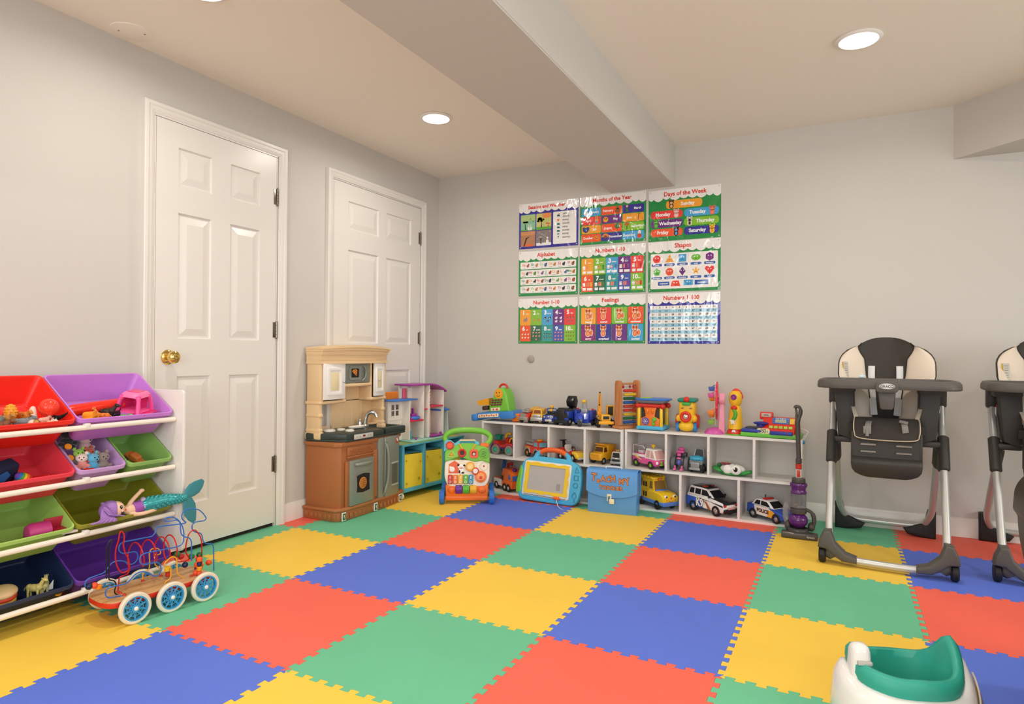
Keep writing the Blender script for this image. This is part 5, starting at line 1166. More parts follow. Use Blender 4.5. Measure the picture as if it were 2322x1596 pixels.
# ---------------- mermaid doll lying over the olive bin
def mermaid():
    t = thing('mermaid_doll', 'mermaid rag doll with lilac yarn hair and teal tail lying over the olive bin', 'doll', (0.325, -2.70, 0.335))
    SK = mat('#efc7a2', r=0.75, sheen=0.2); HR = mat('#a57ac0', r=0.7, bump=0.6, bs=160)
    q = g(SK)
    # head, neck, torso as one body
    q.sph((0.0, -0.085, 0.030), (0.030, 0.034, 0.033), n=22, m=14)
    q.tube(catmull([(0.0, -0.055, 0.022), (0.0, -0.035, 0.018), (0.0, -0.01, 0.016), (0, 0.02, 0.018)], 4), [0.012, 0.013, 0.016, 0.02, 0.023, 0.024, 0.024, 0.023, 0.022, 0.022, 0.022, 0.022, 0.022], 16)
    q.tube(catmull([(0.0, -0.035, 0.028), (-0.005, -0.015, 0.05), (-0.01, 0.012, 0.07), (-0.01, 0.027, 0.082)], 5), [0.009] * 5 + [0.008] * 5 + [0.0075] * 5 + [0.009], 10)
    q.sph((-0.01, 0.03, 0.084), (0.009, 0.011, 0.008), n=10, m=8)
    q.tube(catmull([(0.012, -0.035, 0.008), (0.022, -0.012, -0.002), (0.030, 0.02, -0.003), (0.034, 0.05, 0.002)], 5), [0.010] * 5 + [0.008] * 5 + [0.0075] * 5 + [0.009], 10)
    q.sph((0.035, 0.056, 0.003), (0.008, 0.011, 0.008), n=10, m=8)
    q.sph((0.031, -0.075, 0.026), (0.005, 0.004, 0.005), n=8, m=6)
    q.m(mat('#1b2430', r=0.15)); q.sph((0.0265, -0.078, 0.040), (0.005, 0.006, 0.008), n=12, m=8); q.m(mat('#f4f1ea', r=0.4)); q.sph((0.0315, -0.0795, 0.043), 0.0018, n=6, m=5)
    q.m(mat('#1b2430', r=0.15)); q.sph((0.0265, -0.072, 0.016), (0.005, 0.006, 0.008), n=12, m=8); q.m(mat('#c8566a', r=0.5)); q.sph((0.0285, -0.060, 0.028), (0.0025, 0.0025, 0.006), n=8, m=6)
    q.build('body', parent=t)
    q = g(HR); q.sph((-0.004, -0.105, 0.030), (0.035, 0.040, 0.039), n=22, m=14)
    for k in range(26):
        a = k / 25; w_ = (k * 7 % 5) / 5
        q.tube(catmull([(-0.01 + 0.03 * a, -0.125 + 0.02 * a, 0.060 - a * 0.055), (0.020 + 0.012 * a, -0.150 + 0.045 * a, 0.030 - 0.03 * a), (0.036 + 0.006 * w_, -0.165 + 0.06 * a, 0.006 + 0.006 * w_ - 0.008 * a), (0.040 + 0.006 * w_, -0.205 + 0.10 * a, 0.002 - 0.010 * a)], 4), [0.004] * 11 + [0.003, 0.0015], 6)
    for k in range(16): q.tube(catmull([(-0.036 * math.cos(k * 0.22), -0.105 - 0.03 * math.sin(k * 0.2), 0.03 + 0.038 * math.sin(k * 0.22)), (0.01, -0.138 + k * 0.002, 0.045 - k * 0.002), (0.034, -0.128 + k * 0.004, 0.02 - k * 0.001)], 4), 0.0022, 6)
    q.build('yarn_hair', parent=t)
    q = g(mat('#a55bb5', r=0.5)); q.tube([(0.001, -0.018, 0.019), (0.001, -0.016, 0.019), (0.001, 0.02, 0.020), (0.001, 0.024, 0.021)], [0.020, 0.0255, 0.0255, 0.022], 20); q.build('top', parent=t, label='purple top')
    q = g(mat('#c9b8d8', r=0.5, alpha=0.8))
    for k in range(10): a = k * 0.628; q.sph((0.022 * math.cos(a), 0.028 + 0.006 * (k % 2), 0.022 + 0.026 * math.sin(a)), (0.010, 0.012, 0.010), n=8, m=6)
    q.build('frill', parent=t, label='pale lilac organza frill')
    # tail with overlapping scales
    path = catmull([(0.0, 0.025, 0.021), (0.02, 0.058, 0.028), (0.055, 0.100, 0.038), (0.085, 0.132, 0.040), (0.10, 0.155, 0.044)], 6)
    rad = [0.023, 0.025, 0.027, 0.028, 0.029, 0.029, 0.029, 0.028, 0.027, 0.026, 0.025, 0.024, 0.023, 0.022, 0.021, 0.020, 0.019, 0.018, 0.017, 0.016, 0.014, 0.012, 0.011, 0.010, 0.009]
    q = g(mat('#2e9d9f', r=0.25, metal=0.35, coat=0.5, noise=0.3, ns=60)); q.tube(path, rad, 18)
    for i in range(1, 24):
        for k in range(8):
            a = (k + 0.5 * (i % 2)) * PI / 4; p = path[i]; r_ = rad[i]
            q.sph((p.x + r_ * 0.93 * math.cos(a), p.y, p.z + r_ * 0.93 * math.sin(a)), (0.005 + r_ * 0.06, 0.0075, 0.005 + r_ * 0.06), n=8, m=5)
    q.build('tail', parent=t, label='shiny teal scaled tail')
    q = g(mat('#3c8a92', r=0.5))
    for (dy, dz) in ((0.085, 0.06), (0.045, -0.115)):
        L = []
        for u in (0, 0.25, 0.5, 0.75, 0.93, 1.0):
            w_ = 0.007 + 0.026 * math.sin(PI * min(1, u * 0.9 + 0.08)); L.append([(0.10 + 0.0045 * math.sin(a) * (1.1 - u), 0.152 + dy * u + w_ * math.cos(a) * 0.8, 0.044 + dz * u - w_ * math.cos(a) * 0.65 * (dz / abs(dz))) for a in [PI * k / 5 for k in range(10)]])
        q.loft(L)
    q.build('tail_fin', parent=t)
mermaid()
# ================================================================ bead cart
def bead_cart():
    t = thing('bead_cart', 'wooden six-wheeled bead maze cart standing on the mats by the bin rack', 'toy cart', (0.51, -2.73, 0), math.radians(82.5))
    out = fillet([(-0.225, -0.05, 0), (-0.20, -0.098, 0), (0.175, -0.098, 0), (0.185, -0.06, 0), (0.185, 0.06, 0), (0.175, 0.098, 0), (-0.20, 0.098, 0), (-0.225, 0.05, 0)], 0.05, 5, True)
    o2 = [(p.x, p.y) for p in out]
    q = g(wood('#b98450', '#dcae78', 5, 0.4, (2, 14, 14))); q.prism(o2, 0.071, 0.089, 'z', r=0.003); q.build('deck', parent=t, label='natural wood deck')
    cx = [(p[0] * 0.99, p[1] * 0.985) for p in o2]
    q = g(mat('#d8341f', r=0.35)); q.prism([(p[0] * 1.003, p[1] * 1.008) for p in o2], 0.066, 0.0855, 'z', r=0.002); q.build('deck_edge', parent=t, label='red painted deck edge')
    for x in (-0.138, -0.004, 0.130):
        q = g(mat('#bfb7a8', r=0.4, metal=0.5)); q.cyl((x, -0.12, 0.057), (x, 0.12, 0.057), 0.004, n=10); q.box((x, 0, 0.060), (0.02, 0.17, 0.014), 0.002); q.build('axle', parent=t)
        for s_ in (-1, 1):
            w_ = G(); w_.at((x, s_ * 0.122, 0.057)); w_.m(mat('#e6dcc6', r=0.55))
            w_.lathe([(0.045, -0.009), (0.053, -0.009), (0.057, -0.005), (0.0575, 0.0), (0.057, 0.005), (0.053, 0.009), (0.045, 0.009), (0.0445, 0.0), (0.045, -0.009)], ax='y', n=40); wo = w_.build('wheel', parent=t)
            w_ = G(); w_.at((x, s_ * 0.122, 0.057)); w_.m(mat('#3f9fd2', r=0.3))
            w_.lathe([(0.040, -0.008), (0.0455, -0.008), (0.0455, 0.008), (0.040, 0.008), (0.040, -0.008)], ax='y', n=36); w_.lathe([(0, -0.009), (0.014, -0.009), (0.014, 0.009), (0, 0.009)], ax='y', n=20)
            for k in range(10):
                a = k * PI / 5
                w_.cyl((0.012 * math.cos(a), 0, 0.012 * math.sin(a)), (0.041 * math.cos(a + 0.30), 0, 0.041 * math.sin(a + 0.30)), 0.0022, n=6); w_.cyl((0.012 * math.cos(a), 0, 0.012 * math.sin(a)), (0.041 * math.cos(a - 0.30), 0, 0.041 * math.sin(a - 0.30)), 0.0022, n=6)
            w_.torus((0, 0, 0), 0.029, 0.0018, 'y', 24, 6); w_.build('spoked_rim', parent=wo, label='blue spoked rim')
            w_ = G(); w_.at((x, s_ * 0.122, 0.057)); w_.m(mat('#efe9dc', r=0.3)); w_.sph((0, s_ * 0.010, 0), (0.008, 0.006, 0.008), n=14, m=8); w_.build('hub_cap', parent=wo)
    def wire(name, pts, y, h, r=0.0024, rad=0.012, ys=None, smooth=False):
        P = [(a, (y if ys is None else ys[i]), c) for i, (a, c) in enumerate(pts)]
        P = catmull(P, 4) if smooth else fillet(P, rad, 3)
        q = g(mat(h, r=0.22)); q.tube(P, r, 8); return q.build(name, parent=t)
    wire('blue_wire', [(-0.2253, 0.1194), (-0.2403, 0.1294), (-0.2454, 0.1474), (-0.2356, 0.1611), (-0.1785, 0.1673), (-0.1666, 0.1828), (-0.1546, 0.1985), (-0.13, 0.2015), (-0.1049, 0.1911), (-0.0939, 0.1748), (-0.072, 0.1728), (-0.0592, 0.1889), (-0.0593, 0.2084), (-0.0687, 0.2205), (-0.116, 0.2227), (-0.1304, 0.2397), (-0.127, 0.2598), (-0.1128, 0.2679), (-0.005, 0.2642), (0.0064, 0.2755), (0.0101, 0.2946), (0.0218, 0.298), (0.1229, 0.2885), (0.1334, 0.2904), (0.1144, 0.3068), (0.1121, 0.3299), (0.1266, 0.3435), (0.1519, 0.3461), (0.1863, 0.3339), (0.2039, 0.3157), (0.2196, 0.2913), (0.213, 0.282), (0.1695, 0.2848), (0.1568, 0.275), (0.157, 0.2541), (0.1742, 0.2397), (0.196, 0.2327), (0.2027, 0.2143), (0.2051, 0.1926), (0.2228, 0.1798), (0.2452, 0.1766), (0.2534, 0.1596), (0.2554, 0.056)], 0.03, '#2f6fc0')
    wire('blue_wire', [(-0.1431, 0.0658), (-0.1414, 0.0801), (-0.1537, 0.0913), (-0.1778, 0.095), (-0.1981, 0.0958), (-0.2082, 0.108), (-0.2084, 0.1262), (-0.195, 0.135), (-0.1367, 0.1309), (-0.1227, 0.1418), (-0.105, 0.1594), (-0.0798, 0.1619), (-0.054, 0.149), (-0.0389, 0.1314), (-0.0201, 0.128), (-0.0088, 0.1404), (-0.0109, 0.1682), (-0.0244, 0.1834), (-0.0543, 0.1836), (-0.08, 0.1866), (-0.091, 0.2009), (-0.0876, 0.2228), (-0.0731, 0.2286), (0.0607, 0.2228), (0.0787, 0.2324), (0.0803, 0.2761), (0.072, 0.306), (0.0557, 0.3313), (0.0319, 0.3481), (0.0047, 0.3478), (-0.001, 0.3392), (0.0125, 0.3325), (0.0518, 0.331), (0.0638, 0.3197), (0.0661, 0.2913), (0.0683, 0.2708), (0.0805, 0.256), (0.1009, 0.2493), (0.1114, 0.2328), (0.1121, 0.1516)], -0.05, '#2f6fc0')
    L = [(-0.1439, 0.0848), (-0.1408, 0.1328), (-0.1356, 0.1464), (-0.1108, 0.1508), (-0.1038, 0.1718), (-0.1077, 0.2071), (-0.1187, 0.2327), (-0.1261, 0.2649), (-0.1228, 0.2944), (-0.1301, 0.3169), (-0.1389, 0.3132), (-0.1439, 0.2842), (-0.1524, 0.2562), (-0.1538, 0.2228), (-0.1465, 0.1871), (-0.1287, 0.1596)]
    # red coil: rises, then four loops, ends at the deck
    P = [(a, 0.0, c) for a, c in L]
    cen = [(-0.0915, 0.2068), (-0.0437, 0.2139), (0.0077, 0.2169), (0.0488, 0.2228)]
    coil = []
    for k in range(4):
        for j in range(12):
            a = -PI / 2 - j * PI / 6; u = k + j / 12; xc = cen[k][0] + (0.0468 if k < 3 else 0.03) * (j / 12) - 0.012
            coil.append((xc - 0.004 * math.cos(a), -0.045 * math.cos(a), 0.214 + 0.048 * math.sin(a)))
    q = g(mat('#c81f1c', r=0.2)); q.tube(catmull(P + coil + [(0.07, 0.0, 0.16)] + [(a, 0.0, c) for a, c in [(0.0474, 0.159), (0.0878, 0.1444), (0.129, 0.1438), (0.1163, 0.1738), (0.116, 0.2066), (0.128, 0.2489), (0.149, 0.2607), (0.1661, 0.2445), (0.1815, 0.2076), (0.1845, 0.1232)]][1:] + [(0.1845, 0, 0.088)], 3), 0.0026, 8); q.build('red_wire', parent=t)
    wire('yellow_wire', [(-0.0301, 0.0807), (-0.0304, 0.1223), (-0.0057, 0.1274), (-0.004, 0.1549), (-0.0063, 0.1953), (0.0013, 0.2094), (0.0247, 0.2077), (0.0386, 0.1921), (0.0387, 0.18), (0.025, 0.1794), (0.0151, 0.186), (0.0155, 0.1417), (0.0333, 0.1249), (0.0394, 0.1111), (0.0397, 0.0807)], 0.05, '#e8a92a', rad=0.01)
    wire('yellow_wire', [(0.0052, 0.0858), (0.0089, 0.0984), (0.0283, 0.1026), (0.0298, 0.1456), (0.0219, 0.1555), (0.0026, 0.1568), (0.0044, 0.172), (0.0294, 0.189), (0.0492, 0.184), (0.0534, 0.1591), (0.0537, 0.1192), (0.0618, 0.1071), (0.078, 0.0965), (0.0803, 0.0699)], -0.05, '#e8a92a', rad=0.01)
    wire('black_wire', [(-0.1453, 0.0522), (-0.1439, 0.0817), (-0.1631, 0.095), (-0.1649, 0.1067), (-0.1582, 0.127), (-0.1652, 0.144), (-0.1756, 0.1488), (-0.1841, 0.1531), (-0.1843, 0.1716), (-0.1834, 0.2675), (-0.1735, 0.3021), (-0.1837, 0.2971), (-0.1937, 0.2773), (-0.1927, 0.1592)], -0.02, '#1c1c1e', rad=0.008)
    for (x, y) in ((-0.144, -0.02), (-0.144, 0.0), (-0.030, 0.05), (0.040, 0.05), (-0.143, -0.05), (0.19, -0.0), (0.112, -0.05)):
        q = g(mat('#c8301c', r=0.4)); q.lathe([(0, 0.096), (0.004, 0.096), (0.007, 0.090), (0, 0.089)], (min(x, 0.172), y, 0), n=12); q.build('wire_socket', parent=t)
    BD = [(-0.2126, 0.1295), (-0.2309, 0.1312), (-0.1974, 0.1195), (0.0793, 0.177), (0.0958, 0.1647), (0.1394, 0.1535), (0.1354, 0.1298), (0.1126, 0.1256), (0.044, 0.1059), (0.0398, 0.127), (0.1357, 0.1009), (0.1359, 0.0823), (0.134, 0.0643), (0.132, 0.0464), (0.1734, 0.1511), (0.1693, 0.1334), (0.1675, 0.1048), (0.1634, 0.0809), (0.2354, 0.0823), (0.2311, 0.0665), (0.1979, 0.0798)]
    BC = ['#f0582a', '#182a50', '#f08a24', '#1f7a3c', '#b51f22', '#1f7a3c', '#f0582a', '#182a50', '#c8301c', '#f2c12c', '#f0682a', '#182a50', '#f09a2a', '#f0582a', '#1f5a2c', '#c8261f', '#f2c83a', '#182a50', '#f08a1f', '#f0582a', '#f0a02a']
    for (x, z), h, k in zip(BD, BC, ['s', 's', 'c', 's', 's', 's', 's', 's', 'c', 'c', 's', 's', 'c', 's', 's', 'c', 'c', 'c', 'b', 's', 'b']):
        y = 0.03 if x < -0.19 or x > 0.195 else (-0.05 if 0.13 < x < 0.137 else 0.0)
        q = g(mat(h, r=0.25)); z = max(z, 0.098)
        if k == 's': q.sph((x, y, z), 0.0122, n=16, m=10)
        elif k == 'c': q.cyl((x, y, z - 0.009), (x, y, z + 0.009), 0.0105, n=16, bev=0.003)
        else: q.box((x, y, z), (0.017, 0.017, 0.017), 0.002)
        q.build('bead', parent=t)
    for k, h in enumerate(('#f0582a', '#f09a2a', '#182a50', '#f0682a')):
        q = g(mat(h, r=0.25)); z = 0.100 + k * 0.0185
        (q.sph((0.134, -0.07, z), 0.0105, n=16, m=10) if k % 2 == 0 else q.cyl((0.134, -0.07, z - 0.009), (0.134, -0.07, z + 0.009), 0.0105, n=16, bev=0.003)); q.build('bead', parent=t)
    q = g(mat('#c81f1c', r=0.2)); q.cyl((0.134, -0.07, 0.088), (0.134, -0.07, 0.175), 0.0024, n=8); q.build('red_wire', parent=t)
bead_cart()
# ================================================================ high chairs
def high_chair(label, loc, rz):
    t = thing('high_chair', label, 'high chair', loc, rz, group='grey and cream high chairs', sc=(0.95, 1, 1))
    SV = mat('#c4c3bf', r=0.34, metal=0.45); GR = mat('#57534e', r=0.5); DG = mat('#3a3733', r=0.5); BK = mat('#1c1b1b', r=0.55); FAB = mat('#403b36', r=0.85, bump=0.4, bs=60); BE = mat('#dbcbb8', r=0.55, bump=0.25, bs=25); WHS = mat('#dcdad8', r=0.6)
    # front U frame: floor bar and two legs leaning back
    fy, ty, tz = -0.375, 0.02, 0.80
    def lp(u): return (fy + (ty - fy) * u, 0.06 + (tz - 0.06) * u)
    P = [(-0.256, lp(1)[0], lp(1)[1]), (-0.256, lp(0.12)[0], lp(0.12)[1]), (-0.245, fy - 0.0, 0.05), (-0.16, fy - 0.03, 0.032), (0, fy - 0.035, 0.030), (0.16, fy - 0.03, 0.032), (0.245, fy, 0.05), (0.256, lp(0.12)[0], lp(0.12)[1]), (0.256, lp(1)[0], lp(1)[1])]
    q = g(SV); q.tube(fillet(P, 0.09, 8), 0.0175, 16, flat=(1, 0, 0)); q.build('front_frame', parent=t)
    ry = 0.375
    def rp(u): return (ry + (-0.10 - ry) * u, 0.07 + (0.56 - 0.07) * u)
    P = [(-0.236, rp(1)[0], rp(1)[1]), (-0.236, rp(0.15)[0], rp(0.15)[1]), (-0.20, ry + 0.01, 0.062), (-0.12, ry + 0.02, 0.055), (0.12, ry + 0.02, 0.055), (0.20, ry + 0.01, 0.062), (0.236, rp(0.15)[0], rp(0.15)[1]), (0.236, rp(1)[0], rp(1)[1])]
    q = g(SV); q.tube(fillet(P, 0.07, 8), [(0.0175)] * 4 + [0.0175] * (len(fillet(P, 0.07, 8)) - 4), 16); q.build('rear_frame', parent=t)
    for s_ in (-1, 1):
        q = g(GR)                                                              # front foot cover
        L = []
        for (x, z, w_, h_, d) in ((0.256, 0.155, 0.026, 0.0, 0.024), (0.262, 0.12, 0.034, 0, 0.030), (0.262, 0.085, 0.046, 0, 0.036), (0.250, 0.060, 0.060, 0, 0.040), (0.215, 0.045, 0.06, 0, 0.034)):
            yy = fy + (z - 0.05) * 0.45 - 0.005
            L.append([(s_ * (x + w_ * 0.6 * math.cos(a)), yy + d * math.sin(a), z + 0.0 - abs(w_) * 0.45 * math.cos(a) * (1 if z < 0.1 else 0)) for a in [2 * PI * k / 14 for k in range(14)]])
        q.loft(L); q.prism([(s_ * a, b) for a, b in ((0.302, 0.080), (0.296, 0.115), (0.276, 0.16), (0.243, 0.165), (0.222, 0.105), (0.175, 0.062), (0.125, 0.048), (0.125, 0.022), (0.19, 0.024), (0.225, 0.048), (0.258, 0.074))][::s_], fy - 0.058, fy + 0.012, 'y', r=0.010, seg=3)
        q.build('foot_cover', parent=t)
        q = g(BK); q.cyl((s_ * 0.266, fy - 0.012, 0.040), (s_ * 0.298, fy - 0.012, 0.040), 0.040, n=28, bev=0.006); q.build('caster_wheel', parent=t)
        q = g(BK); q.prism([(s_ * a, b) for a, b in ((0.262, 0.0), (0.262, 0.15), (0.222, 0.155), (0.205, 0.085), (0.12, 0.048), (0.10, 0.040), (0.12, 0.012), (0.20, 0.0))][::s_], ry - 0.025, ry + 0.035, 'y', r=0.012, seg=3); q.build('rear_foot', parent=t)
        # height housing where the legs cross
        q = g(DG); a, b = lp(0.62), lp(0.50)
        q.tube([(s_ * 0.257, lp(0.75)[0], lp(0.75)[1]), (s_ * 0.257, lp(0.74)[0], lp(0.74)[1]), (s_ * 0.257, lp(0.545)[0], lp(0.545)[1]), (s_ * 0.257, lp(0.535)[0], lp(0.535)[1])], [0.016, 0.026, 0.026, 0.018], 14)
        q.tube([(s_ * 0.240, rp(1.02)[0], rp(1.02)[1]), (s_ * 0.240, rp(0.98)[0], rp(0.98)[1]), (s_ * 0.240, rp(0.82)[0], rp(0.82)[1]), (s_ * 0.240, rp(0.78)[0], rp(0.78)[1])], [0.012, 0.028, 0.027, 0.018], 14)
        q.box((s_ * 0.245, -0.10, 0.50), (0.03, 0.07, 0.11), 0.012); q.build('height_housing', parent=t)
        q = g(mat('#b02a1e', r=0.4)); q.box((s_ * 0.262, -0.065, 0.50), (0.008, 0.02, 0.035), 0.003); q.build('release_button', parent=t, label='red release button')
        # arm bracket on top of the leg
        q = g(DG); q.box((s_ * 0.256, 0.015, 0.80), (0.045, 0.07, 0.10), 0.012); q.box((s_ * 0.205, -0.03, 0.835), (0.12, 0.22, 0.045), 0.012)
        q.prism([(s_ * a, b) for a, b in ((0.245, 0.83), (0.225, 0.60), (0.16, 0.575), (0.14, 0.60), (0.150, 0.83))][::s_], -0.14, 0.02, 'y', r=0.012); q.box((s_ * 0.195, -0.06, 0.575), (0.10, 0.13, 0.03), 0.008); q.build('side_bracket', parent=t)
        q = g(mat('#b02a1e', r=0.4)); q.box((s_ * 0.236, -0.03, 0.765), (0.012, 0.03, 0.018), 0.004); q.build('tray_button', parent=t, label='red tray button')
        q = g(SV); q.cyl((s_ * 0.242, -0.03, 0.57), (s_ * 0.242, -0.03, 0.76), 0.006, n=10); q.box((s_ * 0.232, -0.035, 0.585), (0.03, 0.03, 0.02), 0.004); q.build('brace_rod', parent=t)
    # tray
    q = g(GR)
    out = rrect(0.635, 0.40, 0.10, 8, -0.0, -0.20)
    loops = [[(p[0] * k, -0.20 + (p[1] + 0.20) * k2, z) for p in out] for (k, k2, z) in ((0.93, 0.90, 0.852), (0.985, 0.985, 0.850), (1.0, 1.0, 0.856), (0.995, 0.992, 0.878), (0.97, 0.965, 0.890), (0.94, 0.92, 0.892), (0.90, 0.88, 0.882), (0.88, 0.85, 0.876))]
    q.loft(loops); q.build('tray', parent=t)
    q = g(GR); q.prism(rrect(0.10, 0.052, 0.02, 6, 0.0, 0.862), -0.412, -0.385, 'y', r=0.005)
    q.prism([(-0.040, 0.855), (-0.030, 0.765), (-0.022, 0.755), (0.022, 0.755), (0.030, 0.765), (0.040, 0.855)], -0.38, -0.33, 'y', r=0.008); q.build('crotch_post', parent=t)
    q = g(mat('#d9d8d4', r=0.3, metal=0.4)); q.prism(circ(0.034, 28, 0, 0.866, 0.0135), -0.4145, -0.411, 'y', r=0.001); q.m(mat('#2c2a28', r=0.5)); q.prism(circ(0.0315, 28, 0, 0.866, 0.0115), -0.4153, -0.4143, 'y'); q.m(mat('#e6e4e0', r=0.4)); q.prism(circ(0.0305, 28, 0, 0.866, 0.0105), -0.4158, -0.4150, 'y'); q.m(mat('#2c2a28', r=0.5)); q.text('GRACO', 0.0165, (0, -0.4161, 0.8655), ex=0.0003, bold=0.0004); q.build('badge', parent=t, label='oval badge reading GRACO')
    # padded backrest: three panels over a shell
    def pad(u, v):
        """u -1..1 across, v 0..1 upwards"""
        z = 0.655 + 0.455 * v
        hw = 0.150 + 0.078 * min(1, max(0, (v - 0.10) / 0.45)) ** 0.8
        if v > 0.72: hw *= math.sqrt(max(0.0, 1 - ((v - 0.72) / 0.30) ** 2)) * 0.55 + 0.45
        y = 0.035 + 0.12 * v - 0.105 * u * u * (0.65 + 0.35 * math.sin(PI * min(1, v)))
        puff = 0.018 * abs(math.sin(PI * min(1, abs(u) * 1.0))) if abs(u) > 0.36 else 0.004
        ztop = z - (0.055 * (abs(u) ** 2.4) if v > 0.6 else 0) * ((v - 0.6) / 0.4 if v > 0.6 else 0)
        return Vector((u * hw, y - puff, ztop))
    def panel(u0, u1, nu, th=0.028):
        rows = []
        for j in range(23):
            v = j / 22; us = 0.40 + 0.10 * max(0, v - 0.5) * 2 + 0.30 * max(0, v - 0.75) * 4
            f = lambda u: u if abs(u) > 0.9 else (us if u > 0 else -us)
            rows.append([pad(f(u0) + (f(u1) - f(u0)) * i / nu, v) for i in range(nu + 1)])
        G_ = g(); return rows
    for nm, u0, u1, mt_ in (('side_pad', -1, -0.42, BE), ('centre_pad', -0.42, 0.42, FAB), ('side_pad', 0.42, 1, BE)):
        q = g(mt_); rows = panel(u0, u1, 10)
        n_ = len(rows[0]); F = []; V = []
        for r_ in rows:
            for i, p in enumerate(r_):
                e = 0.0 if nm == 'centre_pad' else 0.016 * math.sin(PI * i / (n_ - 1)) ** 0.6
                V.append(p + Vector((0, -e, 0)))
        for r_ in rows:
            for p in r_: V.append(p + Vector((0, 0.028, 0)))
        R_ = len(rows); off = R_ * n_
        for j in range(R_ - 1):
            for i in range(n_ - 1):
                a = j * n_ + i; F += [(a, a + 1, a + n_ + 1, a + n_), (off + a, off + a + n_, off + a + n_ + 1, off + a + 1)]
        for i in range(n_ - 1): F += [(i, off + i, off + i + 1, i + 1), ((R_ - 1) * n_ + i, (R_ - 1) * n_ + i + 1, off + (R_ - 1) * n_ + i + 1, off + (R_ - 1) * n_ + i)]
        for j in range(R_ - 1): F += [(j * n_, (j + 1) * n_, off + (j + 1) * n_, off + j * n_), (j * n_ + n_ - 1, off + j * n_ + n_ - 1, off + (j + 1) * n_ + n_ - 1, (j + 1) * n_ + n_ - 1)]
        q.add(V, F); o = q.build(nm, parent=t, ang=60, label='cream side pad' if nm == 'side_pad' else 'dark grey centre pad')
        if nm == 'side_pad':
            for uu in ((u0, u1)):
                k = g(FAB if abs(uu) > 0.9 else mat('#2c2824', r=0.8)); k.tube([pad(uu if abs(uu) > 0.9 else (1 if uu > 0 else -1) * (0.40 + 0.10 * max(0, j / 16 - 0.5) * 2 + 0.30 * max(0, j / 16 - 0.75) * 4), j / 16) + Vector((0, -0.003 if abs(uu) < 0.9 else 0.012, 0)) for j in range(17)], 0.007 if abs(uu) > 0.9 else 0.003, 8); k.build('piping', parent=o)
        if u0 == -1:
            k = g(mat('#e9e5dc', r=0.6)); k.at(pad(-0.86, 0.62) + Vector((0, -0.019, 0)), (0.12, 0, -0.62)); k.box((0, 0, 0), (0.040, 0.002, 0.085)); k.m(mat('#e0b428', r=0.6)); k.box((-0.013, -0.0012, 0), (0.007, 0.001, 0.078)); k.m(mat('#8a857c', r=0.6)); [k.box((0.004, -0.0012, 0.03 - i * 0.012), (0.018, 0.001, 0.002)) for i in range(6)]; k.build('care_label', parent=o, label='white label with yellow warning strip')
    # seat shell, seat pad and front flap
    q = g(FAB); q.loft([[(x, y, z) for x, y, z in ((-0.165, 0.04, 0.66 + d), (0.165, 0.04, 0.66 + d), (0.172, -0.18, 0.665 + d), (-0.172, -0.18, 0.665 + d))] for d in (-0.04, 0)])
    L = []
    for (z, w_, y, th) in ((0.700, 0.140, -0.19, 0.02), (0.685, 0.150, -0.215, 0.024), (0.65, 0.152, -0.235, 0.022), (0.61, 0.149, -0.245, 0.02), (0.59, 0.12, -0.246, 0.014)):
        L.append([(w_ * c, y + th * s_, z) for c, s_ in ((-1, -0.4), (-0.95, -1), (0, -1.15), (0.95, -1), (1, -0.4), (1, 1), (-1, 1))])
    q.loft(L); q.build('seat_pad', parent=t)
    q = g(mat('#cbb9a3', r=0.6)); q.tube(catmull([(-0.145, -0.225, 0.70), (-0.147, -0.262, 0.67), (-0.144, -0.268, 0.63), (-0.124, -0.268, 0.604), (0, -0.272, 0.598), (0.124, -0.268, 0.604), (0.144, -0.268, 0.63), (0.147, -0.262, 0.67), (0.145, -0.225, 0.70)], 5), 0.0028, 8); q.build('flap_piping', parent=t, label='cream piping')
    for s_ in (-1, 1):
        q = g(BE); q.loft([[(s_ * (0.165 + dx), y, z) for dx, y, z in ((0, 0.03, 0.68), (0.012, 0.03, 0.80), (0.005, -0.12, 0.77), (-0.02, -0.19, 0.69))], [(s_ * (0.145 + dx), y, z) for dx, y, z in ((0, 0.03, 0.68), (0.012, 0.03, 0.79), (0.005, -0.12, 0.76), (-0.02, -0.19, 0.69))]]); q.build('seat_side_pad', parent=t, label='cream seat side pad')
    # harness straps
    for s_ in (-1, 1):
        q = g(WHS); P = [pad(s_ * 0.30, 0.66) + Vector((0, -0.012, 0)), pad(s_ * 0.31, 0.5) + Vector((0, -0.014, 0)), pad(s_ * 0.33, 0.3) + Vector((0, -0.02, 0)), pad(s_ * 0.36, 0.1) + Vector((0, -0.05, 0))]
        q.tube(catmull(P, 5), [(0.0165, 0.0025)] * 16, 8, flat=(1, 0, 0)); q.build('shoulder_strap', parent=t)
        q = g(mat('#8c8983', r=0.6)); q.tube(catmull([(s_ * 0.062, -0.10, 0.69), (s_ * 0.072, -0.20, 0.69), (s_ * 0.080, -0.266, 0.675), (s_ * 0.085, -0.268, 0.635 if s_ < 0 else 0.64)], 5), [(0.014, 0.002)] * 16, 8, flat=(1, 0, 0))
        if s_ < 0: q.box((-0.085, -0.272, 0.645), (0.036, 0.006, 0.038), 0.006); q.cyl((-0.085, -0.279, 0.615), (-0.085, -0.272, 0.645), 0.008, n=16)
        else: q.box((0.076, -0.262, 0.69), (0.04, 0.010, 0.014), 0.003, rot=(0.5, 0.2, 0))
        q.build('lap_strap', parent=t, label='grey lap strap')
    # footrest with four slots
    q = g(DG)
    W = 0.305
    q.at((0, 0, 0.035))
    slots = [(-0.115, -0.045, 0.535), (0.045, 0.115, 0.535), (-0.115, -0.045, 0.500), (0.045, 0.115, 0.500)]
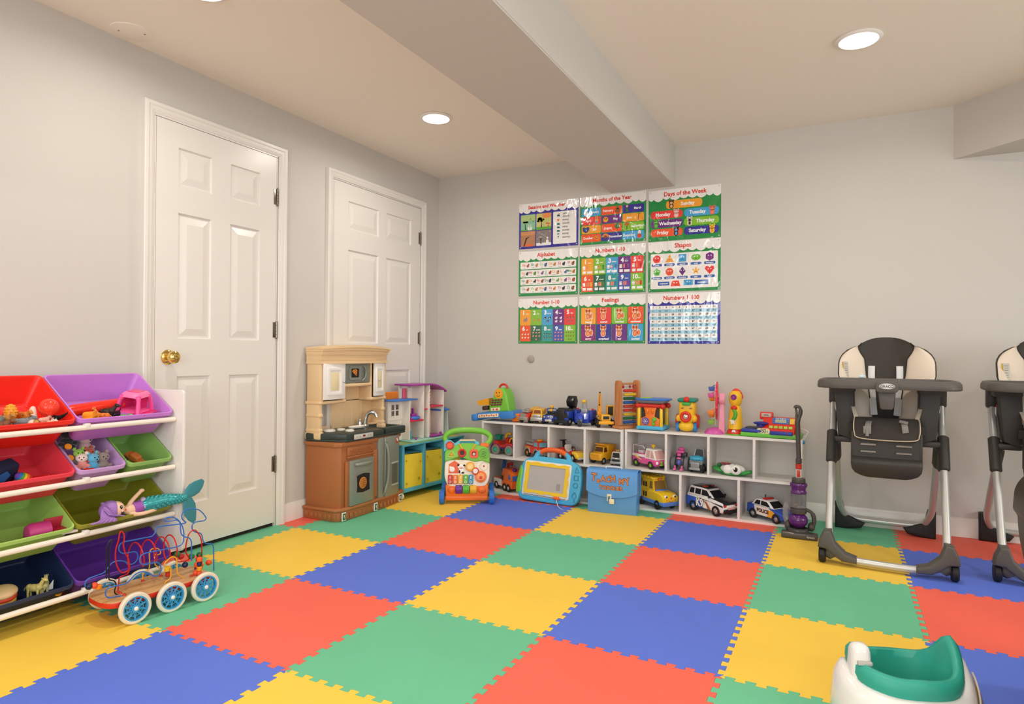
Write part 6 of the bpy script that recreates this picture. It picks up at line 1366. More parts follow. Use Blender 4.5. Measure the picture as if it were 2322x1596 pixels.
    xs = [-W / 2, -0.115, -0.045, 0.045, 0.115, W / 2]; zs = [0.470, 0.494, 0.506, 0.529, 0.541, 0.60]
    for i in range(5):
        for j in range(5):
            if i in (1, 3) and j in (1, 3): continue
            q.box(((xs[i] + xs[i + 1]) / 2, -0.235, (zs[j] + zs[j + 1]) / 2), (xs[i + 1] - xs[i] + 0.0005, 0.022, zs[j + 1] - zs[j] + 0.0005))
    for (a, b, z) in slots: q.ring(rrect(b - a + 0.008, 0.020, 0.009, 4, (a + b) / 2, z), rrect(b - a, 0.011, 0.005, 4, (a + b) / 2, z), -0.250, -0.244, 'y')
    for s_ in (-1, 1): q.box((s_ * 0.1525, -0.22, 0.525), (0.014, 0.055, 0.15), 0.005)
    L = []
    for (z, w_, y0, y1) in ((0.475, 0.159, -0.256, -0.215), (0.462, 0.159, -0.275, -0.215), (0.445, 0.159, -0.280, -0.215), (0.415, 0.155, -0.268, -0.218), (0.395, 0.140, -0.262, -0.222), (0.382, 0.112, -0.256, -0.226), (0.376, 0.09, -0.250, -0.232)):
        L.append([(-w_, y0 + 0.006, z), (-w_ + 0.012, y0, z), (w_ - 0.012, y0, z), (w_, y0 + 0.006, z), (w_, y1, z), (-w_, y1, z)])
    q.loft(L); q.build('footrest', parent=t)
    return t
high_chair('nearer of the two high chairs, wholly in view against the back wall, tray badge visible', (3.126, -0.486, 0), -0.04)
high_chair('second high chair cut off by the right edge of the photo', (3.832, -0.41, 0), -0.04)
for x, y, h, nm in ((3.015, -0.555, '#d8e4ea', 'small clear plastic clip lying on the near high chair tray'), ):
    t = thing('plastic_clip', nm, 'clip', (x, y, 0.893)); q = g(mat(h, r=0.2)); q.box((0, 0, 0.008), (0.03, 0.02, 0.014), 0.004); q.sph((0, 0, 0.018), 0.006, n=10, m=6); q.build('clip', parent=t)
# ================================================================ booster seat in the foreground
def booster():
    t = thing('booster_seat', 'teal and white baby floor seat in the bottom right foreground', 'baby seat', (3.068, -2.385, 0), 0.35)
    TL_ = mat('#2fa08c', r=0.42, bump=0.05, bs=200); WT = mat('#e9e6e2', r=0.2, coat=0.3); GY = mat('#b9ad9c', r=0.3)
    N = 48
    def bump(a, c, w_): return math.exp(-(((a - c + PI) % (2 * PI) - PI) / w_) ** 2)
    def h(a): return 0.200 + 0.075 * bump(a, 0.12, 0.42) + 0.035 * bump(a, 2.95, 0.5) + 0.002 * bump(a, -1.5, 0.75) + 0.005 * bump(a, -2.5, 0.35)
    def R(a):
        c, s_ = abs(math.cos(a)), abs(math.sin(a)); return 1.0 / ((c / 0.126) ** 2.3 + (s_ / 0.098) ** 2.3) ** (1 / 2.3)
    def loop(k, dz, fixed=None, dr=0.0):
        out = []
        for i in range(N):
            a = 2 * PI * i / N; r_ = R(a) * k + dr; out.append(((r_) * math.cos(a), r_ * math.sin(a), h(a) + dz if fixed is None else fixed))
        return out
    q = g(TL_)
    q.loft([loop(1.0, -0.055, dr=0.004), loop(1.0, -0.03, dr=0.010), loop(1.0, -0.010, dr=0.008), loop(1.0, 0.002, dr=-0.002), loop(1.0, 0.0, dr=-0.014), loop(0.86, -0.02), loop(0.78, -0.06), loop(0.70, -0.10), loop(0.60, 0, 0.095), loop(0.35, 0, 0.085), loop(0.05, 0, 0.083)], caps=False)
    q.build('foam_insert', parent=t, ang=80, label='teal foam seat insert')
    q = g(WT)
    q.loft([loop(1.0, -0.050, dr=-0.004), loop(1.0, -0.042, dr=0.008), loop(1.0, -0.046, dr=0.022), loop(1.05, -0.075, dr=0.030), loop(1.08, 0, 0.09, dr=0.034), loop(1.08, 0, 0.03, dr=0.032), loop(1.06, 0, 0.0, dr=0.022)], caps=False)
    q.build('shell', parent=t, ang=80, label='glossy white outer shell')
    q = g(GY)
    L = []
    for k, dz, dr in ((1.05, -0.078, 0.034), (1.08, -0.11, 0.040), (1.08, -0.16, 0.040), (1.06, -0.20, 0.034)):
        L.append([((R(a) * k + dr) * math.cos(a), (R(a) * k + dr) * math.sin(a), max(h(a) + dz, 0.01)) for a in [-1.1 + 1.1 * i / 14 for i in range(15)]])
    q.sheet(L, 0.004); q.build('side_panel', parent=t, ang=60, label='beige grey side panel')
    q = g(WT); q.taper((-0.112, -0.012, 0.09), (0.060, 0.070), (0.046, 0.045), 0.165, 0.018, seg=4); q.build('arm_post', parent=t)
    q = g(mat('#b9b4ac', r=0.35)); q.box((-0.110, -0.042, 0.215), (0.036, 0.012, 0.010), 0.003); q.build('strap_slot', parent=t)
booster()
# ================================================================ dark leather chair at the right edge
def leather_chair():
    t = thing('leather_armchair', 'dark brown leather armchair, only its stitched side in view at the right edge', 'armchair', (3.826, -2.30, 0))
    LE = mat('#3a2d22', r=0.32, bump=0.35, bs=40, noise=0.3, ns=12)
    q = g(LE)
    prof = fillet([(-0.395, 0.03, 0), (-0.41, 0.16, 0), (-0.405, 0.36, 0), (-0.425, 0.47, 0), (-0.428, 0.53, 0), (-0.44, 0.545, 0), (-0.435, 0.62, 0), (-0.40, 0.665, 0), (-0.33, 0.69, 0), (-0.25, 0.66, 0), (-0.24, 0.03, 0)], 0.03, 4, True)
    q.prism([(p.x, p.y) for p in prof], -0.42, 0.40, 'y', r=0.018, seg=3); q.build('armrest', parent=t)
    q = g(LE); q.prism([(-p.x, p.y) for p in prof][::-1], -0.42, 0.40, 'y', r=0.018, seg=3); q.build('armrest', parent=t)
    q = g(LE); q.box((0, -0.03, 0.22), (0.49, 0.72, 0.30), 0.03); q.build('seat_base', parent=t)
    q = g(LE); q.box((0, 0.0, 0.42), (0.485, 0.66, 0.14), 0.05, seg=4); q.build('seat_cushion', parent=t)
    q = g(LE); q.box((0, -0.36, 0.62), (0.62, 0.18, 0.75), 0.06, rot=(0.12, 0, 0), seg=4); q.build('backrest', parent=t)
    q = g(mat('#7a5a2c', r=0.6))
    for k in range(22): q.sph((-0.4, 0.4015 + 0.001, 0.05 + k * 0.022), (0.0022, 0.002, 0.004), n=6, m=4); q.sph((-0.375, 0.4025, 0.05 + k * 0.022), (0.0022, 0.002, 0.004), n=6, m=4)
    q.build('stitching', parent=t, label='tan stitching')
    for sx in (-1, 1):
        for sy in (-1, 1): q = g(mat('#1e1712', r=0.5)); q.taper((sx * 0.33, sy * 0.34, 0), (0.04, 0.04), (0.05, 0.05), 0.04, 0.004); q.build('leg', parent=t)
leather_chair()
# ================================================================ toy vacuum
def vacuum():
    t = thing('toy_vacuum', 'purple and grey upright toy vacuum cleaner standing before the right cubby shelf', 'toy vacuum', (2.715, -0.435, 0))
    GR = mat('#4d4944', r=0.35); PU = mat('#5a1f6e', r=0.2, coat=0.4); RE = mat('#c8341f', r=0.35); CL = mat('#cfd2d4', r=0.08, trans=0.85, ior=1.2)
    q = g(GR); q.box((0.005, -0.045, 0.018), (0.185, 0.062, 0.032), 0.008, rot=(0, 0, 0.03)); q.box((0.005, -0.02, 0.036), (0.03, 0.03, 0.014), 0.005); q.build('floor_head', parent=t)
    q = g(mat('#b7b2aa', r=0.3)); q.box((-0.05, -0.074, 0.030), (0.055, 0.003, 0.006)); q.text('dyson', 0.017, (0.062, -0.0795, 0.020), ex=0.0003, bold=0.0003); q.m(mat('#a8332a', r=0.4)); q.text('ANIMAL', 0.009, (-0.05, -0.0795, 0.022), ex=0.0003) if False else None; q.build('print', parent=t)
    q = g(PU); q.sph((-0.004, 0.01, 0.088), (0.050, 0.048, 0.044), n=32, m=20); q.build('ball', parent=t, label='glossy purple ball')
    q = g(GR); q.lathe([(0.046, 0.047), (0.056, 0.043), (0.058, 0.034), (0.052, 0.026), (0.0, 0.026)], (-0.004, 0.01, 0), n=28)
    q.lathe([(0, 0.126), (0.040, 0.127), (0.043, 0.135), (0.041, 0.155), (0, 0.158)], (-0.004, 0.012, 0), n=28)
    q.tube(catmull([(0.032, 0.015, 0.150), (0.062, 0.015, 0.135), (0.075, 0.015, 0.105), (0.072, 0.015, 0.065), (0.052, 0.015, 0.042)], 6), [0.009] * 8 + [0.012] * 9 + [0.010] * 8, 12); q.sph((0.062, 0.02, 0.055), (0.02, 0.03, 0.026), n=14, m=8); q.sph((-0.058, 0.02, 0.05), (0.018, 0.03, 0.028), n=14, m=8); q.build('chassis', parent=t)
    q = g(CL); q.lathe([(0.038, 0.158), (0.040, 0.160), (0.040, 0.236), (0.038, 0.238), (0.037, 0.236), (0.037, 0.160), (0.038, 0.158)], (-0.004, 0.012, 0), n=32); q.build('clear_bin', parent=t, label='clear plastic dust bin')
    q = g(mat('#77716c', r=0.4)); q.cyl((-0.004, 0.012, 0.158), (-0.004, 0.012, 0.238), 0.020, n=20); q.build('cyclone', parent=t)
    cs = ['#e0523a', '#f0a23a', '#e8e2d4', '#d8b8c0', '#c8442f', '#f2c86a']
    q = g()
    for k in range(90):
        a = random.uniform(1.5, 5.6); r_ = random.uniform(0.022, 0.035); zt = 0.165 + 0.030 * max(0, -math.cos(a)) + 0.006
        q.m(mat(cs[k % 6], r=0.4)); q.sph((-0.004 + r_ * math.cos(a), 0.012 + r_ * math.sin(a) * 0.98, random.uniform(0.161, zt)), 0.0026, n=6, m=4)
    o = q.build('coloured_beads', parent=t, label='coloured beads inside the bin'); o['kind'] = 'stuff'
    q = g(PU); q.lathe([(0, 0.238), (0.041, 0.238), (0.043, 0.244), (0.037, 0.256), (0.038, 0.266), (0.044, 0.278), (0.046, 0.288), (0.042, 0.296), (0, 0.298)], (-0.004, 0.012, 0), n=32); q.build('cyclone_top', parent=t, label='glossy purple cyclone')
    q = g(GR); q.lathe([(0, 0.297), (0.035, 0.297), (0.037, 0.305), (0.034, 0.322), (0, 0.326)], (-0.004, 0.012, 0), n=28); q.build('bin_lid', parent=t)
    q = g(mat('#d6cfc9', r=0.15)); q.cyl((-0.004, 0.012, 0.322), (-0.004, 0.012, 0.372), 0.016, n=20, bev=0.003); q.m(RE); q.box((-0.004, -0.0045, 0.348), (0.016, 0.004, 0.038), 0.001); q.build('neck', parent=t)
    q = g(RE); q.cyl((-0.004, 0.012, 0.372), (-0.004, 0.012, 0.402), 0.0165, n=20, bev=0.003); q.build('red_collar', parent=t)
    q = g(GR); q.cyl((-0.004, 0.012, 0.402), (-0.004, 0.012, 0.432), 0.0155, n=20, bev=0.002)
    for k in range(3): q.torus((-0.004, 0.012, 0.408 + k * 0.009), 0.0158, 0.002, 'z', 20, 6)
    q.cyl((-0.004, 0.012, 0.43), (-0.012, 0.012, 0.64), 0.0125, n=18); q.build('pole', parent=t)
    q = g(GR); q.tube(catmull([(-0.012, 0.012, 0.63), (-0.006, 0.012, 0.655), (0.002, 0.012, 0.68), (0.003, 0.012, 0.705), (-0.006, 0.012, 0.72), (-0.020, 0.012, 0.722), (-0.026, 0.012, 0.712)], 5), [0.0125] * 5 + [0.011] * 10 + [0.009] * 16, 14); q.tube(catmull([(-0.016, 0.012, 0.64), (-0.018, 0.012, 0.665), (-0.017, 0.012, 0.69), (-0.022, 0.012, 0.716)], 5), 0.006, 10); q.build('handle', parent=t)
    q = g(mat('#d3d1cd', r=0.1, trans=0.7, ior=1.15)); q.sph((-0.070, 0.03, 0.12), (0.018, 0.022, 0.062), n=16, m=12); q.build('clear_cover', parent=t)
vacuum()
# ================================================================ toys on the floor by the shelves
def wheel(t, c, r, w_, tyre='#1d1d1f', hub='#b9b9b7', ax='y', n=26, spokes=0, nm='wheel'):
    q = g(mat(tyre, r=0.55)); q.at(c)
    q.lathe([(r * 0.55, -w_ / 2), (r * 0.9, -w_ / 2), (r, -w_ * 0.3), (r, w_ * 0.3), (r * 0.9, w_ / 2), (r * 0.55, w_ / 2), (r * 0.55, -w_ / 2)], ax=ax, n=n)
    o = q.build(nm, parent=t)
    q = g(mat(hub, r=0.3, metal=0.5 if hub in ('#b9b9b7', '#c9c9c7') else 0)); q.at(c)
    q.lathe([(0, -w_ * 0.42), (r * 0.22, -w_ * 0.45), (r * 0.3, -w_ * 0.3), (r * 0.57, -w_ * 0.25), (r * 0.57, w_ * 0.25), (r * 0.3, w_ * 0.3), (r * 0.22, w_ * 0.45), (0, w_ * 0.42)], ax=ax, n=n)
    if spokes:
        q.m(mat('#3a3a3c', r=0.5))
        for k in range(spokes):
            a = 2 * PI * k / spokes; p = (r * 0.42 * math.cos(a), r * 0.42 * math.sin(a))
            for s_ in (-1, 1): q.sph((p[0], s_ * w_ * 0.28, p[1]) if ax == 'y' else (s_ * w_ * 0.28, p[0], p[1]), (r * 0.09, w_ * 0.05, r * 0.09) if ax == 'y' else (w_ * 0.05, r * 0.09, r * 0.09), n=8, m=5)
    q.build('hub', parent=o)
    return o
def walker():
    t = thing('baby_walker', 'green and orange baby push walker with piano keys standing by the blue unit', 'push walker', (0.632, -0.560, 0), 0.52)
    GN = mat('#7cc442', r=0.3); OR = mat('#f07427', r=0.35); CR = mat('#f2e7d2', r=0.35); BL = mat('#3374c8', r=0.35); CY = mat('#63c2cf', r=0.35); YE = mat('#f2b32c', r=0.35)
    # base and side rails
    q = g(OR); q.box((0, -0.125, 0.085), (0.285, 0.05, 0.095), 0.012); q.box((0, -0.135, 0.040), (0.285, 0.04, 0.03), 0.008)
    for s_ in (-1, 1):
        q.box((s_ * 0.128, 0.0, 0.050), (0.022, 0.24, 0.030), 0.008)
        q.sph((s_ * 0.100, -0.148, 0.095), (0.028, 0.014, 0.024), n=16, m=10)
    q.build('base', parent=t)
    q = g(YE)
    for s_ in (-1, 1): q.tube(catmull([(s_ * 0.135, 0.11, 0.05), (s_ * 0.14, 0.05, 0.18), (s_ * 0.14, -0.03, 0.26)], 5), 0.013, 10); [q.torus((s_ * 0.14, 0.045 - k * 0.008, 0.19 + k * 0.008), 0.013, 0.003, 'z', 12, 5) for k in range(6)]
    q.build('side_strut', parent=t, label='yellow ribbed struts')
    for k, h in enumerate(('#6b2f9a', '#59b63a', '#f0b52c')):
        q = g(mat(h, r=0.3)); q.cyl((-0.075 + k * 0.048, -0.135, 0.098), (-0.031 + k * 0.048, -0.135, 0.098), 0.033, n=24, bev=0.003); q.build('roller', parent=t)
    for s_ in (-1, 1):
        for y in (-0.135, 0.115):
            wheel(t, (s_ * 0.166, y, 0.045), 0.045, 0.034, '#2f6fc4', '#2f6fc4', 'x')
            q = g(BL); q.at((s_ * 0.166, y, 0.045)); [q.box((0, 0.044 * math.cos(a), 0.044 * math.sin(a)), (0.032, 0.005, 0.005), 0.001, rot=(a, 0, 0)) for a in [2 * PI * k / 12 for k in range(12)]]; q.build('tread', parent=t)
    # tilted panels in a local frame leaning back
    TI = -0.24
    A = Matrix.Translation((0, -0.150, 0.13)) @ Euler((TI, 0, 0)).to_matrix().to_4x4()
    def F(mt): q = g(mt); q.M = A; return q
    q = F(CR); q.prism(fillet([(-0.150, 0.16, 0), (-0.152, 0.05, 0), (-0.128, -0.01, 0), (0.128, -0.01, 0), (0.152, 0.05, 0), (0.150, 0.16, 0)], 0.03, 5, True) and [(p.x, p.y) for p in fillet([(-0.150, 0.165, 0), (-0.152, 0.05, 0), (-0.128, -0.012, 0), (0.128, -0.012, 0), (0.152, 0.05, 0), (0.150, 0.165, 0)], 0.03, 5, True)], 0.0, 0.035, 'y', r=0.008, seg=3); q.build('play_panel', parent=t, label='cream play panel')
    gp = [(-0.150, 0.15), (-0.10, 0.165), (-0.05, 0.185), (0, 0.165), (0.05, 0.150), (0.10, 0.158), (0.150, 0.14), (0.152, 0.21), (0.13, 0.25), (0.07, 0.262), (0.04, 0.275), (-0.04, 0.275), (-0.07, 0.262), (-0.13, 0.25), (-0.152, 0.21)]
    q = F(GN); q.prism(gp, -0.008, 0.035, 'y', r=0.007, seg=3); q.build('upper_panel', parent=t, label='green upper panel')
    q = F(CY); q.prism([(-0.158, 0.215), (-0.158, 0.285), (-0.14, 0.30), (-0.11, 0.295), (-0.085, 0.275), (-0.05, 0.30), (0.05, 0.30), (0.08, 0.28), (0.08, 0.262), (-0.1, 0.255)], -0.002, 0.03, 'y', r=0.006); q.m(mat('#1f7f92', r=0.35)); q.prism(rrect(0.105, 0.022, 0.010, 5, 0.0, 0.278), -0.004, 0.0, 'y'); q.m(mat('#e9d39a', r=0.4)); q.prism([(-0.055, 0.290), (0.055, 0.290), (0.05, 0.300), (-0.05, 0.300)], -0.005, -0.001, 'y'); q.build('top_trim', parent=t, label='turquoise top trim')
    q = F(OR); q.box((0.115, 0.014, 0.262), (0.06, 0.032, 0.028), 0.008); q.build('corner_cap', parent=t)
    # gears and flowers
    def gear(x, z, r_, h1, h2, n=12, nm='gear'):
        q = F(mat(h1, r=0.3)); P = []
        for k in range(n * 2): rr = r_ if k % 2 else r_ * 0.88; P.append((x + rr * math.cos(PI * k / n), z + rr * math.sin(PI * k / n)))
        q.prism(P, -0.014, 0.0, 'y', r=0.002); q.m(mat(h2, r=0.35)); q.lathe([(0, -0.017), (r_ * 0.6, -0.016), (r_ * 0.66, -0.013)], (x, 0, z), 'y', 20); q.build(nm, parent=t)
    gear(-0.118, 0.258, 0.030, '#c8321f', '#e85a2c', 8, 'flower_button'); gear(0.020, 0.118, 0.033, '#f0a62c', '#f6d58a', 14); gear(0.056, 0.088, 0.026, '#d8342a', '#f0e3dc', 12); gear(0.092, 0.052, 0.040, '#f0722a', '#f4a05a', 16)
    q = F(mat('#d8321f', r=0.35)); q.lathe([(0, -0.024), (0.010, -0.023), (0.011, -0.016)], (0.092, 0, 0.045), 'y', 16); q.build('gear_knob', parent=t)
    for (x, z, k) in ((-0.035, 0.208, 'r'), (0.045, 0.203, 's'), (-0.105, 0.200, 't')):
        if k == 'r': q = F(mat('#d8341f', r=0.3)); q.torus((x, -0.010, z), 0.022, 0.007, 'y', 24, 8); q.m(mat('#3a1c14', r=0.4)); q.lathe([(0, -0.0095), (0.018, -0.0092)], (x, 0, z), 'y', 20)
        elif k == 's': q = F(mat('#f0592a', r=0.3)); q.ring(rrect(0.056, 0.056, 0.014, 5, x, z), rrect(0.030, 0.030, 0.007, 5, x, z), -0.018, -0.006, 'y'); q.m(mat('#9a3420', r=0.4)); q.prism(rrect(0.032, 0.032, 0.007, 5, x, z), -0.0105, -0.008, 'y'); q.m(mat('#f3efe9', r=0.3)); q.torus((x, -0.012, z - 0.003), 0.006, 0.003, 'y', 16, 6)
        else: q = F(mat('#a9d45a', r=0.3)); q.tube(fillet([(x - 0.028, -0.008, z - 0.020), (x + 0.030, -0.008, z - 0.018), (x - 0.004, -0.008, z + 0.026)], 0.014, 5, True), 0.005, 8, closed=True); q.m(mat('#c9a62c', r=0.35)); q.sph((x, -0.006, z - 0.003), (0.018, 0.006, 0.016), n=14, m=8)
        q.build('shape_button', parent=t)
    q = F(mat('#6fb239', r=0.4)); q.lathe([(0, -0.0095), (0.030, -0.0095), (0.034, -0.011), (0.036, -0.008)], (0.112, 0, 0.205), 'y', 24); q.m(mat('#2c4a1c', r=0.5)); [q.box((0.105 + 0.004 * k, -0.011, 0.185 + k * 0.010), (0.03, 0.001, 0.002), rot=(0, 0.3, 0)) for k in range(4)]; q.build('speaker_grille', parent=t)
    q = F(YE)
    for s_ in (-1, 1): q.tube(catmull([(s_ * 0.035 + 0.0, -0.006, 0.235), (s_ * 0.045 + 0.0, -0.012, 0.25), (s_ * 0.055 + 0.0, -0.010, 0.268)], 4), 0.005, 8)
    q.build('feeler', parent=t, label='yellow stalks')
    q = F(mat('#e8683f', r=0.4)); q.prism([(-0.125, 0.075), (-0.055, 0.075), (-0.048, 0.135), (-0.085, 0.158), (-0.122, 0.135)], -0.003, 0.0, 'y', r=0.001); q.m(mat('#f6f1ea', r=0.4)); q.sph((-0.10, -0.004, 0.100), (0.018, 0.004, 0.018), n=14, m=8); q.sph((-0.112, -0.004, 0.112), (0.007, 0.004, 0.010), n=10, m=6)
    q.m(mat('#f6f1ea', r=0.4)); q.sph((-0.040, -0.005, 0.118), (0.024, 0.005, 0.018), n=14, m=8); q.sph((-0.038, -0.005, 0.090), (0.020, 0.005, 0.018), n=14, m=8); q.m(mat('#1d1b1c', r=0.4)); q.sph((-0.058, -0.007, 0.128), (0.008, 0.004, 0.007), n=10, m=6); q.sph((-0.020, -0.007, 0.126), (0.008, 0.004, 0.007), n=10, m=6); q.sph((-0.050, -0.008, 0.085), (0.006, 0.004, 0.010), n=10, m=6); q.sph((-0.028, -0.008, 0.078), (0.010, 0.004, 0.006), n=10, m=6)
    q.m(mat('#f0a79c', r=0.4)); q.sph((-0.039, -0.008, 0.110), (0.014, 0.004, 0.007), n=10, m=6); q.build('farm_picture', parent=t, label='raised barn with a white chick and a cow')
    q = F(mat('#e9dcc4', r=0.4)); q.torus((0.112, -0.001, 0.122), 0.026, 0.003, 'y', 24, 6); q.m(mat('#d8341f', r=0.4)); q.sph((0.112, -0.003, 0.122), (0.006, 0.004, 0.006), n=10, m=6); q.build('round_recess', parent=t)
    for k, h in enumerate(('#cf2f22', '#f07427', '#f2b32c', '#5fb63a', '#2f8fb4')):
        q = F(mat(h, r=0.25)); x = -0.112 + k * 0.0345; q.box((x, -0.006, 0.034), (0.031, 0.016, 0.062), 0.006); q.m(mat('#f6f2ea', r=0.4)); q.torus((x, -0.0148, 0.016), 0.007, 0.0018, 'y', 16, 5); q.text(str(k + 1), 0.022, (x, -0.0155, 0.046), ex=0.0005, bold=0.0006); q.build('piano_key', parent=t)
    q = g(GN); P = catmull([(-0.125, -0.055, 0.38), (-0.150, -0.035, 0.408), (-0.150, -0.02, 0.440), (-0.10, -0.008, 0.468), (0, -0.003, 0.476), (0.10, -0.008, 0.468), (0.150, -0.02, 0.440), (0.150, -0.035, 0.408), (0.125, -0.055, 0.38)], 6)
    q.tube(P, [0.017 + 0.004 * math.exp(-((i - 24) / 9) ** 2) for i in range(len(P))], 16); [q.torus((P[i].x, P[i].y, P[i].z), 0.0175, 0.0022, rot=(0, math.atan2((P[i + 1] - P[i]).x, (P[i + 1] - P[i]).z), 0), n=14, k=5) for i in (12, 13, 14, 34, 35, 36)]; q.build('handle', parent=t, label='bright green arched handle')
walker()
def easel():
    t = thing('drawing_board', 'blue and yellow magnetic drawing board leaning on the left cubby shelf', 'drawing board', (1.168, -0.426, 0.010), rot=(math.radians(-13), math.radians(1.5), 0.0))
    CY = mat('#4db4dc', r=0.3); YE = mat('#f5cc2e', r=0.35); GN = mat('#76c043', r=0.35); OR = mat('#f0692a', r=0.35)
    out = fillet([(-0.215, 0.0, 0), (-0.235, 0.10, 0), (-0.215, 0.265, 0), (-0.12, 0.30, 0), (0.12, 0.30, 0), (0.215, 0.265, 0), (0.24, 0.14, 0), (0.215, 0.0, 0), (0.09, -0.002, 0), (-0.09, -0.002, 0)], 0.06, 6, True)
    q = g(CY); q.prism([(p.x, p.y) for p in out], 0.0, 0.045, 'y', r=0.012, seg=3)
    for s_ in (-1, 1): q.tube(catmull([(s_ * 0.125, 0.022, 0.28), (s_ * 0.112, 0.022, 0.315), (s_ * 0.09, 0.022, 0.332)], 5), [0.024, 0.023, 0.021, 0.02, 0.019, 0.018, 0.017, 0.017, 0.016, 0.016, 0.016], 14)
    q.build('frame', parent=t)
    q = g(GN); q.prism([(p.x, p.y) for p in fillet([(-0.236, 0.03, 0), (-0.243, 0.10, 0), (-0.225, 0.235, 0), (-0.195, 0.20, 0), (-0.205, 0.12, 0), (-0.19, 0.05, 0)], 0.03, 5, True)], -0.003, 0.046, 'y', r=0.008); q.build('side_grip', parent=t, label='green side grip')
    q = g(mat('#e9e4dc', r=0.4)); q.prism(rrect(0.345, 0.235, 0.018, 5, -0.018, 0.148), -0.005, 0.002, 'y', r=0.002); q.build('face_plate', parent=t)
    wav = []
    cx, cz, w_, h_ = -0.018, 0.152, 0.315, 0.205
    base = []
    for (x0, z0, x1, z1, n_) in ((cx - w_ / 2, cz - h_ / 2, cx + w_ / 2, cz - h_ / 2, 18), (cx + w_ / 2, cz - h_ / 2, cx + w_ / 2, cz + h_ / 2, 12), (cx + w_ / 2, cz + h_ / 2, cx - w_ / 2, cz + h_ / 2, 18), (cx - w_ / 2, cz + h_ / 2, cx - w_ / 2, cz - h_ / 2, 12)):
        dx, dz = x1 - x0, z1 - z0; L = math.hypot(dx, dz); nx, nz = dz / L, -dx / L
        for k in range(n_):
            u = k / n_; a = 0.004 * math.sin(u * 3 * 2 * PI) * (1 if min(u, 1 - u) > 0.06 else 0.3); base.append(((x0 + dx * u + nx * a, z0 + dz * u + nz * a), (cx + (x0 + dx * u - cx) * 0.845, cz + (z0 + dz * u - cz) * 0.80)))
    q = g(YE); q.ring([b[0] for b in base], [b[1] for b in base], -0.011, -0.003, 'y'); q.build('wavy_frame', parent=t, label='yellow wavy frame')
    q = g(mat('#b9b4ad', r=0.35, bump=0.1, bs=600)); q.box((cx, -0.0055, cz), (w_ * 0.846, 0.001, h_ * 0.801)); q.m(mat('#a39a92', r=0.5)); q.box((cx + 0.092, -0.0063, cz - 0.045), (0.028, 0.0005, 0.045)); q.build('screen', parent=t, label='grey drawing screen')
    q = g(mat('#2c2c2e', r=0.5)); q.box((cx, -0.0058, 0.0365), (0.31, 0.002, 0.003)); q.build('slider_slot', parent=t)
    q = g(OR); q.cyl((0.055, -0.010, 0.036), (0.090, -0.010, 0.036), 0.011, n=20, bev=0.003); q.cyl((0.048, -0.010, 0.036), (0.098, -0.010, 0.036), 0.006, n=14); q.build('slider_knob', parent=t, label='orange slider knob')
    P = catmull([(-0.095, 0.022, 0.327), (-0.06, 0.022, 0.345), (0, 0.022, 0.352), (0.06, 0.022, 0.345), (0.095, 0.022, 0.327)], 6)
    q = g(OR); q.tube(P, 0.0165, 16); [q.torus((p.x, p.y, p.z), 0.0165, 0.003, rot=(0, PI / 2 - p.x * 3, 0), n=14, k=5) for p in P[3:-3:2]]; q.build('handle', parent=t, label='orange ribbed handle')
    DK = mat('#2f8cb8', r=0.35)
    for (z, k) in ((0.235, 't'), (0.185, 's'), (0.135, 'c'), (0.06, 'f')):
        q = g(DK); x = 0.192
        if k == 't': P = [(x - 0.016, z - 0.018), (x + 0.018, z - 0.014), (x - 0.004, z + 0.024)]
        elif k == 's': P = rrect(0.034, 0.034, 0.005, 3, x, z)
        elif k == 'c': P = circ(0.018, 20, x, z)
        else: P = [(x - 0.003, z - 0.034), (x + 0.006, z - 0.034), (x + 0.006, z - 0.008), (x + 0.017, z - 0.002), (x + 0.015, z + 0.012), (x + 0.005, z + 0.03), (x - 0.008, z + 0.03), (x - 0.018, z + 0.010), (x - 0.016, z - 0.004), (x - 0.003, z - 0.010)]
        cxx = sum(p[0] for p in P) / len(P); czz = sum(p[1] for p in P) / len(P)
        q.ring(P, [(cxx + (a - cxx) * 0.72, czz + (b - czz) * 0.72) for a, b in P], -0.0035, 0.002, 'y'); q.build('stamp_recess', parent=t)
    q = g(mat('#e9e6e0', r=0.4)); q.tube(catmull([(0.078, -0.018, 0.028), (0.088, -0.03, 0.010), (0.11, -0.05, -0.014), (0.16, -0.09, -0.028), (0.22, -0.10, -0.031), (0.275, -0.11, -0.033)], 5), 0.0022, 6); q.build('pen_cord', parent=t, label='white pen cord')
easel()
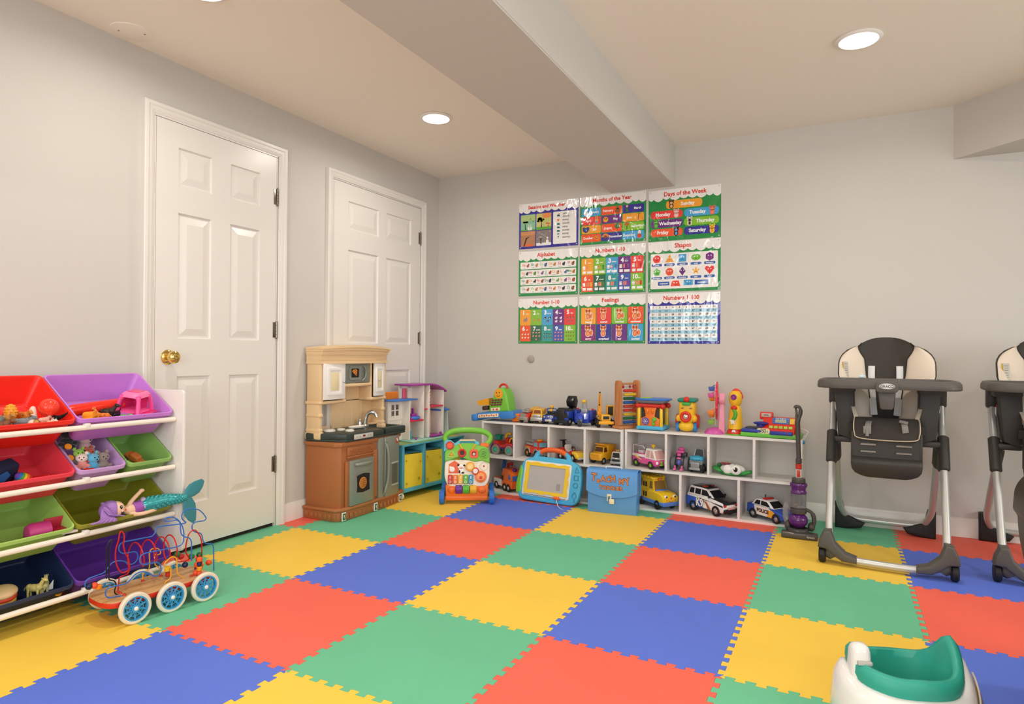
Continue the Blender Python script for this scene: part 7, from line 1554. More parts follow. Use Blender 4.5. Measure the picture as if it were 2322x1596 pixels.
def carry_case():
    t = thing('carrying_case', 'blue plastic case lettered TEACH MY TODDLER standing before the shelves', 'carrying case', (1.630, -0.405, 0), math.radians(5))
    BL = mat('#5b9bdc', r=0.4, bump=0.08, bs=500); q = g(BL)
    q.prism([(-0.155, 0.0), (0.155, 0.0), (0.156, 0.255), (-0.156, 0.255)], -0.055, 0.055, 'y', r=0.003); q.build('box', parent=t)
    # lid flap: rolls from the back over the top and down the front
    q = g(BL); rows = []
    prof = [(0.058, 0.10), (0.058, 0.24), (0.052, 0.262), (0.03, 0.272), (-0.03, 0.274), (-0.052, 0.268), (-0.062, 0.252), (-0.065, 0.20), (-0.066, 0.15)]
    for (y, z) in prof: rows.append([(-0.163 + 0.326 * k / 16, y, z) for k in range(17)])
    for u in (0.33, 0.66, 1.0):
        rows.append([(-0.163 + 0.326 * k / 16, -0.067, 0.15 - u * (0.012 + 0.036 * math.sin(PI * k / 16) ** 0.7)) for k in range(17)])
    q.sheet(rows, 0.002); q.build('flap', parent=t, ang=60)
    q = g(mat('#4a2a1c', r=0.5))
    for pas in (0, 1):
        for (s_, x, z, rr, sz) in (('T', -0.114, 0.222, 0.12, 0.068), ('e', -0.085, 0.205, 0.0, 0.050), ('A', -0.054, 0.217, -0.05, 0.050), ('C', -0.022, 0.215, 0.05, 0.050), ('H', 0.010, 0.220, -0.08, 0.058), ('M', 0.063, 0.207, 0.06, 0.050), ('Y', 0.100, 0.208, -0.22, 0.062)):
            q.m(mat('#4a2a1c', r=0.5) if not pas else mat('#e0833a', r=0.45)); q.text(s_, sz, (x, -0.0664 - 0.0008 * (pas + 1), z), rot=(PI / 2, rr, 0), ex=0.0003, bold=0.0034 if not pas else 0.0014, sx=0.82)
    for pas in (0, 1):
        q.m(mat('#4a2a1c', r=0.5) if not pas else mat('#e0833a', r=0.45)); q.text('TODDLER', 0.033, (-0.003, -0.0672 - 0.0008 * (pas + 1), 0.162), ex=0.0003, bold=0.0024 if not pas else 0.0008, sx=1.0)
    q.m(mat('#2a4a7a', r=0.5)); q.text('.', 0.02, (0.072, -0.0682, 0.172), ex=0.0003)
    q.build('lettering', parent=t, label='orange lettering TEACH MY TODDLER')
    q = g(mat('#ece3c4', r=0.35)); q.box((-0.012, -0.071, 0.118), (0.030, 0.005, 0.014), 0.002); q.box((-0.024, -0.071, 0.098), (0.006, 0.005, 0.034), 0.001); q.box((0.004, -0.073, 0.080), (0.032, 0.006, 0.032), 0.003); q.box((-0.002, -0.071, 0.103), (0.008, 0.004, 0.030), 0.001); q.build('latch', parent=t, label='cream latch')
    q = g(mat('#dfe7f2', r=0.4)); q.tube(catmull([(-0.05, 0.0, 0.274), (-0.048, 0.0, 0.284), (0, 0, 0.288), (0.048, 0, 0.284), (0.05, 0, 0.274)], 4), 0.004, 8); q.build('carry_handle', parent=t)
carry_case()
# ================================================================ toys on and in the cubby shelves
def side_prism(t, name, prof, w_, h, r=0.006, y=0.0, **k):
    q = g(mat(h, **k)); q.prism(prof, y - w_ / 2, y + w_ / 2, 'y', r=r, seg=3); return q.build(name, parent=t)
def vehicle(name, label, loc, rz, L, W, body, cabin, glass, c1, c2, wr, wx, tyre='#1d1d1f', hub='#b9b9b7', glass_c='#1a1c20', cat='toy car', inset=0.006, bump_c=None, **kw):
    """profiles in (x forward, z); glass: list of side window polygons"""
    t = thing(name, label, cat, loc, rz)
    side_prism(t, 'body', body, W, c1, r=min(0.008, W * 0.08), r_=0) if False else None
    q = g(mat(c1, r=0.25, coat=0.3)); q.prism(body, -W / 2, W / 2, 'y', r=min(0.009, W * 0.09), seg=3); q.build('body', parent=t)
    if cabin:
        q = g(mat(c2, r=0.25, coat=0.3)); n = len(cabin)
        cx = sum(p[0] for p in cabin) / n; z0 = min(p[1] for p in cabin); z1 = max(p[1] for p in cabin)
        def ww(z): return (W / 2 - inset) * (1 - 0.16 * (z - z0) / max(z1 - z0, 1e-5))
        A = [(p[0], -ww(p[1]), p[1]) for p in cabin]; B = [(p[0], ww(p[1]), p[1]) for p in cabin]
        bm = bmesh.new(); va = [bm.verts.new(v) for v in A]; vb = [bm.verts.new(v) for v in B]
        bm.faces.new(va[::-1]); bm.faces.new(vb)
        for i in range(n): bm.faces.new((va[i], va[(i + 1) % n], vb[(i + 1) % n], vb[i]))
        bmesh.ops.recalc_face_normals(bm, faces=bm.faces); bmesh.ops.bevel(bm, geom=list(bm.edges), offset=0.003, segments=2, affect='EDGES'); q.addbm(bm); q.build('cabin', parent=t)
        q = g(mat(glass_c, r=0.12))
        for P in glass:
            if len(P) == 2:           # windscreen or rear glass between two profile points
                (xa, za), (xb, zb) = P; d = Vector((zb - za, 0, -(xb - xa))); d = d.normalized() * (0.0022 if d.x * (xa + xb - 2 * cx) > 0 else -0.0022)
                m0, m1 = 0.12, 0.88
                pts = []
                for u, s_ in ((m0, -1), (m0, 1), (m1, 1), (m1, -1)):
                    x = xa + (xb - xa) * u; z = za + (zb - za) * u; pts.append((x + d.x, s_ * (ww(z) - 0.007), z + d.z))
                q.add(pts + [(p[0] - d.x * 1.5, p[1], p[2] - d.z * 1.5) for p in pts], [(0, 1, 2, 3), (0, 4, 5, 1), (1, 5, 6, 2), (2, 6, 7, 3), (3, 7, 4, 0)])
            else:
                for s_ in (-1, 1): q.add([(x, s_ * (ww(z) + 0.0012), z) for x, z in P] + [(x, s_ * (ww(z) - 0.002), z) for x, z in P], [list(range(len(P)))] + [(i, (i + 1) % len(P), len(P) + (i + 1) % len(P), len(P) + i) for i in range(len(P))])
        q.build('window', parent=t, label='dark windows')
    for x in wx:
        for s_ in (-1, 1): wheel(t, (x, s_ * (W / 2 - wr * 0.18), wr), wr, wr * 0.62, tyre, hub, 'y', 22, spokes=kw.get('spokes', 5))
    return t
def part(t, name, h, fn, label=None, **k):
    q = g(mat(h, **k)); fn(q); return q.build(name, parent=t, label=label)
ZT, ZM, ZB = 0.5155, 0.2655, 0.0155
# ---- green toy till on a blue tray, top left
t = thing('toy_cash_register', 'green smiling toy till on a tilted blue tray', 'toy till', (0.690, -0.205, ZT + 0.022), rot=(0, math.radians(-5.5), 0.0))
part(t, 'tray', '#3f86d2', lambda q: (q.taper((0, 0, 0.0), (0.35, 0.19), (0.29, 0.16), 0.045, 0.008), q.box((-0.16, -0.02, 0.012), (0.05, 0.17, 0.05), 0.012), q.box((0.11, -0.085, 0.018), (0.11, 0.03, 0.055), 0.008)), r=0.35)
part(t, 'conveyor', '#e9dcc0', lambda q: (q.box((-0.045, -0.089, 0.020), (0.17, 0.010, 0.026), 0.003, rot=(-0.35, 0, 0)), q.m(mat('#e0683c', r=0.4)), [q.sph((-0.115 + k * 0.02, -0.0955, 0.020 + 0.004 * (k % 2)), (0.007, 0.003, 0.006), n=8, m=6) for k in range(8)]), label='printed vegetable strip')
part(t, 'body', '#79c440', lambda q: (q.prism([(-0.055, 0.04), (0.115, 0.04), (0.108, 0.13), (0.100, 0.18), (0.075, 0.212), (0.03, 0.215), (0.0, 0.19), (-0.015, 0.14), (-0.05, 0.085)], -0.065, 0.06, 'y', r=0.016, seg=4)), r=0.3)
part(t, 'screen_face', '#f2a62c', lambda q: (q.lathe([(0, -0.068), (0.034, -0.067), (0.038, -0.060)], (0.040, 0, 0.172), 'y', 28), q.m(mat('#2a1a10')), q.sph((0.028, -0.069, 0.182), (0.003, 0.002, 0.006), n=8, m=6), q.sph((0.050, -0.069, 0.182), (0.003, 0.002, 0.006), n=8, m=6), q.torus((0.038, -0.0685, 0.168), 0.014, 0.0015, 'y', 16, 5, a0=PI * 1.15, a1=PI * 1.85)), r=0.35, label='round orange smiling screen')
part(t, 'key', '#7a2f3c', lambda q: [q.sph((-0.02 + c * 0.023 + r_ * 0.006, -0.068, 0.095 + r_ * 0.017), (0.010, 0.007, 0.007), n=10, m=6) for c in range(4) for r_ in range(3)], r=0.25, label='dark red round keys')
part(t, 'label_plate', '#e8e0cf', lambda q: (q.box((0.005, -0.067, 0.062), (0.075, 0.006, 0.024), 0.004), q.m(mat('#e8702c', r=0.4)), q.sph((0.02, -0.0705, 0.062), (0.012, 0.002, 0.008), n=10, m=6), q.sph((-0.01, -0.0705, 0.062), (0.008, 0.002, 0.007), n=10, m=6)))
part(t, 'carry_handle', '#d8321f', lambda q: q.torus((0.055, -0.01, 0.205), 0.034, 0.008, 'y', 20, 8, a0=0.1, a1=PI - 0.1), r=0.3)
part(t, 'coin_scoop', '#f2a62c', lambda q: (q.loft([[(-0.155, -0.05, 0.13), (-0.155, 0.02, 0.13), (-0.145, 0.02, 0.098), (-0.145, -0.05, 0.098)], [(-0.055, -0.05, 0.145), (-0.055, 0.02, 0.145), (-0.055, 0.02, 0.095), (-0.055, -0.05, 0.095)]]), q.m(mat('#4a3222', r=0.5)), q.box((-0.09, -0.03, 0.075), (0.05, 0.05, 0.03), 0.008)), r=0.35)
t2 = thing('toy_scoop', 'bright orange plastic scoop beside the green toy till', 'toy scoop', (0.872, -0.235, ZT + 0.006), rot=(0, -0.12, 0.1)); part(t2, 'scoop', '#f28027', lambda q: (q.taper((-0.02, 0, 0.0), (0.055, 0.06), (0.085, 0.07), 0.055, 0.006), q.box((0.045, 0, 0.058), (0.09, 0.045, 0.006), 0.003, rot=(0, -0.25, 0))), r=0.35)
# ---- small vehicles on the top
t = vehicle('toy_car', 'small red toy roadster with silver bonnet next to the orange scoop', (0.940, -0.215, ZT), math.radians(-100), 0.15, 0.082, [(-0.07, 0.02), (0.075, 0.02), (0.082, 0.045), (0.070, 0.068), (0.01, 0.075), (-0.06, 0.072), (-0.075, 0.05)], None, [], '#cf2f22', '#cf2f22', 0.021, (-0.045, 0.05))
part(t, 'bonnet', '#b9b9b7', lambda q: (q.box((0.035, 0, 0.078), (0.06, 0.06, 0.008), 0.003), q.box((0.083, 0, 0.032), (0.012, 0.078, 0.024), 0.004), q.prism(rrect(0.05, 0.026, 0.01, 4, 0, 0.055), 0.076, 0.083, 'x'), [q.torus((0.02 + k * 0.016, 0, 0.083), 0.018, 0.003, 'x', 12, 5, a0=0, a1=PI) for k in range(3)]), metal=0.6, r=0.3)
part(t, 'ladder', '#f2b42c', lambda q: (q.box((-0.05, 0.0, 0.095), (0.08, 0.05, 0.010), 0.003, rot=(0, 0.2, 0)), q.box((-0.02, 0.0, 0.085), (0.02, 0.03, 0.02), 0.003)), r=0.35)
t = vehicle('toy_truck', 'small yellow toy dump truck with silver bumper on the shelf top', (1.012, -0.215, ZT), math.radians(-80), 0.14, 0.082, [(-0.065, 0.02), (0.06, 0.02), (0.068, 0.05), (0.058, 0.066), (-0.065, 0.066)], [(0.008, 0.066), (0.056, 0.066), (0.046, 0.098), (0.012, 0.10)], [((0.056, 0.066), (0.046, 0.098))], '#f2bd2a', '#f2bd2a', 0.021, (-0.042, 0.045), glass_c='#8a4a2a')
part(t, 'bumper', '#b3b3b0', lambda q: (q.box((0.072, 0, 0.032), (0.016, 0.088, 0.028), 0.005), q.box((0.070, 0, 0.055), (0.01, 0.06, 0.018), 0.003)), metal=0.6, r=0.3)
part(t, 'tipper', '#e8a820', lambda q: q.taper((-0.03, 0, 0.066), (0.07, 0.07), (0.085, 0.085), 0.035, 0.004), r=0.35)
t = vehicle('toy_police_car', 'tiny blue and black toy patrol car with yellow beacon on the shelf top', (1.105, -0.21, ZT), math.radians(-84), 0.14, 0.088, [(-0.065, 0.018), (0.062, 0.018), (0.070, 0.04), (0.055, 0.062), (-0.065, 0.062)], [(-0.045, 0.062), (0.03, 0.062), (0.015, 0.072), (-0.04, 0.072)], [], '#1d3f9a', '#20242c', 0.022, (-0.042, 0.042))
part(t, 'roll_bar', '#3a62b8', lambda q: (q.tube(fillet([(-0.01, -0.033, 0.065), (-0.01, -0.033, 0.105), (-0.01, 0.033, 0.105), (-0.01, 0.033, 0.065)], 0.01, 4), 0.004, 8), q.m(mat('#20242c')), q.box((-0.01, 0, 0.078), (0.04, 0.05, 0.02), 0.005)), r=0.3)
part(t, 'beacon', '#f2b42c', lambda q: (q.sph((-0.01, 0, 0.117), (0.014, 0.015, 0.012), n=14, m=8), q.box((-0.002, 0, 0.092), (0.02, 0.02, 0.022), 0.005)), r=0.35)
part(t, 'grille', '#c9c9c7', lambda q: (q.box((0.070, 0, 0.028), (0.008, 0.05, 0.016), 0.002), q.sph((0.066, -0.03, 0.05), 0.007, n=10, m=6), q.sph((0.066, 0.03, 0.05), 0.007, n=10, m=6), q.sph((0.066, 0, 0.052), 0.008, n=10, m=6)), metal=0.5)
t = vehicle('toy_truck', 'blue toy recycling truck with a raised black scoop on the shelf top', (1.224, -0.215, ZT), math.radians(-98), 0.17, 0.11, [(-0.08, 0.02), (0.075, 0.02), (0.082, 0.05), (0.072, 0.098), (-0.08, 0.10)], [(-0.07, 0.10), (0.065, 0.098), (0.05, 0.118), (-0.06, 0.118)], [((0.082, 0.05), (0.072, 0.098))], '#2344a8', '#202226', 0.028, (-0.05, 0.05))
part(t, 'nose_plate', '#26272b', lambda q: (q.box((0.080, 0, 0.065), (0.010, 0.06, 0.09), 0.006), q.box((0.083, 0, 0.026), (0.016, 0.11, 0.022), 0.005)), r=0.3)
part(t, 'scoop', '#191a1c', lambda q: (q.prism(fillet([(-0.03, 0.12, 0), (0.01, 0.135, 0), (0.02, 0.17, 0), (-0.005, 0.20, 0), (-0.035, 0.20, 0), (-0.05, 0.16, 0)], 0.008, 3, True) and [(p.x, p.y) for p in fillet([(-0.03, 0.115, 0), (0.01, 0.13, 0), (0.022, 0.165, 0), (-0.005, 0.20, 0), (-0.035, 0.20, 0), (-0.05, 0.16, 0)], 0.008, 3, True)], 0.005, 0.062, 'y', r=0.004)), r=0.25, label='raised glossy black scoop')
t = vehicle('toy_tow_truck', 'blue toy tow vehicle with grey crane arm and yellow hook wheel on the shelf top', (1.352, -0.215, ZT), math.radians(-92), 0.15, 0.105, [(-0.07, 0.02), (0.045, 0.02), (0.055, 0.05), (0.03, 0.085), (-0.07, 0.10)], None, [], '#2340b0', '#2340b0', 0.024, (-0.04,), hub='#4a4d55')
part(t, 'nose', '#2f4fc4', lambda q: (q.sph((0.055, 0, 0.055), (0.035, 0.024, 0.026), n=16, m=10), q.m(mat('#6c7078', r=0.3, metal=0.5)), q.box((0.075, 0, 0.040), (0.02, 0.04, 0.03), 0.006)), r=0.3)
wheel(t, (0.080, 0, 0.020), 0.020, 0.018, '#3c3e42', '#8a8d92', 'y', 20)
part(t, 'side_pod', '#1f3aa0', lambda q: [(q.box((-0.02, s_ * 0.055, 0.075), (0.09, 0.022, 0.065), 0.006), q.m(mat('#c8322a')), q.box((-0.02, s_ * 0.055, 0.112), (0.018, 0.014, 0.01), 0.002), q.m(mat('#1f3aa0'))) for s_ in (-1, 1)])
part(t, 'crane_arm', '#a9adb4', lambda q: (q.tube([(-0.02, -0.018, 0.09), (-0.005, -0.012, 0.165)], 0.005, 8), q.tube([(-0.02, 0.018, 0.09), (-0.005, 0.012, 0.165)], 0.005, 8), q.box((-0.015, 0, 0.10), (0.03, 0.045, 0.03), 0.004), q.m(mat('#f2c12c')), q.cyl((-0.005, -0.012, 0.165), (-0.005, 0.012, 0.165), 0.012, n=18)), metal=0.3, r=0.35)
# crane
t = thing('toy_crane', 'yellow toy crane truck with upright boom on the shelf top', 'toy crane', (1.492, -0.200, ZT), math.radians(-62))
part(t, 'chassis', '#f2ae27', lambda q: (q.box((0.01, 0, 0.042), (0.15, 0.062, 0.018), 0.004), q.box((0.085, 0, 0.034), (0.014, 0.10, 0.020), 0.004), q.box((-0.045, 0, 0.055), (0.05, 0.085, 0.014), 0.004)), r=0.35)
part(t, 'bonnet', '#f2b32c', lambda q: (q.taper((0.045, 0, 0.052), (0.07, 0.066), (0.055, 0.058), 0.035, 0.005), q.m(mat('#2a2a2a')), q.box((0.0805, 0, 0.068), (0.004, 0.040, 0.020), 0.001)), r=0.35)
part(t, 'cab', '#f2ae27', lambda q: (q.box((-0.018, 0.02, 0.105), (0.055, 0.006, 0.07), 0.002), q.box((-0.018, 0.062, 0.105), (0.055, 0.006, 0.07), 0.002), q.box((-0.018, 0.041, 0.140), (0.058, 0.050, 0.006), 0.002), q.box((-0.042, 0.041, 0.105), (0.006, 0.044, 0.07), 0.002), q.m(mat('#2a2a2a')), q.box((-0.014, 0.041, 0.10), (0.03, 0.03, 0.04), 0.004), q.box((0.006, 0.041, 0.112), (0.002, 0.034, 0.035))), r=0.35)
part(t, 'turntable', '#e89a1f', lambda q: (q.cyl((-0.02, 0, 0.062), (-0.02, 0, 0.075), 0.035, n=24), q.box((-0.045, -0.03, 0.085), (0.05, 0.03, 0.03), 0.005)), r=0.35)
part(t, 'boom', '#f2a427', lambda q: (q.loft([[(-0.04 + a * s_, -0.025 + b * s_, z) for a, b in ((-1, -1), (1, -1), (1, 1), (-1, 1))] for z, s_ in ((0.08, 0.013), (0.15, 0.011), (0.225, 0.007))]), q.m(mat('#232323')), q.sph((-0.04, -0.025, 0.228), (0.009, 0.007, 0.007), n=10, m=6), q.cyl((-0.052, -0.02, 0.09), (-0.05, -0.02, 0.16), 0.004, n=8), q.tube([(-0.028, -0.025, 0.22), (-0.024, -0.03, 0.15)], 0.0012, 5), q.sph((-0.024, -0.03, 0.145), 0.005, n=8, m=6)), r=0.35)
for x in (-0.05, 0.055):
    for s_ in (-1, 1): wheel(t, (x, s_ * 0.048, 0.026), 0.026, 0.022, '#1c1b1a', '#f29a2a', 'y', 22)
# abacus
t = thing('abacus', 'tall wooden abacus with red, yellow, green and blue bead rows', 'abacus', (1.655, -0.205, ZT), math.radians(58))
WD = wood('#b97343', '#cf8d5a', 4, 0.5, (10, 10, 1.5))
q = g(WD); q.box((0, 0, 0.010), (0.20, 0.075, 0.020), 0.005); q.build('base', parent=t)
for s_ in (-1, 1): q = g(WD); q.prism([(p.x, p.y) for p in fillet([(-0.03, 0.02, 0), (0.03, 0.02, 0), (0.03, 0.30, 0), (0.02, 0.318, 0), (-0.02, 0.318, 0), (-0.03, 0.30, 0)], 0.012, 4, True)], s_ * 0.078 - 0.009, s_ * 0.078 + 0.009, 'x', r=0.003); q.build('post', parent=t)
q = g(WD); q.box((0, 0.0, 0.295), (0.14, 0.016, 0.014), 0.003); q.build('top_rail', parent=t)
for k, h in enumerate(('#2a62b8', '#1f7a3c', '#e9c22a', '#d8402a', '#d8402a', '#2a62b8', '#1f6a3c', '#e9c22a', '#d8402a', '#c8281f')):
    z = 0.040 + k * 0.0262
    q = g(mat('#c9c5bc', r=0.3, metal=0.7)); q.cyl((-0.072, 0, z), (0.072, 0, z), 0.0013, n=6); q.m(mat(h, r=0.3))
    if k == 9: xs_ = [-0.05, -0.038, 0.02, 0.05]
    else: xs_ = [0.066 - j * 0.0105 for j in range(10)]
    for x in xs_: q.sph((x, 0, z), (0.0058, 0.0105, 0.0105), n=10, m=8)
    q.build('bead_row', parent=t)
# activity cube with a tray on top
t = thing('activity_cube', 'orange and yellow activity cube with shape buttons, under the blue tray', 'activity toy', (1.822, -0.185, ZT), math.radians(-3))
part(t, 'base', '#4fb4e0', lambda q: (q.box((0, 0, 0.016), (0.175, 0.15, 0.026), 0.010), [q.sph((sx * 0.078, sy * 0.065, 0.012), (0.014, 0.014, 0.012), n=12, m=8) for sx in (-1, 1) for sy in (-1, 1)]), r=0.3)
for sx in (-1, 1):
    for sy in (-1, 1): part(t, 'corner_post', '#f4cd2e', lambda q: q.box((sx * 0.074, sy * 0.06, 0.085), (0.020, 0.020, 0.125), 0.006), r=0.3)
part(t, 'front_panel', '#f07a24', lambda q: (q.prism([(-0.062, 0.025), (0.062, 0.025), (0.062, 0.075), (0.03, 0.090), (0.036, 0.13), (0.045, 0.150), (-0.045, 0.150), (-0.036, 0.13), (-0.03, 0.090), (-0.062, 0.075)], -0.064, -0.050, 'y', r=0.004), q.sph((-0.018, -0.066, 0.125), (0.010, 0.006, 0.018), n=12, m=8), q.sph((0.018, -0.066, 0.125), (0.010, 0.006, 0.018), n=12, m=8)), r=0.35)
part(t, 'purple_wheel', '#6a5aa0', lambda q: (q.lathe([(0, -0.070), (0.024, -0.069), (0.026, -0.062)], (-0.030, 0, 0.058), 'y', 24), q.m(mat('#e9d8e4', r=0.4)), [q.sph((-0.030 + 0.014 * math.cos(a), -0.0705, 0.058 + 0.014 * math.sin(a)), (0.004, 0.002, 0.003), n=6, m=5) for a in [k * PI / 3 for k in range(6)]], q.sph((-0.030, -0.0705, 0.058), (0.006, 0.002, 0.006), n=8, m=5)))
part(t, 'green_saxophone', '#6abf3a', lambda q: (q.sph((0.030, -0.068, 0.072), (0.016, 0.008, 0.015), n=12, m=8), q.tube(catmull([(0.026, -0.067, 0.062), (0.020, -0.067, 0.05), (0.026, -0.067, 0.036), (0.032, -0.067, 0.05)], 4), 0.006, 8)), r=0.3, label='green raised shape')
part(t, 'top_rail', '#cf2b22', lambda q: (q.cyl((-0.08, -0.058, 0.158), (0.08, -0.058, 0.158), 0.013, n=18), q.cyl((-0.08, 0.058, 0.158), (0.08, 0.058, 0.158), 0.013, n=18), [q.sph((sx * 0.082, sy * 0.06, 0.156), 0.018, n=14, m=8) for sx in (-1, 1) for sy in (-1, 1)]), r=0.3)
part(t, 'inner_box', '#4a4038', lambda q: q.box((0, 0.0, 0.09), (0.13, 0.09, 0.11), 0.004), r=0.6)
t = thing('toy_drum_pad', 'blue rimmed grey toy tray lying on top of the activity cube', 'toy tray', (1.824, -0.185, ZT + 0.171), math.radians(-2))
part(t, 'tray', '#8a9092', lambda q: (q.taper((0, 0, 0.0), (0.15, 0.11), (0.20, 0.15), 0.024, 0.006)), r=0.4)
part(t, 'rim', '#2f74d4', lambda q: (q.prism(rrect(0.225, 0.165, 0.05, 6, 0, 0), 0.022, 0.034, 'z', r=0.004), q.m(mat('#a9cf4a', r=0.4)), q.prism(rrect(0.08, 0.08, 0.03, 5, -0.05, 0), 0.033, 0.037, 'z', r=0.001)), r=0.3)
# yellow bear-train
t = thing('toy_train_engine', 'yellow toy engine with green roof, red ring nose and blue feet on the shelf top', 'toy engine', (2.042, -0.175, ZT), math.radians(2))
YL = '#f6c42c'
part(t, 'body', YL, lambda q: (q.box((0, 0.02, 0.145), (0.105, 0.10, 0.095), 0.020, seg=4), q.sph((0, -0.01, 0.09), (0.058, 0.055, 0.045), n=20, m=12), q.sph((0, -0.035, 0.035), (0.050, 0.035, 0.032), n=20, m=12), q.sph((-0.048, -0.03, 0.085), (0.02, 0.022, 0.022), n=12, m=8), q.sph((0.048, -0.03, 0.085), (0.02, 0.022, 0.022), n=12, m=8)), r=0.3)
part(t, 'roof', '#1f8a78', lambda q: q.box((0, 0.02, 0.200), (0.118, 0.115, 0.026), 0.012, seg=3), r=0.35)
part(t, 'whistle', '#d8321f', lambda q: q.sph((0, -0.035, 0.205), (0.019, 0.015, 0.020), n=16, m=10), r=0.3)
part(t, 'visor', '#3fae4c', lambda q: q.box((0, -0.040, 0.178), (0.052, 0.02, 0.020), 0.006), r=0.35)
part(t, 'nose_ring', '#e0321f', lambda q: (q.torus((0, -0.062, 0.098), 0.026, 0.010, 'y', 28, 10), q.m(mat('#d8d0c0', r=0.15, metal=0.8)), q.sph((0, -0.062, 0.098), (0.018, 0.010, 0.018), n=18, m=10)), r=0.3, label='red ring round a silver nose')
part(t, 'seat_wheel', '#d8321f', lambda q: [q.cyl((s_ * 0.048, 0.02, 0.065), (s_ * 0.072, 0.02, 0.065), 0.044, n=28, bev=0.006) for s_ in (-1, 1)], r=0.3)
part(t, 'foot_wheel', '#2f86cc', lambda q: [q.cyl((s_ * 0.044, -0.02, 0.030), (s_ * 0.064, -0.02, 0.030), 0.030, n=24, bev=0.004) for s_ in (-1, 1)], r=0.3)
part(t, 'eye_window', '#a8743a', lambda q: [q.box((s_ * 0.026, -0.030, 0.150), (0.018, 0.006, 0.010), 0.003) for s_ in (-1, 1)], r=0.3)
# ferris wheel seen edge on
t = thing('toy_ferris_wheel', 'pink and red toy ferris wheel with hanging baskets, seen edge on', 'toy ferris wheel', (2.226, -0.185, ZT), math.radians(8))
part(t, 'base', '#d65fb0', lambda q: (q.lathe([(0.062, 0.0), (0.060, 0.010), (0.045, 0.026), (0.02, 0.036), (0, 0.038)], (-0.012, 0, 0), n=28)), r=0.3, label='magenta dome base')
part(t, 'tower', '#f39fb8', lambda q: (q.taper((0.030, 0, 0.0), (0.040, 0.05), (0.026, 0.04), 0.22, 0.006), q.cyl((0.012, 0, 0.215), (0.048, 0, 0.215), 0.038, n=26, bev=0.005)), r=0.35)
part(t, 'wheel_frame', '#e23a52', lambda q: (q.torus((0.0, 0, 0.205), 0.105, 0.007, 'x', 36, 8), q.cyl((-0.008, 0, 0.205), (0.014, 0, 0.205), 0.02, n=16), [q.cyl((0, 0, 0.205), (0, 0.105 * math.cos(a), 0.205 + 0.105 * math.sin(a)), 0.006, n=8) for a in [0.35 + k * PI / 3 for k in range(6)]], [q.cyl((-0.004, 0.105 * math.cos(a), 0.205 + 0.105 * math.sin(a)), (0.006, 0.105 * math.cos(a), 0.205 + 0.105 * math.sin(a)), 0.014, n=14) for a in [0.35 + k * PI / 3 for k in range(6)]]), r=0.3)
part(t, 'white_pin', '#f3efe9', lambda q: q.cyl((-0.01, 0, 0.05), (-0.01, 0, 0.325), 0.002, n=6))
for a, h in zip([0.35 + k * PI / 3 for k in range(6)], ('#f2953a', '#4f6fb8', '#d45a9a', '#f28a3a', '#8ac04a', '#f2953a')):
    y, z = 0.105 * math.cos(a), 0.205 + 0.105 * math.sin(a)
    part(t, 'basket', h, lambda q: (q.taper((-0.032, y, z - 0.045), (0.030, 0.034), (0.042, 0.046), 0.028, 0.004), q.cyl((-0.032, y, z - 0.02), (-0.004, y, z), 0.003, n=6)), r=0.35)
# yellow standing toy with green arm
t = thing('toy_tower', 'tall yellow rattle-shaped toy with red crest and bendy green arm', 'toy figure', (2.338, -0.185, ZT), math.radians(-4))
part(t, 'base', '#d8341f', lambda q: (q.lathe([(0.052, 0.006), (0.050, 0.018), (0.036, 0.038), (0, 0.042)], n=28), q.m(mat('#5fbf3a', r=0.35)), q.lathe([(0, 0), (0.055, 0), (0.056, 0.007), (0, 0.008)], n=28), q.m(mat('#e9dfe9', r=0.4)), q.lathe([(0, -0.0495), (0.011, -0.049), (0.012, -0.044)], (0, 0, 0.022), 'y', 18)), r=0.3)
part(t, 'body', '#f6c22a', lambda q: (q.lathe([(0, 0.035), (0.044, 0.036), (0.043, 0.06), (0.037, 0.14), (0.034, 0.165), (0.026, 0.178), (0.034, 0.19), (0.040, 0.215), (0.039, 0.245), (0.028, 0.268), (0, 0.274)], n=28)), r=0.3)
part(t, 'crest', '#e0402a', lambda q: q.tube(catmull([(-0.018, 0, 0.262), (0.0, 0, 0.274), (0.022, 0, 0.262), (0.036, 0, 0.238), (0.040, 0, 0.222)], 4), [0.006, 0.008, 0.010, 0.011, 0.012, 0.012, 0.012, 0.012, 0.011, 0.011, 0.010, 0.009, 0.008, 0.007, 0.006, 0.005, 0.004], 10), r=0.35)
part(t, 'eye', '#7a2a8a', lambda q: (q.torus((-0.004, -0.038, 0.232), 0.012, 0.0065, 'y', 20, 8), q.m(mat('#c83a8a', r=0.3)), q.sph((-0.004, -0.038, 0.232), (0.009, 0.005, 0.009), n=12, m=8)), r=0.25, label='purple ring eye')
part(t, 'collar', '#d8341f', lambda q: q.sph((-0.002, -0.030, 0.165), (0.020, 0.018, 0.014), n=16, m=10), r=0.3)
part(t, 'bendy_arm', '#59b83a', lambda q: (q.tube(catmull([(-0.002, -0.036, 0.155), (0.010, -0.044, 0.135), (0.006, -0.046, 0.112), (-0.002, -0.046, 0.098)], 5), 0.010, 12), [q.torus(p, 0.0105, 0.0022, 'z', 14, 5) for p in catmull([(-0.002, -0.036, 0.155), (0.010, -0.044, 0.135), (0.006, -0.046, 0.112), (-0.002, -0.046, 0.098)], 3)]), r=0.35)
part(t, 'glove', '#f3f0ea', lambda q: (q.sph((-0.006, -0.047, 0.085), (0.012, 0.008, 0.013), n=12, m=8), [q.sph((-0.013 + k * 0.007, -0.050, 0.074 + 0.002 * (k % 2)), (0.0042, 0.0042, 0.009), n=8, m=6) for k in range(3)], q.sph((-0.018, -0.049, 0.088), (0.005, 0.004, 0.007), rot=(0, 0.5, 0), n=8, m=6)), r=0.4)
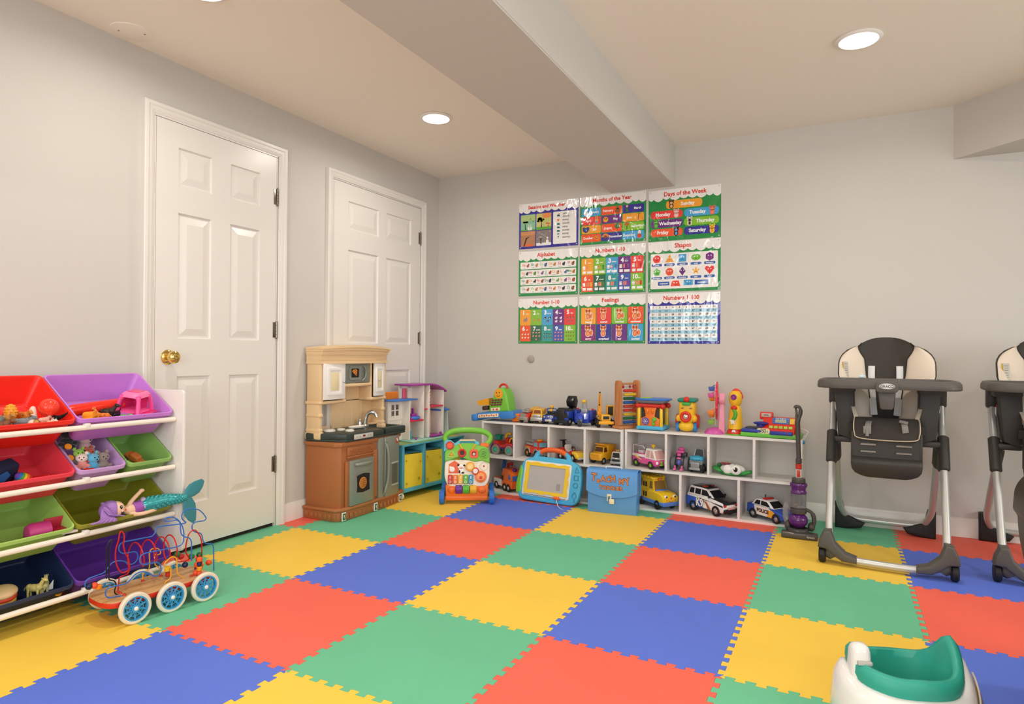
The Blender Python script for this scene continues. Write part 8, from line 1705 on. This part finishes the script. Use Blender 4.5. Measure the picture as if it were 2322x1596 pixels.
# red till
t = thing('toy_cash_register', 'red and green toy till with a THANK YOU label above the toy vacuum', 'toy till', (2.548, -0.180, ZT), math.radians(-4))
part(t, 'base', '#6cc244', lambda q: q.box((-0.0, 0, 0.014), (0.335, 0.17, 0.026), 0.008), r=0.35)
part(t, 'blue_drawer', '#2c3f9e', lambda q: (q.box((0.065, -0.082, 0.032), (0.125, 0.02, 0.022), 0.004), q.box((-0.105, -0.01, 0.037), (0.115, 0.15, 0.020), 0.005)), r=0.35)
part(t, 'card_pad', '#2f3438', lambda q: q.box((-0.105, 0.0, 0.0495), (0.08, 0.10, 0.006), 0.002), r=0.5)
part(t, 'body', '#e2352a', lambda q: (q.prism([(-0.085, 0.025), (-0.05, 0.100), (-0.03, 0.120), (0.075, 0.120), (0.085, 0.025)], -0.02, 0.115, 'x', r=0.006) if False else q.loft([[(x, y, z) for y, z in ((-0.08, 0.026), (-0.08, 0.045), (-0.035, 0.085), (-0.02, 0.112), (0.04, 0.118), (0.06, 0.026))] for x in (-0.045, 0.135)]), q.box((-0.03, 0.0, 0.125), (0.075, 0.035, 0.045), 0.006), q.box((0.145, -0.02, 0.05), (0.03, 0.06, 0.05), 0.006), q.box((0.152, -0.03, 0.082), (0.018, 0.018, 0.03), 0.004)), r=0.3)
part(t, 'display', '#3f6fb8', lambda q: (q.box((0.055, -0.030, 0.100), (0.095, 0.008, 0.040), 0.004, rot=(-0.42, 0, 0)), q.m(mat('#aeb9a4', r=0.3)), q.box((0.055, -0.0345, 0.099), (0.062, 0.003, 0.020), 0.001, rot=(-0.42, 0, 0)), q.m(mat('#4a5348')), q.text('1', 0.014, (0.045, -0.0365, 0.099), rot=(PI / 2 - 0.42, 0, 0), ex=0.0002), q.m(mat('#f3efe9')), q.text('Cash Register', 0.011, (0.055, -0.0285, 0.1145), rot=(PI / 2 - 0.42, 0, 0), ex=0.0002, bold=0.0002)), r=0.35, label='grey digital display in a blue frame')
part(t, 'price_sign', '#c9b9b0', lambda q: (q.box((-0.03, -0.0185, 0.130), (0.055, 0.003, 0.022), 0.002), q.m(mat('#5a3a34')), q.text('0000', 0.014, (-0.03, -0.0205, 0.130), ex=0.0002)), r=0.5)
part(t, 'card_reader', '#2c2f96', lambda q: (q.sph((-0.055, -0.05, 0.083), (0.045, 0.030, 0.010), n=20, m=8), q.cyl((-0.055, -0.045, 0.062), (-0.055, -0.045, 0.080), 0.025, n=18)), r=0.3)
part(t, 'green_key', '#b6cf5a', lambda q: [q.box((0.005 + k * 0.027, -0.064, 0.064 - 0.0), (0.022, 0.020, 0.008), 0.003, rot=(0.75, 0, 0)) for k in range(5)], r=0.35)
part(t, 'thank_you_label', '#e9e2b8', lambda q: (q.prism(rrect(0.072, 0.030, 0.010, 4, -0.035, 0.040), -0.0835, -0.0805, 'y'), q.m(mat('#2a2a2a')), q.text('THANK', 0.009, (-0.035, -0.0838, 0.0485), ex=0.0002, bold=0.0003), q.text('YOU !', 0.019, (-0.035, -0.0838, 0.0355), ex=0.0002, bold=0.0007)), label='cream label reading THANK YOU !')
part(t, 'yellow_card', '#f2c84a', lambda q: (q.box((0.118, -0.032, 0.099), (0.028, 0.008, 0.034), 0.002, rot=(-0.42, 0, 0)), q.m(mat('#4a8a4a')), q.box((0.118, -0.0365, 0.096), (0.010, 0.002, 0.014), 0, rot=(-0.42, 0, 0))))
part(t, 'scanner_cable', '#eceae6', lambda q: q.tube(catmull([(0.165, -0.02, 0.06), (0.19, -0.03, 0.055), (0.205, -0.035, 0.045), (0.193, -0.04, 0.02), (0.183, -0.04, -0.005)], 5), 0.0018, 6), label='white cable')
part(t, 'cable_end', '#3a93c8', lambda q: (q.sph((0.181, -0.04, -0.016), (0.008, 0.008, 0.012), n=12, m=8)), r=0.3, label='blue cable plug')
# ---- middle row
t = vehicle('toy_jeep', 'red and purple toy jeep with grey wheels in the first upper cubby', (0.735, -0.185, ZM), math.radians(-8), 0.2, 0.10, [(-0.085, 0.055), (0.085, 0.055), (0.088, 0.085), (0.03, 0.092), (0.02, 0.075), (-0.03, 0.075), (-0.05, 0.098), (-0.088, 0.098)], None, [], '#d8301f', '#d8301f', 0.036, (-0.062, 0.058), tyre='#8f897e', hub='#3fb8a0', spokes=0)
part(t, 'chassis', '#5a2a7a', lambda q: (q.box((0, 0, 0.050), (0.19, 0.085, 0.018), 0.006), [q.torus((x, s_ * 0.045, 0.038), 0.042, 0.006, 'y', 20, 6, a0=0.2, a1=PI - 0.2) for x in (-0.062, 0.058) for s_ in (-1, 1)]), r=0.35)
part(t, 'digger_arm', '#f2b22a', lambda q: (q.tube(catmull([(0.0, 0.0, 0.09), (0.0, 0, 0.135), (0.02, 0, 0.155), (0.045, 0, 0.150)], 5), 0.009, 10), q.tube(fillet([(0.05, -0.03, 0.095), (0.06, -0.03, 0.125), (0.085, -0.03, 0.125), (0.088, -0.03, 0.10)], 0.01, 4), 0.005, 8)), r=0.35, label='yellow arm')
part(t, 'engine_block', '#1f8a70', lambda q: (q.box((-0.065, 0, 0.118), (0.04, 0.04, 0.03), 0.006), [q.box((-0.085 + k * 0.02, 0, 0.135), (0.012, 0.05, 0.012), 0.003) for k in range(3)]), r=0.35)
part(t, 'seat', '#c0281c', lambda q: q.box((0.02, 0, 0.105), (0.035, 0.05, 0.04), 0.008), r=0.35)
t = vehicle('toy_fire_truck', 'red and silver toy fire engine in the second upper cubby', (0.995, -0.195, ZM), math.radians(-35), 0.22, 0.10, [(-0.10, 0.03), (0.09, 0.03), (0.098, 0.06), (0.088, 0.078), (-0.02, 0.082), (-0.10, 0.085)], [(0.0, 0.08), (0.085, 0.078), (0.07, 0.118), (0.01, 0.12)], [((0.085, 0.078), (0.07, 0.118)), [(0.012, 0.085), (0.07, 0.085), (0.060, 0.112), (0.018, 0.112)]], '#d83020', '#d83020', 0.030, (-0.065, 0.06), hub='#f09a2a', glass_c='#6aa6b8')
part(t, 'silver_fender', '#b9b9b6', lambda q: ([q.torus((x, s_ * 0.048, 0.030), 0.036, 0.006, 'y', 20, 6, a0=0.1, a1=PI - 0.1) for x in (-0.065, 0.06) for s_ in (-1, 1)], q.box((0.10, 0, 0.034), (0.02, 0.105, 0.022), 0.006), q.box((0.096, 0, 0.060), (0.01, 0.055, 0.022), 0.003)), metal=0.6, r=0.3)
part(t, 'flame_print', '#f2953a', lambda q: [q.add([(x * 1.0, s_ * 0.0512, z) for x, z in ((-0.095, 0.072), (-0.045, 0.078), (-0.01, 0.072), (-0.03, 0.062), (-0.005, 0.058), (-0.06, 0.055), (-0.095, 0.05))], [list(range(7))]) for s_ in (-1, 1)])
part(t, 'hose_rack', '#c9c6c0', lambda q: (q.box((-0.055, 0, 0.092), (0.09, 0.08, 0.012), 0.003), [q.cyl((-0.095 + k * 0.02, -0.03, 0.115), (-0.095 + k * 0.02, 0.03, 0.115), 0.003, n=6) for k in range(5)], q.cyl((-0.10, -0.03, 0.115), (-0.01, -0.03, 0.115), 0.003, n=6), q.cyl((-0.10, 0.03, 0.115), (-0.01, 0.03, 0.115), 0.003, n=6)), metal=0.4)
part(t, 'siren', '#f2a02a', lambda q: (q.sph((0.035, 0, 0.125), (0.018, 0.028, 0.010), n=14, m=8)), r=0.35)
t = vehicle('toy_roadster', 'open red toy roadster with yellow flame bonnet in the third upper cubby', (1.257, -0.19, ZM), math.radians(-28), 0.22, 0.105, [(-0.10, 0.03), (0.0, 0.028), (0.10, 0.024), (0.115, 0.04), (0.10, 0.062), (0.03, 0.074), (0.01, 0.055), (-0.03, 0.055), (-0.05, 0.088), (-0.10, 0.082)], None, [], '#d02a20', '#d02a20', 0.028, (-0.065, 0.065), hub='#e9dfd0')
part(t, 'bonnet_flame', '#f4c83a', lambda q: (q.prism([(0.055, 0.030), (0.118, 0.026), (0.120, 0.042), (0.104, 0.066), (0.055, 0.072)], -0.054, 0.054, 'y', r=0.008, seg=3), q.m(mat('#d9d4c4', r=0.3)), q.box((0.117, 0, 0.030), (0.010, 0.09, 0.014), 0.004)), r=0.3, label='yellow flame bonnet')
part(t, 'seat', '#e8e2dc', lambda q: (q.box((-0.02, 0, 0.065), (0.05, 0.06, 0.02), 0.008), q.box((-0.045, 0, 0.085), (0.016, 0.06, 0.045), 0.008)), r=0.4)
part(t, 'rear_fin', '#1c1c1f', lambda q: (q.prism([(-0.10, 0.08), (-0.07, 0.085), (-0.09, 0.135), (-0.105, 0.13)], -0.006, 0.006, 'y', r=0.002), q.box((-0.10, 0, 0.13), (0.02, 0.05, 0.006), 0.002)), r=0.35)
part(t, 'steering_wheel', '#2a2a2a', lambda q: q.torus((0.012, 0, 0.082), 0.014, 0.003, rot=(0, 1.1, 0), n=18, k=6))
t = vehicle('toy_truck', 'yellow toy dump truck in the fourth upper cubby', (1.476, -0.18, ZM), math.radians(-108), 0.2, 0.105, [(-0.09, 0.03), (0.085, 0.03), (0.095, 0.05), (0.090, 0.080), (0.045, 0.088), (-0.09, 0.088)], [(0.0, 0.085), (0.052, 0.085), (0.038, 0.128), (0.0, 0.130)], [((0.052, 0.085), (0.038, 0.128)), [(0.006, 0.09), (0.045, 0.09), (0.034, 0.122), (0.006, 0.122)]], '#f2b22a', '#f2b22a', 0.026, (-0.055, 0.055), glass_c='#5a3a1c')
t.scale = (0.9, 0.9, 0.9)
part(t, 'dump_bed', '#f0aa24', lambda q: (q.taper((-0.045, 0, 0.075), (0.085, 0.095), (0.10, 0.115), 0.065, 0.006), q.box((0.01, 0, 0.142), (0.04, 0.11, 0.008), 0.003)), r=0.35)
part(t, 'grille', '#d8981f', lambda q: [q.box((0.0945, 0, 0.045 + k * 0.009), (0.004, 0.07, 0.004), 0.001) for k in range(4)], r=0.4)
t = vehicle('toy_truck', 'small white, yellow and grey toy lorry beside the yellow dump truck', (1.595, -0.19, ZM), math.radians(-93), 0.15, 0.085, [(-0.07, 0.018), (0.065, 0.018), (0.070, 0.05), (0.066, 0.055), (-0.07, 0.06)], [(0.005, 0.055), (0.068, 0.055), (0.060, 0.100), (0.005, 0.104)], [((0.068, 0.055), (0.060, 0.100)), [(0.012, 0.06), (0.055, 0.06), (0.05, 0.092), (0.012, 0.092)]], '#8f9492', '#e3dfd4', 0.022, (-0.045, 0.045))
t.scale = (0.9, 0.9, 0.9)
part(t, 'cargo_box', '#f0c23a', lambda q: q.box((-0.035, 0, 0.082), (0.075, 0.08, 0.05), 0.004), r=0.4)
part(t, 'front_trim', '#b5b7b4', lambda q: (q.box((0.073, 0, 0.024), (0.010, 0.085, 0.018), 0.003), q.m(mat('#2a2c2e')), q.box((0.0715, 0, 0.040), (0.006, 0.055, 0.016), 0.002)), metal=0.4)
for y in (-0.022, 0.022): part(t, 'roof_light', '#b8322a', lambda q: q.box((0.03, y, 0.106), (0.018, 0.014, 0.010), 0.003), r=0.3)
# pink van
t = vehicle('toy_van', 'pink and white toy camper van with lime wheels in the right shelf', (1.800, -0.185, ZM), math.radians(-32), 0.22, 0.105, [(-0.11, 0.028), (0.100, 0.022), (0.112, 0.045), (0.108, 0.062), (-0.11, 0.068)], [(0.0, 0.062), (0.110, 0.060), (0.078, 0.125), (0.01, 0.13)], [((0.110, 0.060), (0.078, 0.125)), [(0.016, 0.072), (0.05, 0.072), (0.05, 0.118), (0.020, 0.118)], [(0.058, 0.072), (0.092, 0.072), (0.070, 0.116), (0.058, 0.118)]], '#e0559a', '#f1ece8', 0.026, (-0.072, 0.065), tyre='#2e2a2c', hub='#8acb2e', glass_c='#d9a9a4')
part(t, 'white_stripe', '#f1ece8', lambda q: (q.box((-0.055, 0, 0.076), (0.112, 0.106, 0.018), 0.004), q.m(mat('#e0559a', r=0.3)), q.box((-0.055, 0, 0.0865), (0.10, 0.09, 0.006), 0.002)), r=0.3)
part(t, 'yellow_horn', '#f2c22a', lambda q: (q.cyl((0.05, -0.012, 0.132), (0.05, -0.012, 0.142), 0.006, n=12), q.sph((0.05, -0.012, 0.148), (0.016, 0.014, 0.009), n=14, m=8)), r=0.3, label='yellow roof horn')
part(t, 'clear_cage', '#e3d3d6', lambda q: (q.tube(fillet([(-0.108, -0.045, 0.085), (-0.108, -0.045, 0.140), (-0.01, -0.045, 0.140), (0.005, -0.045, 0.125)], 0.012, 4), 0.003, 6), q.tube(fillet([(-0.108, 0.045, 0.085), (-0.108, 0.045, 0.140), (-0.01, 0.045, 0.140), (0.005, 0.045, 0.125)], 0.012, 4), 0.003, 6), q.cyl((-0.106, -0.045, 0.139), (-0.106, 0.045, 0.139), 0.003, n=6), q.box((-0.05, -0.02, 0.098), (0.05, 0.03, 0.022), 0.008)), r=0.2)
part(t, 'nose_trim', '#8acb2e', lambda q: (q.sph((0.114, 0, 0.046), (0.004, 0.010, 0.010), n=12, m=8), q.sph((0.113, 0, 0.030), (0.004, 0.016, 0.007), n=12, m=8), q.m(mat('#f6f2ee', r=0.2)), q.sph((0.110, -0.036, 0.044), (0.006, 0.011, 0.011), n=12, m=8), q.sph((0.110, 0.036, 0.044), (0.006, 0.011, 0.011), n=12, m=8)), r=0.35)
part(t, 'yellow_splash', '#f2d65a', lambda q: [q.add([(x, s_ * 0.0540, z) for x, z in ((-0.09, 0.082), (-0.06, 0.074), (-0.03, 0.060), (-0.015, 0.050), (-0.03, 0.052), (-0.07, 0.064))], [list(range(6))]) for s_ in (-1, 1)])
# pink and grey machine
t = thing('toy_robot_vehicle', 'grey and pink round-wheeled toy vehicle in the second cubby of the right shelf', 'toy vehicle', (2.005, -0.185, ZM), math.radians(-95))
for s_ in (-1, 1): wheel(t, (0.0, s_ * 0.042, 0.045), 0.045, 0.026, '#6d6f72', '#8b8d90', 'y', 28)
part(t, 'body', '#4c4e52', lambda q: (q.box((-0.01, 0, 0.06), (0.09, 0.055, 0.05), 0.012), q.box((-0.035, 0, 0.095), (0.04, 0.06, 0.03), 0.008), q.sph((-0.045, -0.03, 0.075), (0.02, 0.02, 0.035), n=12, m=8)), r=0.35)
part(t, 'pink_pilot', '#d85a9e', lambda q: (q.box((0.0, 0.0, 0.118), (0.035, 0.05, 0.018), 0.006), q.sph((0.0, 0.005, 0.136), (0.018, 0.022, 0.012), n=12, m=8), q.box((0.02, -0.005, 0.100), (0.02, 0.025, 0.02), 0.005)), r=0.35, label='pink helmet-like top')
part(t, 'pink_feet', '#e06aa6', lambda q: (q.box((0.055, -0.022, 0.012), (0.035, 0.016, 0.014), 0.005), q.box((0.055, 0.022, 0.012), (0.035, 0.016, 0.014), 0.005), q.box((0.050, -0.022, 0.025), (0.012, 0.010, 0.02), 0.003), q.box((0.050, 0.022, 0.025), (0.012, 0.010, 0.02), 0.003), q.m(mat('#5a62b8', r=0.2)), q.sph((0.040, 0, 0.055), (0.014, 0.013, 0.018), n=12, m=8), q.m(mat('#e06aa6', r=0.35)), q.box((0.040, 0, 0.080), (0.012, 0.026, 0.012), 0.004)), r=0.35)
t = vehicle('toy_buggy', 'light blue and grey toy buggy with clear upright windscreen, in the second cubby', (2.118, -0.185, ZM), math.radians(-100), 0.16, 0.085, [(-0.07, 0.03), (0.05, 0.03), (0.060, 0.075), (0.04, 0.085), (-0.07, 0.09)], None, [], '#8b8e90', '#8b8e90', 0.030, (-0.045, 0.035), tyre='#232325', hub='#55585c', spokes=0)
part(t, 'blue_hood', '#3fa8cc', lambda q: (q.sph((0.03, 0, 0.088), (0.045, 0.042, 0.018), n=18, m=10), q.sph((0.03, -0.03, 0.085), (0.03, 0.016, 0.018), n=14, m=8), q.sph((0.03, 0.03, 0.085), (0.03, 0.016, 0.018), n=14, m=8)), r=0.3)
part(t, 'front_guard', '#9fa2a4', lambda q: (q.box((0.064, 0, 0.050), (0.012, 0.055, 0.035), 0.004), q.box((0.070, 0, 0.026), (0.014, 0.07, 0.016), 0.004), [q.box((0.0705, 0, 0.042 + k * 0.008), (0.003, 0.045, 0.003)) for k in range(3)]), metal=0.3, r=0.35)
part(t, 'windscreen', '#a7adb0', lambda q: (q.tube(fillet([(0.0, -0.034, 0.085), (-0.012, -0.024, 0.142), (-0.012, 0.024, 0.142), (0.0, 0.034, 0.085)], 0.008, 3), 0.003, 6), q.m(mat('#3e4448', r=0.1)), q.add([(-0.002, -0.031, 0.09), (-0.002, 0.031, 0.09), (-0.012, 0.022, 0.139), (-0.012, -0.022, 0.139)], [(0, 1, 2, 3)])), metal=0.3)
# white and green sea creature
t = thing('toy_turtle', 'white toy turtle with black eye and green fins in an upper cubby', 'toy animal', (2.325, -0.19, ZM), math.radians(-12), sc=0.9)
part(t, 'shell', '#f1efea', lambda q: (q.sph((0, 0, 0.040), (0.085, 0.060, 0.036), n=28, m=16), q.sph((0.035, -0.040, 0.042), (0.040, 0.028, 0.034), n=20, m=12), q.sph((-0.02, -0.042, 0.040), (0.034, 0.026, 0.032), n=20, m=12)), r=0.2)
part(t, 'green_fin', '#3a9a4a', lambda q: (q.sph((-0.095, -0.01, 0.030), (0.045, 0.040, 0.016), rot=(0, 0.35, 0), n=18, m=10), q.sph((0.098, -0.01, 0.026), (0.045, 0.040, 0.015), rot=(0, -0.3, 0), n=18, m=10), q.sph((-0.105, 0.03, 0.055), (0.018, 0.018, 0.014), n=12, m=8), q.sph((0.0, 0.0, 0.010), (0.09, 0.062, 0.010), n=24, m=8)), r=0.35)
part(t, 'eye', '#17181a', lambda q: (q.sph((0.043, -0.066, 0.048), (0.014, 0.006, 0.017), rot=(0, 0.3, 0), n=16, m=10), q.m(mat('#ffffff', r=0.2)), q.sph((0.038, -0.0715, 0.054), (0.004, 0.002, 0.007), n=10, m=6)), r=0.1)
part(t, 'control_pad', '#8a4a5a', lambda q: (q.sph((-0.045, -0.005, 0.072), (0.045, 0.035, 0.008), n=18, m=8), q.m(mat('#e0803a')), [q.sph((-0.07 + k * 0.016, -0.018 + 0.008 * (k % 2), 0.0795), (0.006, 0.006, 0.004), n=8, m=5) for k in range(4)], q.m(mat('#6cc244')), q.sph((0.025, -0.03, 0.074), (0.006, 0.006, 0.004), n=8, m=5)), r=0.4)
# ---- bottom row
t = vehicle('toy_truck', 'orange and white toy tow truck with blue hook arm in the bottom left cubby', (0.768, -0.20, ZB), math.radians(-30), 0.24, 0.115, [(-0.115, 0.03), (0.115, 0.025), (0.122, 0.045), (0.120, 0.075), (-0.115, 0.08)], [(0.0, 0.075), (0.118, 0.075), (0.105, 0.12), (0.06, 0.155), (-0.02, 0.155), (-0.03, 0.075)], [((0.118, 0.075), (0.105, 0.12)), [(0.065, 0.09), (0.098, 0.09), (0.085, 0.118), (0.065, 0.122)]], '#f0702a', '#f0702a', 0.028, (-0.08, 0.03, 0.08), tyre='#1d1b1c', hub='#e8e4de', glass_c='#3f6fb8', spokes=0)
part(t, 'white_bed', '#ece8e2', lambda q: (q.box((-0.065, 0, 0.052), (0.115, 0.119, 0.05), 0.006)), r=0.3)
part(t, 'hook_arm', '#2f62b0', lambda q: (q.tube([(-0.07, 0, 0.07), (-0.085, 0, 0.13), (-0.065, 0, 0.19)], 0.013, 10), q.sph((-0.065, 0, 0.195), (0.016, 0.012, 0.012), n=12, m=8)), r=0.35, label='blue hook arm')
part(t, 'roof_parts', '#b8282a', lambda q: (q.tube([(-0.04, 0.02, 0.10), (-0.045, 0.02, 0.175), (0.01, 0.02, 0.18)], 0.010, 8), q.sph((0.0, 0.02, 0.188), (0.016, 0.012, 0.010), n=12, m=8), q.m(mat('#4a2a8a', r=0.3)), q.sph((0.075, 0, 0.150), (0.018, 0.018, 0.014), n=14, m=8), q.m(mat('#3a3230')), q.box((-0.01, -0.0555, 0.085), (0.03, 0.004, 0.04), 0.002)), r=0.35)
# yellow bus
t = vehicle('toy_bus', 'yellow toy school bus with smiling face in the bottom row beside the blue case', (1.848, -0.185, ZB), math.radians(-38), 0.28, 0.12, [(-0.15, 0.045), (0.13, 0.045), (0.146, 0.055), (0.150, 0.085), (0.12, 0.105), (0.04, 0.112), (-0.15, 0.112)], [(-0.15, 0.108), (0.045, 0.108), (0.028, 0.180), (-0.145, 0.188)], [((0.045, 0.108), (0.028, 0.180)), [(-0.005, 0.122), (0.028, 0.122), (0.020, 0.168), (-0.005, 0.170)], [(-0.14, 0.125), (-0.085, 0.125), (-0.085, 0.172), (-0.14, 0.174)]], '#f5c927', '#f5c927', 0.030, (-0.09, 0.085), tyre='#201d1c', hub='#2e2a28', glass_c='#8a6a34', spokes=0)
part(t, 'skirt', '#5a86d8', lambda q: (q.prism([(-0.152, 0.030), (0.146, 0.030), (0.153, 0.042), (0.152, 0.056), (-0.152, 0.060)], -0.0625, 0.0625, 'y', r=0.008, seg=3)), r=0.35, label='blue lower skirt')
part(t, 'roof', '#f5c927', lambda q: (q.box((-0.06, 0, 0.186), (0.17, 0.105, 0.014), 0.006), [q.sph((-0.13 + k * 0.035, s_ * 0.05, 0.190), (0.014, 0.008, 0.008), n=10, m=6) for k in range(5) for s_ in (-1, 1)]), r=0.3)
for x in (-0.055, -0.030):
    for z in (0.080, 0.145):
        for s_ in (-1, 1): part(t, 'door_window', '#4a2c1a', lambda q: q.box((x, s_ * 0.0605, z), (0.016, 0.003, 0.032), 0.002), r=0.4)
part(t, 'seats', '#c83a22', lambda q: (q.box((0.020, 0, 0.120), (0.03, 0.08, 0.02), 0.005), q.m(mat('#5a86d8', r=0.4)), q.box((0.048, 0, 0.113), (0.016, 0.09, 0.012), 0.004)), r=0.4)
part(t, 'name_plate', '#c8321f', lambda q: (q.box((0.034, 0, 0.181), (0.006, 0.030, 0.012), 0.002, rot=(0, -0.2, 0)), q.m(mat('#e9d0a0')), q.box((0.0375, 0, 0.181), (0.001, 0.020, 0.003), rot=(0, -0.2, 0))), r=0.4, label='small red plate')
def _face(q):
    for s_ in (-1, 1):
        q.m(mat('#f4f0e8', r=0.3)); q.sph((0.140, s_ * 0.034, 0.088), (0.008, 0.014, 0.012), n=14, m=8); q.m(mat('#2a5a9a', r=0.2)); q.sph((0.147, s_ * 0.033, 0.088), (0.003, 0.008, 0.008), n=12, m=8); q.m(mat('#151515', r=0.2)); q.sph((0.149, s_ * 0.033, 0.088), (0.002, 0.004, 0.004), n=8, m=6)
        q.m(mat('#e88a3a', r=0.4)); q.sph((0.149, s_ * 0.030, 0.068), (0.002, 0.006, 0.004), n=8, m=6)
    q.m(mat('#e0523a', r=0.3)); q.sph((0.151, 0, 0.082), (0.005, 0.007, 0.006), n=12, m=8)
    q.m(mat('#9a3a20', r=0.4)); q.torus((0.1505, 0, 0.074), 0.017, 0.0015, 'x', 16, 5, a0=PI * 1.15, a1=PI * 1.85)
part(t, 'face', '#f4f0e8', _face, label='painted smiling face')
# K9 patrol car
t = vehicle('toy_patrol_car', 'large black, white and blue toy off-road patrol car marked K9', (2.197, -0.180, ZB), math.radians(-33), 0.33, 0.135, [(-0.165, 0.035), (0.15, 0.030), (0.168, 0.045), (0.170, 0.075), (0.155, 0.098), (0.06, 0.112), (-0.165, 0.112)], [(-0.163, 0.110), (0.085, 0.108), (0.018, 0.162), (-0.02, 0.168), (-0.145, 0.168)], [((0.085, 0.108), (0.018, 0.162)), [(-0.150, 0.120), (-0.105, 0.120), (-0.105, 0.156), (-0.140, 0.156)], [(-0.095, 0.120), (-0.045, 0.120), (-0.045, 0.157), (-0.095, 0.157)], [(-0.035, 0.120), (0.045, 0.118), (0.008, 0.155), (-0.035, 0.157)]], '#f0eeea', '#f0eeea', 0.036, (-0.105, 0.100), hub='#b9b9b7', glass_c='#15161a')
t.scale = (0.91, 0.91, 0.91)
part(t, 'blue_flank', '#2f5fc8', lambda q: (q.prism([(-0.167, 0.034), (-0.06, 0.034), (-0.01, 0.034), (-0.055, 0.092), (-0.09, 0.098), (-0.167, 0.100)], -0.0695, 0.0695, 'y', r=0.004)), r=0.25, coat=0.3, label='blue rear flank')
part(t, 'black_bonnet', '#1b1b1e', lambda q: (q.prism([(0.055, 0.100), (0.157, 0.086), (0.166, 0.078), (0.160, 0.100), (0.085, 0.116), (0.05, 0.117)], -0.062, 0.062, 'y', r=0.004), q.box((-0.06, 0, 0.170), (0.14, 0.095, 0.008), 0.003)), r=0.2, coat=0.4, label='black bonnet and roof')
def _k9(q):
    for s_ in (-1, 1):
        q.m(mat('#a8622a', r=0.4)); q.add([(x, s_ * 0.0703, z) for x, z in ((-0.03, 0.094), (0.02, 0.082), (0.058, 0.036), (0.030, 0.036), (0.012, 0.070), (-0.02, 0.088))], [list(range(6))]); q.m(mat('#17171a', r=0.3)); q.add([(x, s_ * 0.0700, z) for x, z in ((-0.05, 0.10), (0.16, 0.082), (0.165, 0.070), (0.05, 0.090), (-0.03, 0.092))], [list(range(5))])
        q.m(mat('#17171a', r=0.3)); q.text('K9', 0.072, (-0.042 * 1, s_ * 0.0715, 0.066), rot=(PI / 2, 0, 0 if s_ < 0 else PI), ex=0.0003, bold=0.0045, sx=0.8)
        q.m(mat('#f6f4f0', r=0.3)); q.text('K9', 0.072, (-0.042, s_ * 0.0725, 0.066), rot=(PI / 2, 0, 0 if s_ < 0 else PI), ex=0.0003, bold=0.0025, sx=0.8)
part(t, 'livery', '#f6f4f0', _k9, label='white K9 lettering and brown stripe')
part(t, 'light_bar', '#a8401f', lambda q: (q.box((-0.03, 0, 0.178), (0.03, 0.09, 0.010), 0.004), q.m(mat('#1b1b1e')), q.box((-0.03, 0, 0.1785), (0.033, 0.03, 0.012), 0.003)), r=0.2)
part(t, 'front_bumper', '#17171a', lambda q: (q.box((0.172, 0, 0.045), (0.020, 0.135, 0.030), 0.008), q.m(mat('#d9a49a', r=0.3)), q.box((0.176, -0.0, 0.062), (0.008, 0.07, 0.018), 0.003)), r=0.3)
for s_ in (-1, 1): part(t, 'headlight', '#b8452f', lambda q: q.box((0.163, s_ * 0.052, 0.078), (0.014, 0.026, 0.018), 0.004), r=0.2); part(t, 'wing_mirror', '#17171a', lambda q: q.box((0.05, s_ * 0.074, 0.122), (0.012, 0.022, 0.016), 0.004), r=0.3)
# police car
t = vehicle('toy_patrol_car', 'blue and white toy saloon marked POLICE beside the toy vacuum', (2.548, -0.195, ZB), math.radians(-36), 0.27, 0.115, [(-0.14, 0.028), (0.13, 0.024), (0.142, 0.040), (0.140, 0.060), (0.06, 0.080), (-0.135, 0.084)], [(-0.105, 0.082), (0.065, 0.078), (0.015, 0.118), (-0.03, 0.122), (-0.075, 0.118)], [((0.065, 0.078), (0.015, 0.118)), [(-0.085, 0.088), (-0.040, 0.088), (-0.040, 0.113), (-0.068, 0.113)], [(-0.033, 0.088), (0.038, 0.086), (0.008, 0.112), (-0.033, 0.114)]], '#2450b0', '#f0eeea', 0.030, (-0.088, 0.085), glass_c='#17181c')
def _pol(q):
    for s_ in (-1, 1):
        q.m(mat('#e8e2d8', r=0.3)); q.add([(x, s_ * 0.0582, z) for x, z in ((-0.068, 0.030), (0.055, 0.028), (0.06, 0.066), (0.03, 0.082), (-0.078, 0.084))], [list(range(5))]); q.m(mat('#e8a82a', r=0.35)); q.add([(x, s_ * 0.0585, z) for x, z in ((0.018, 0.029), (0.055, 0.028), (0.075, 0.062), (0.05, 0.074), (0.02, 0.060), (0.03, 0.045))], [list(range(6))])
        q.m(mat('#5a2c18', r=0.4)); q.text('POLICE', 0.030, (-0.012, s_ * 0.0592, 0.056), rot=(PI / 2, 0, 0 if s_ < 0 else PI), ex=0.0003, bold=0.0016, sx=0.9)
part(t, 'livery', '#e8e2d8', _pol, label='cream door panel reading POLICE')
part(t, 'light_bar', '#c8281f', lambda q: (q.box((-0.02, 0, 0.126), (0.028, 0.07, 0.010), 0.004), q.m(mat('#17171a')), q.tube([(-0.06, 0.02, 0.118), (-0.06, 0.02, 0.140)], 0.003, 6)), r=0.2)
part(t, 'headlight', '#e9e4da', lambda q: [q.box((0.136, s_ * 0.045, 0.056), (0.014, 0.022, 0.012), 0.004) for s_ in (-1, 1)], r=0.15)
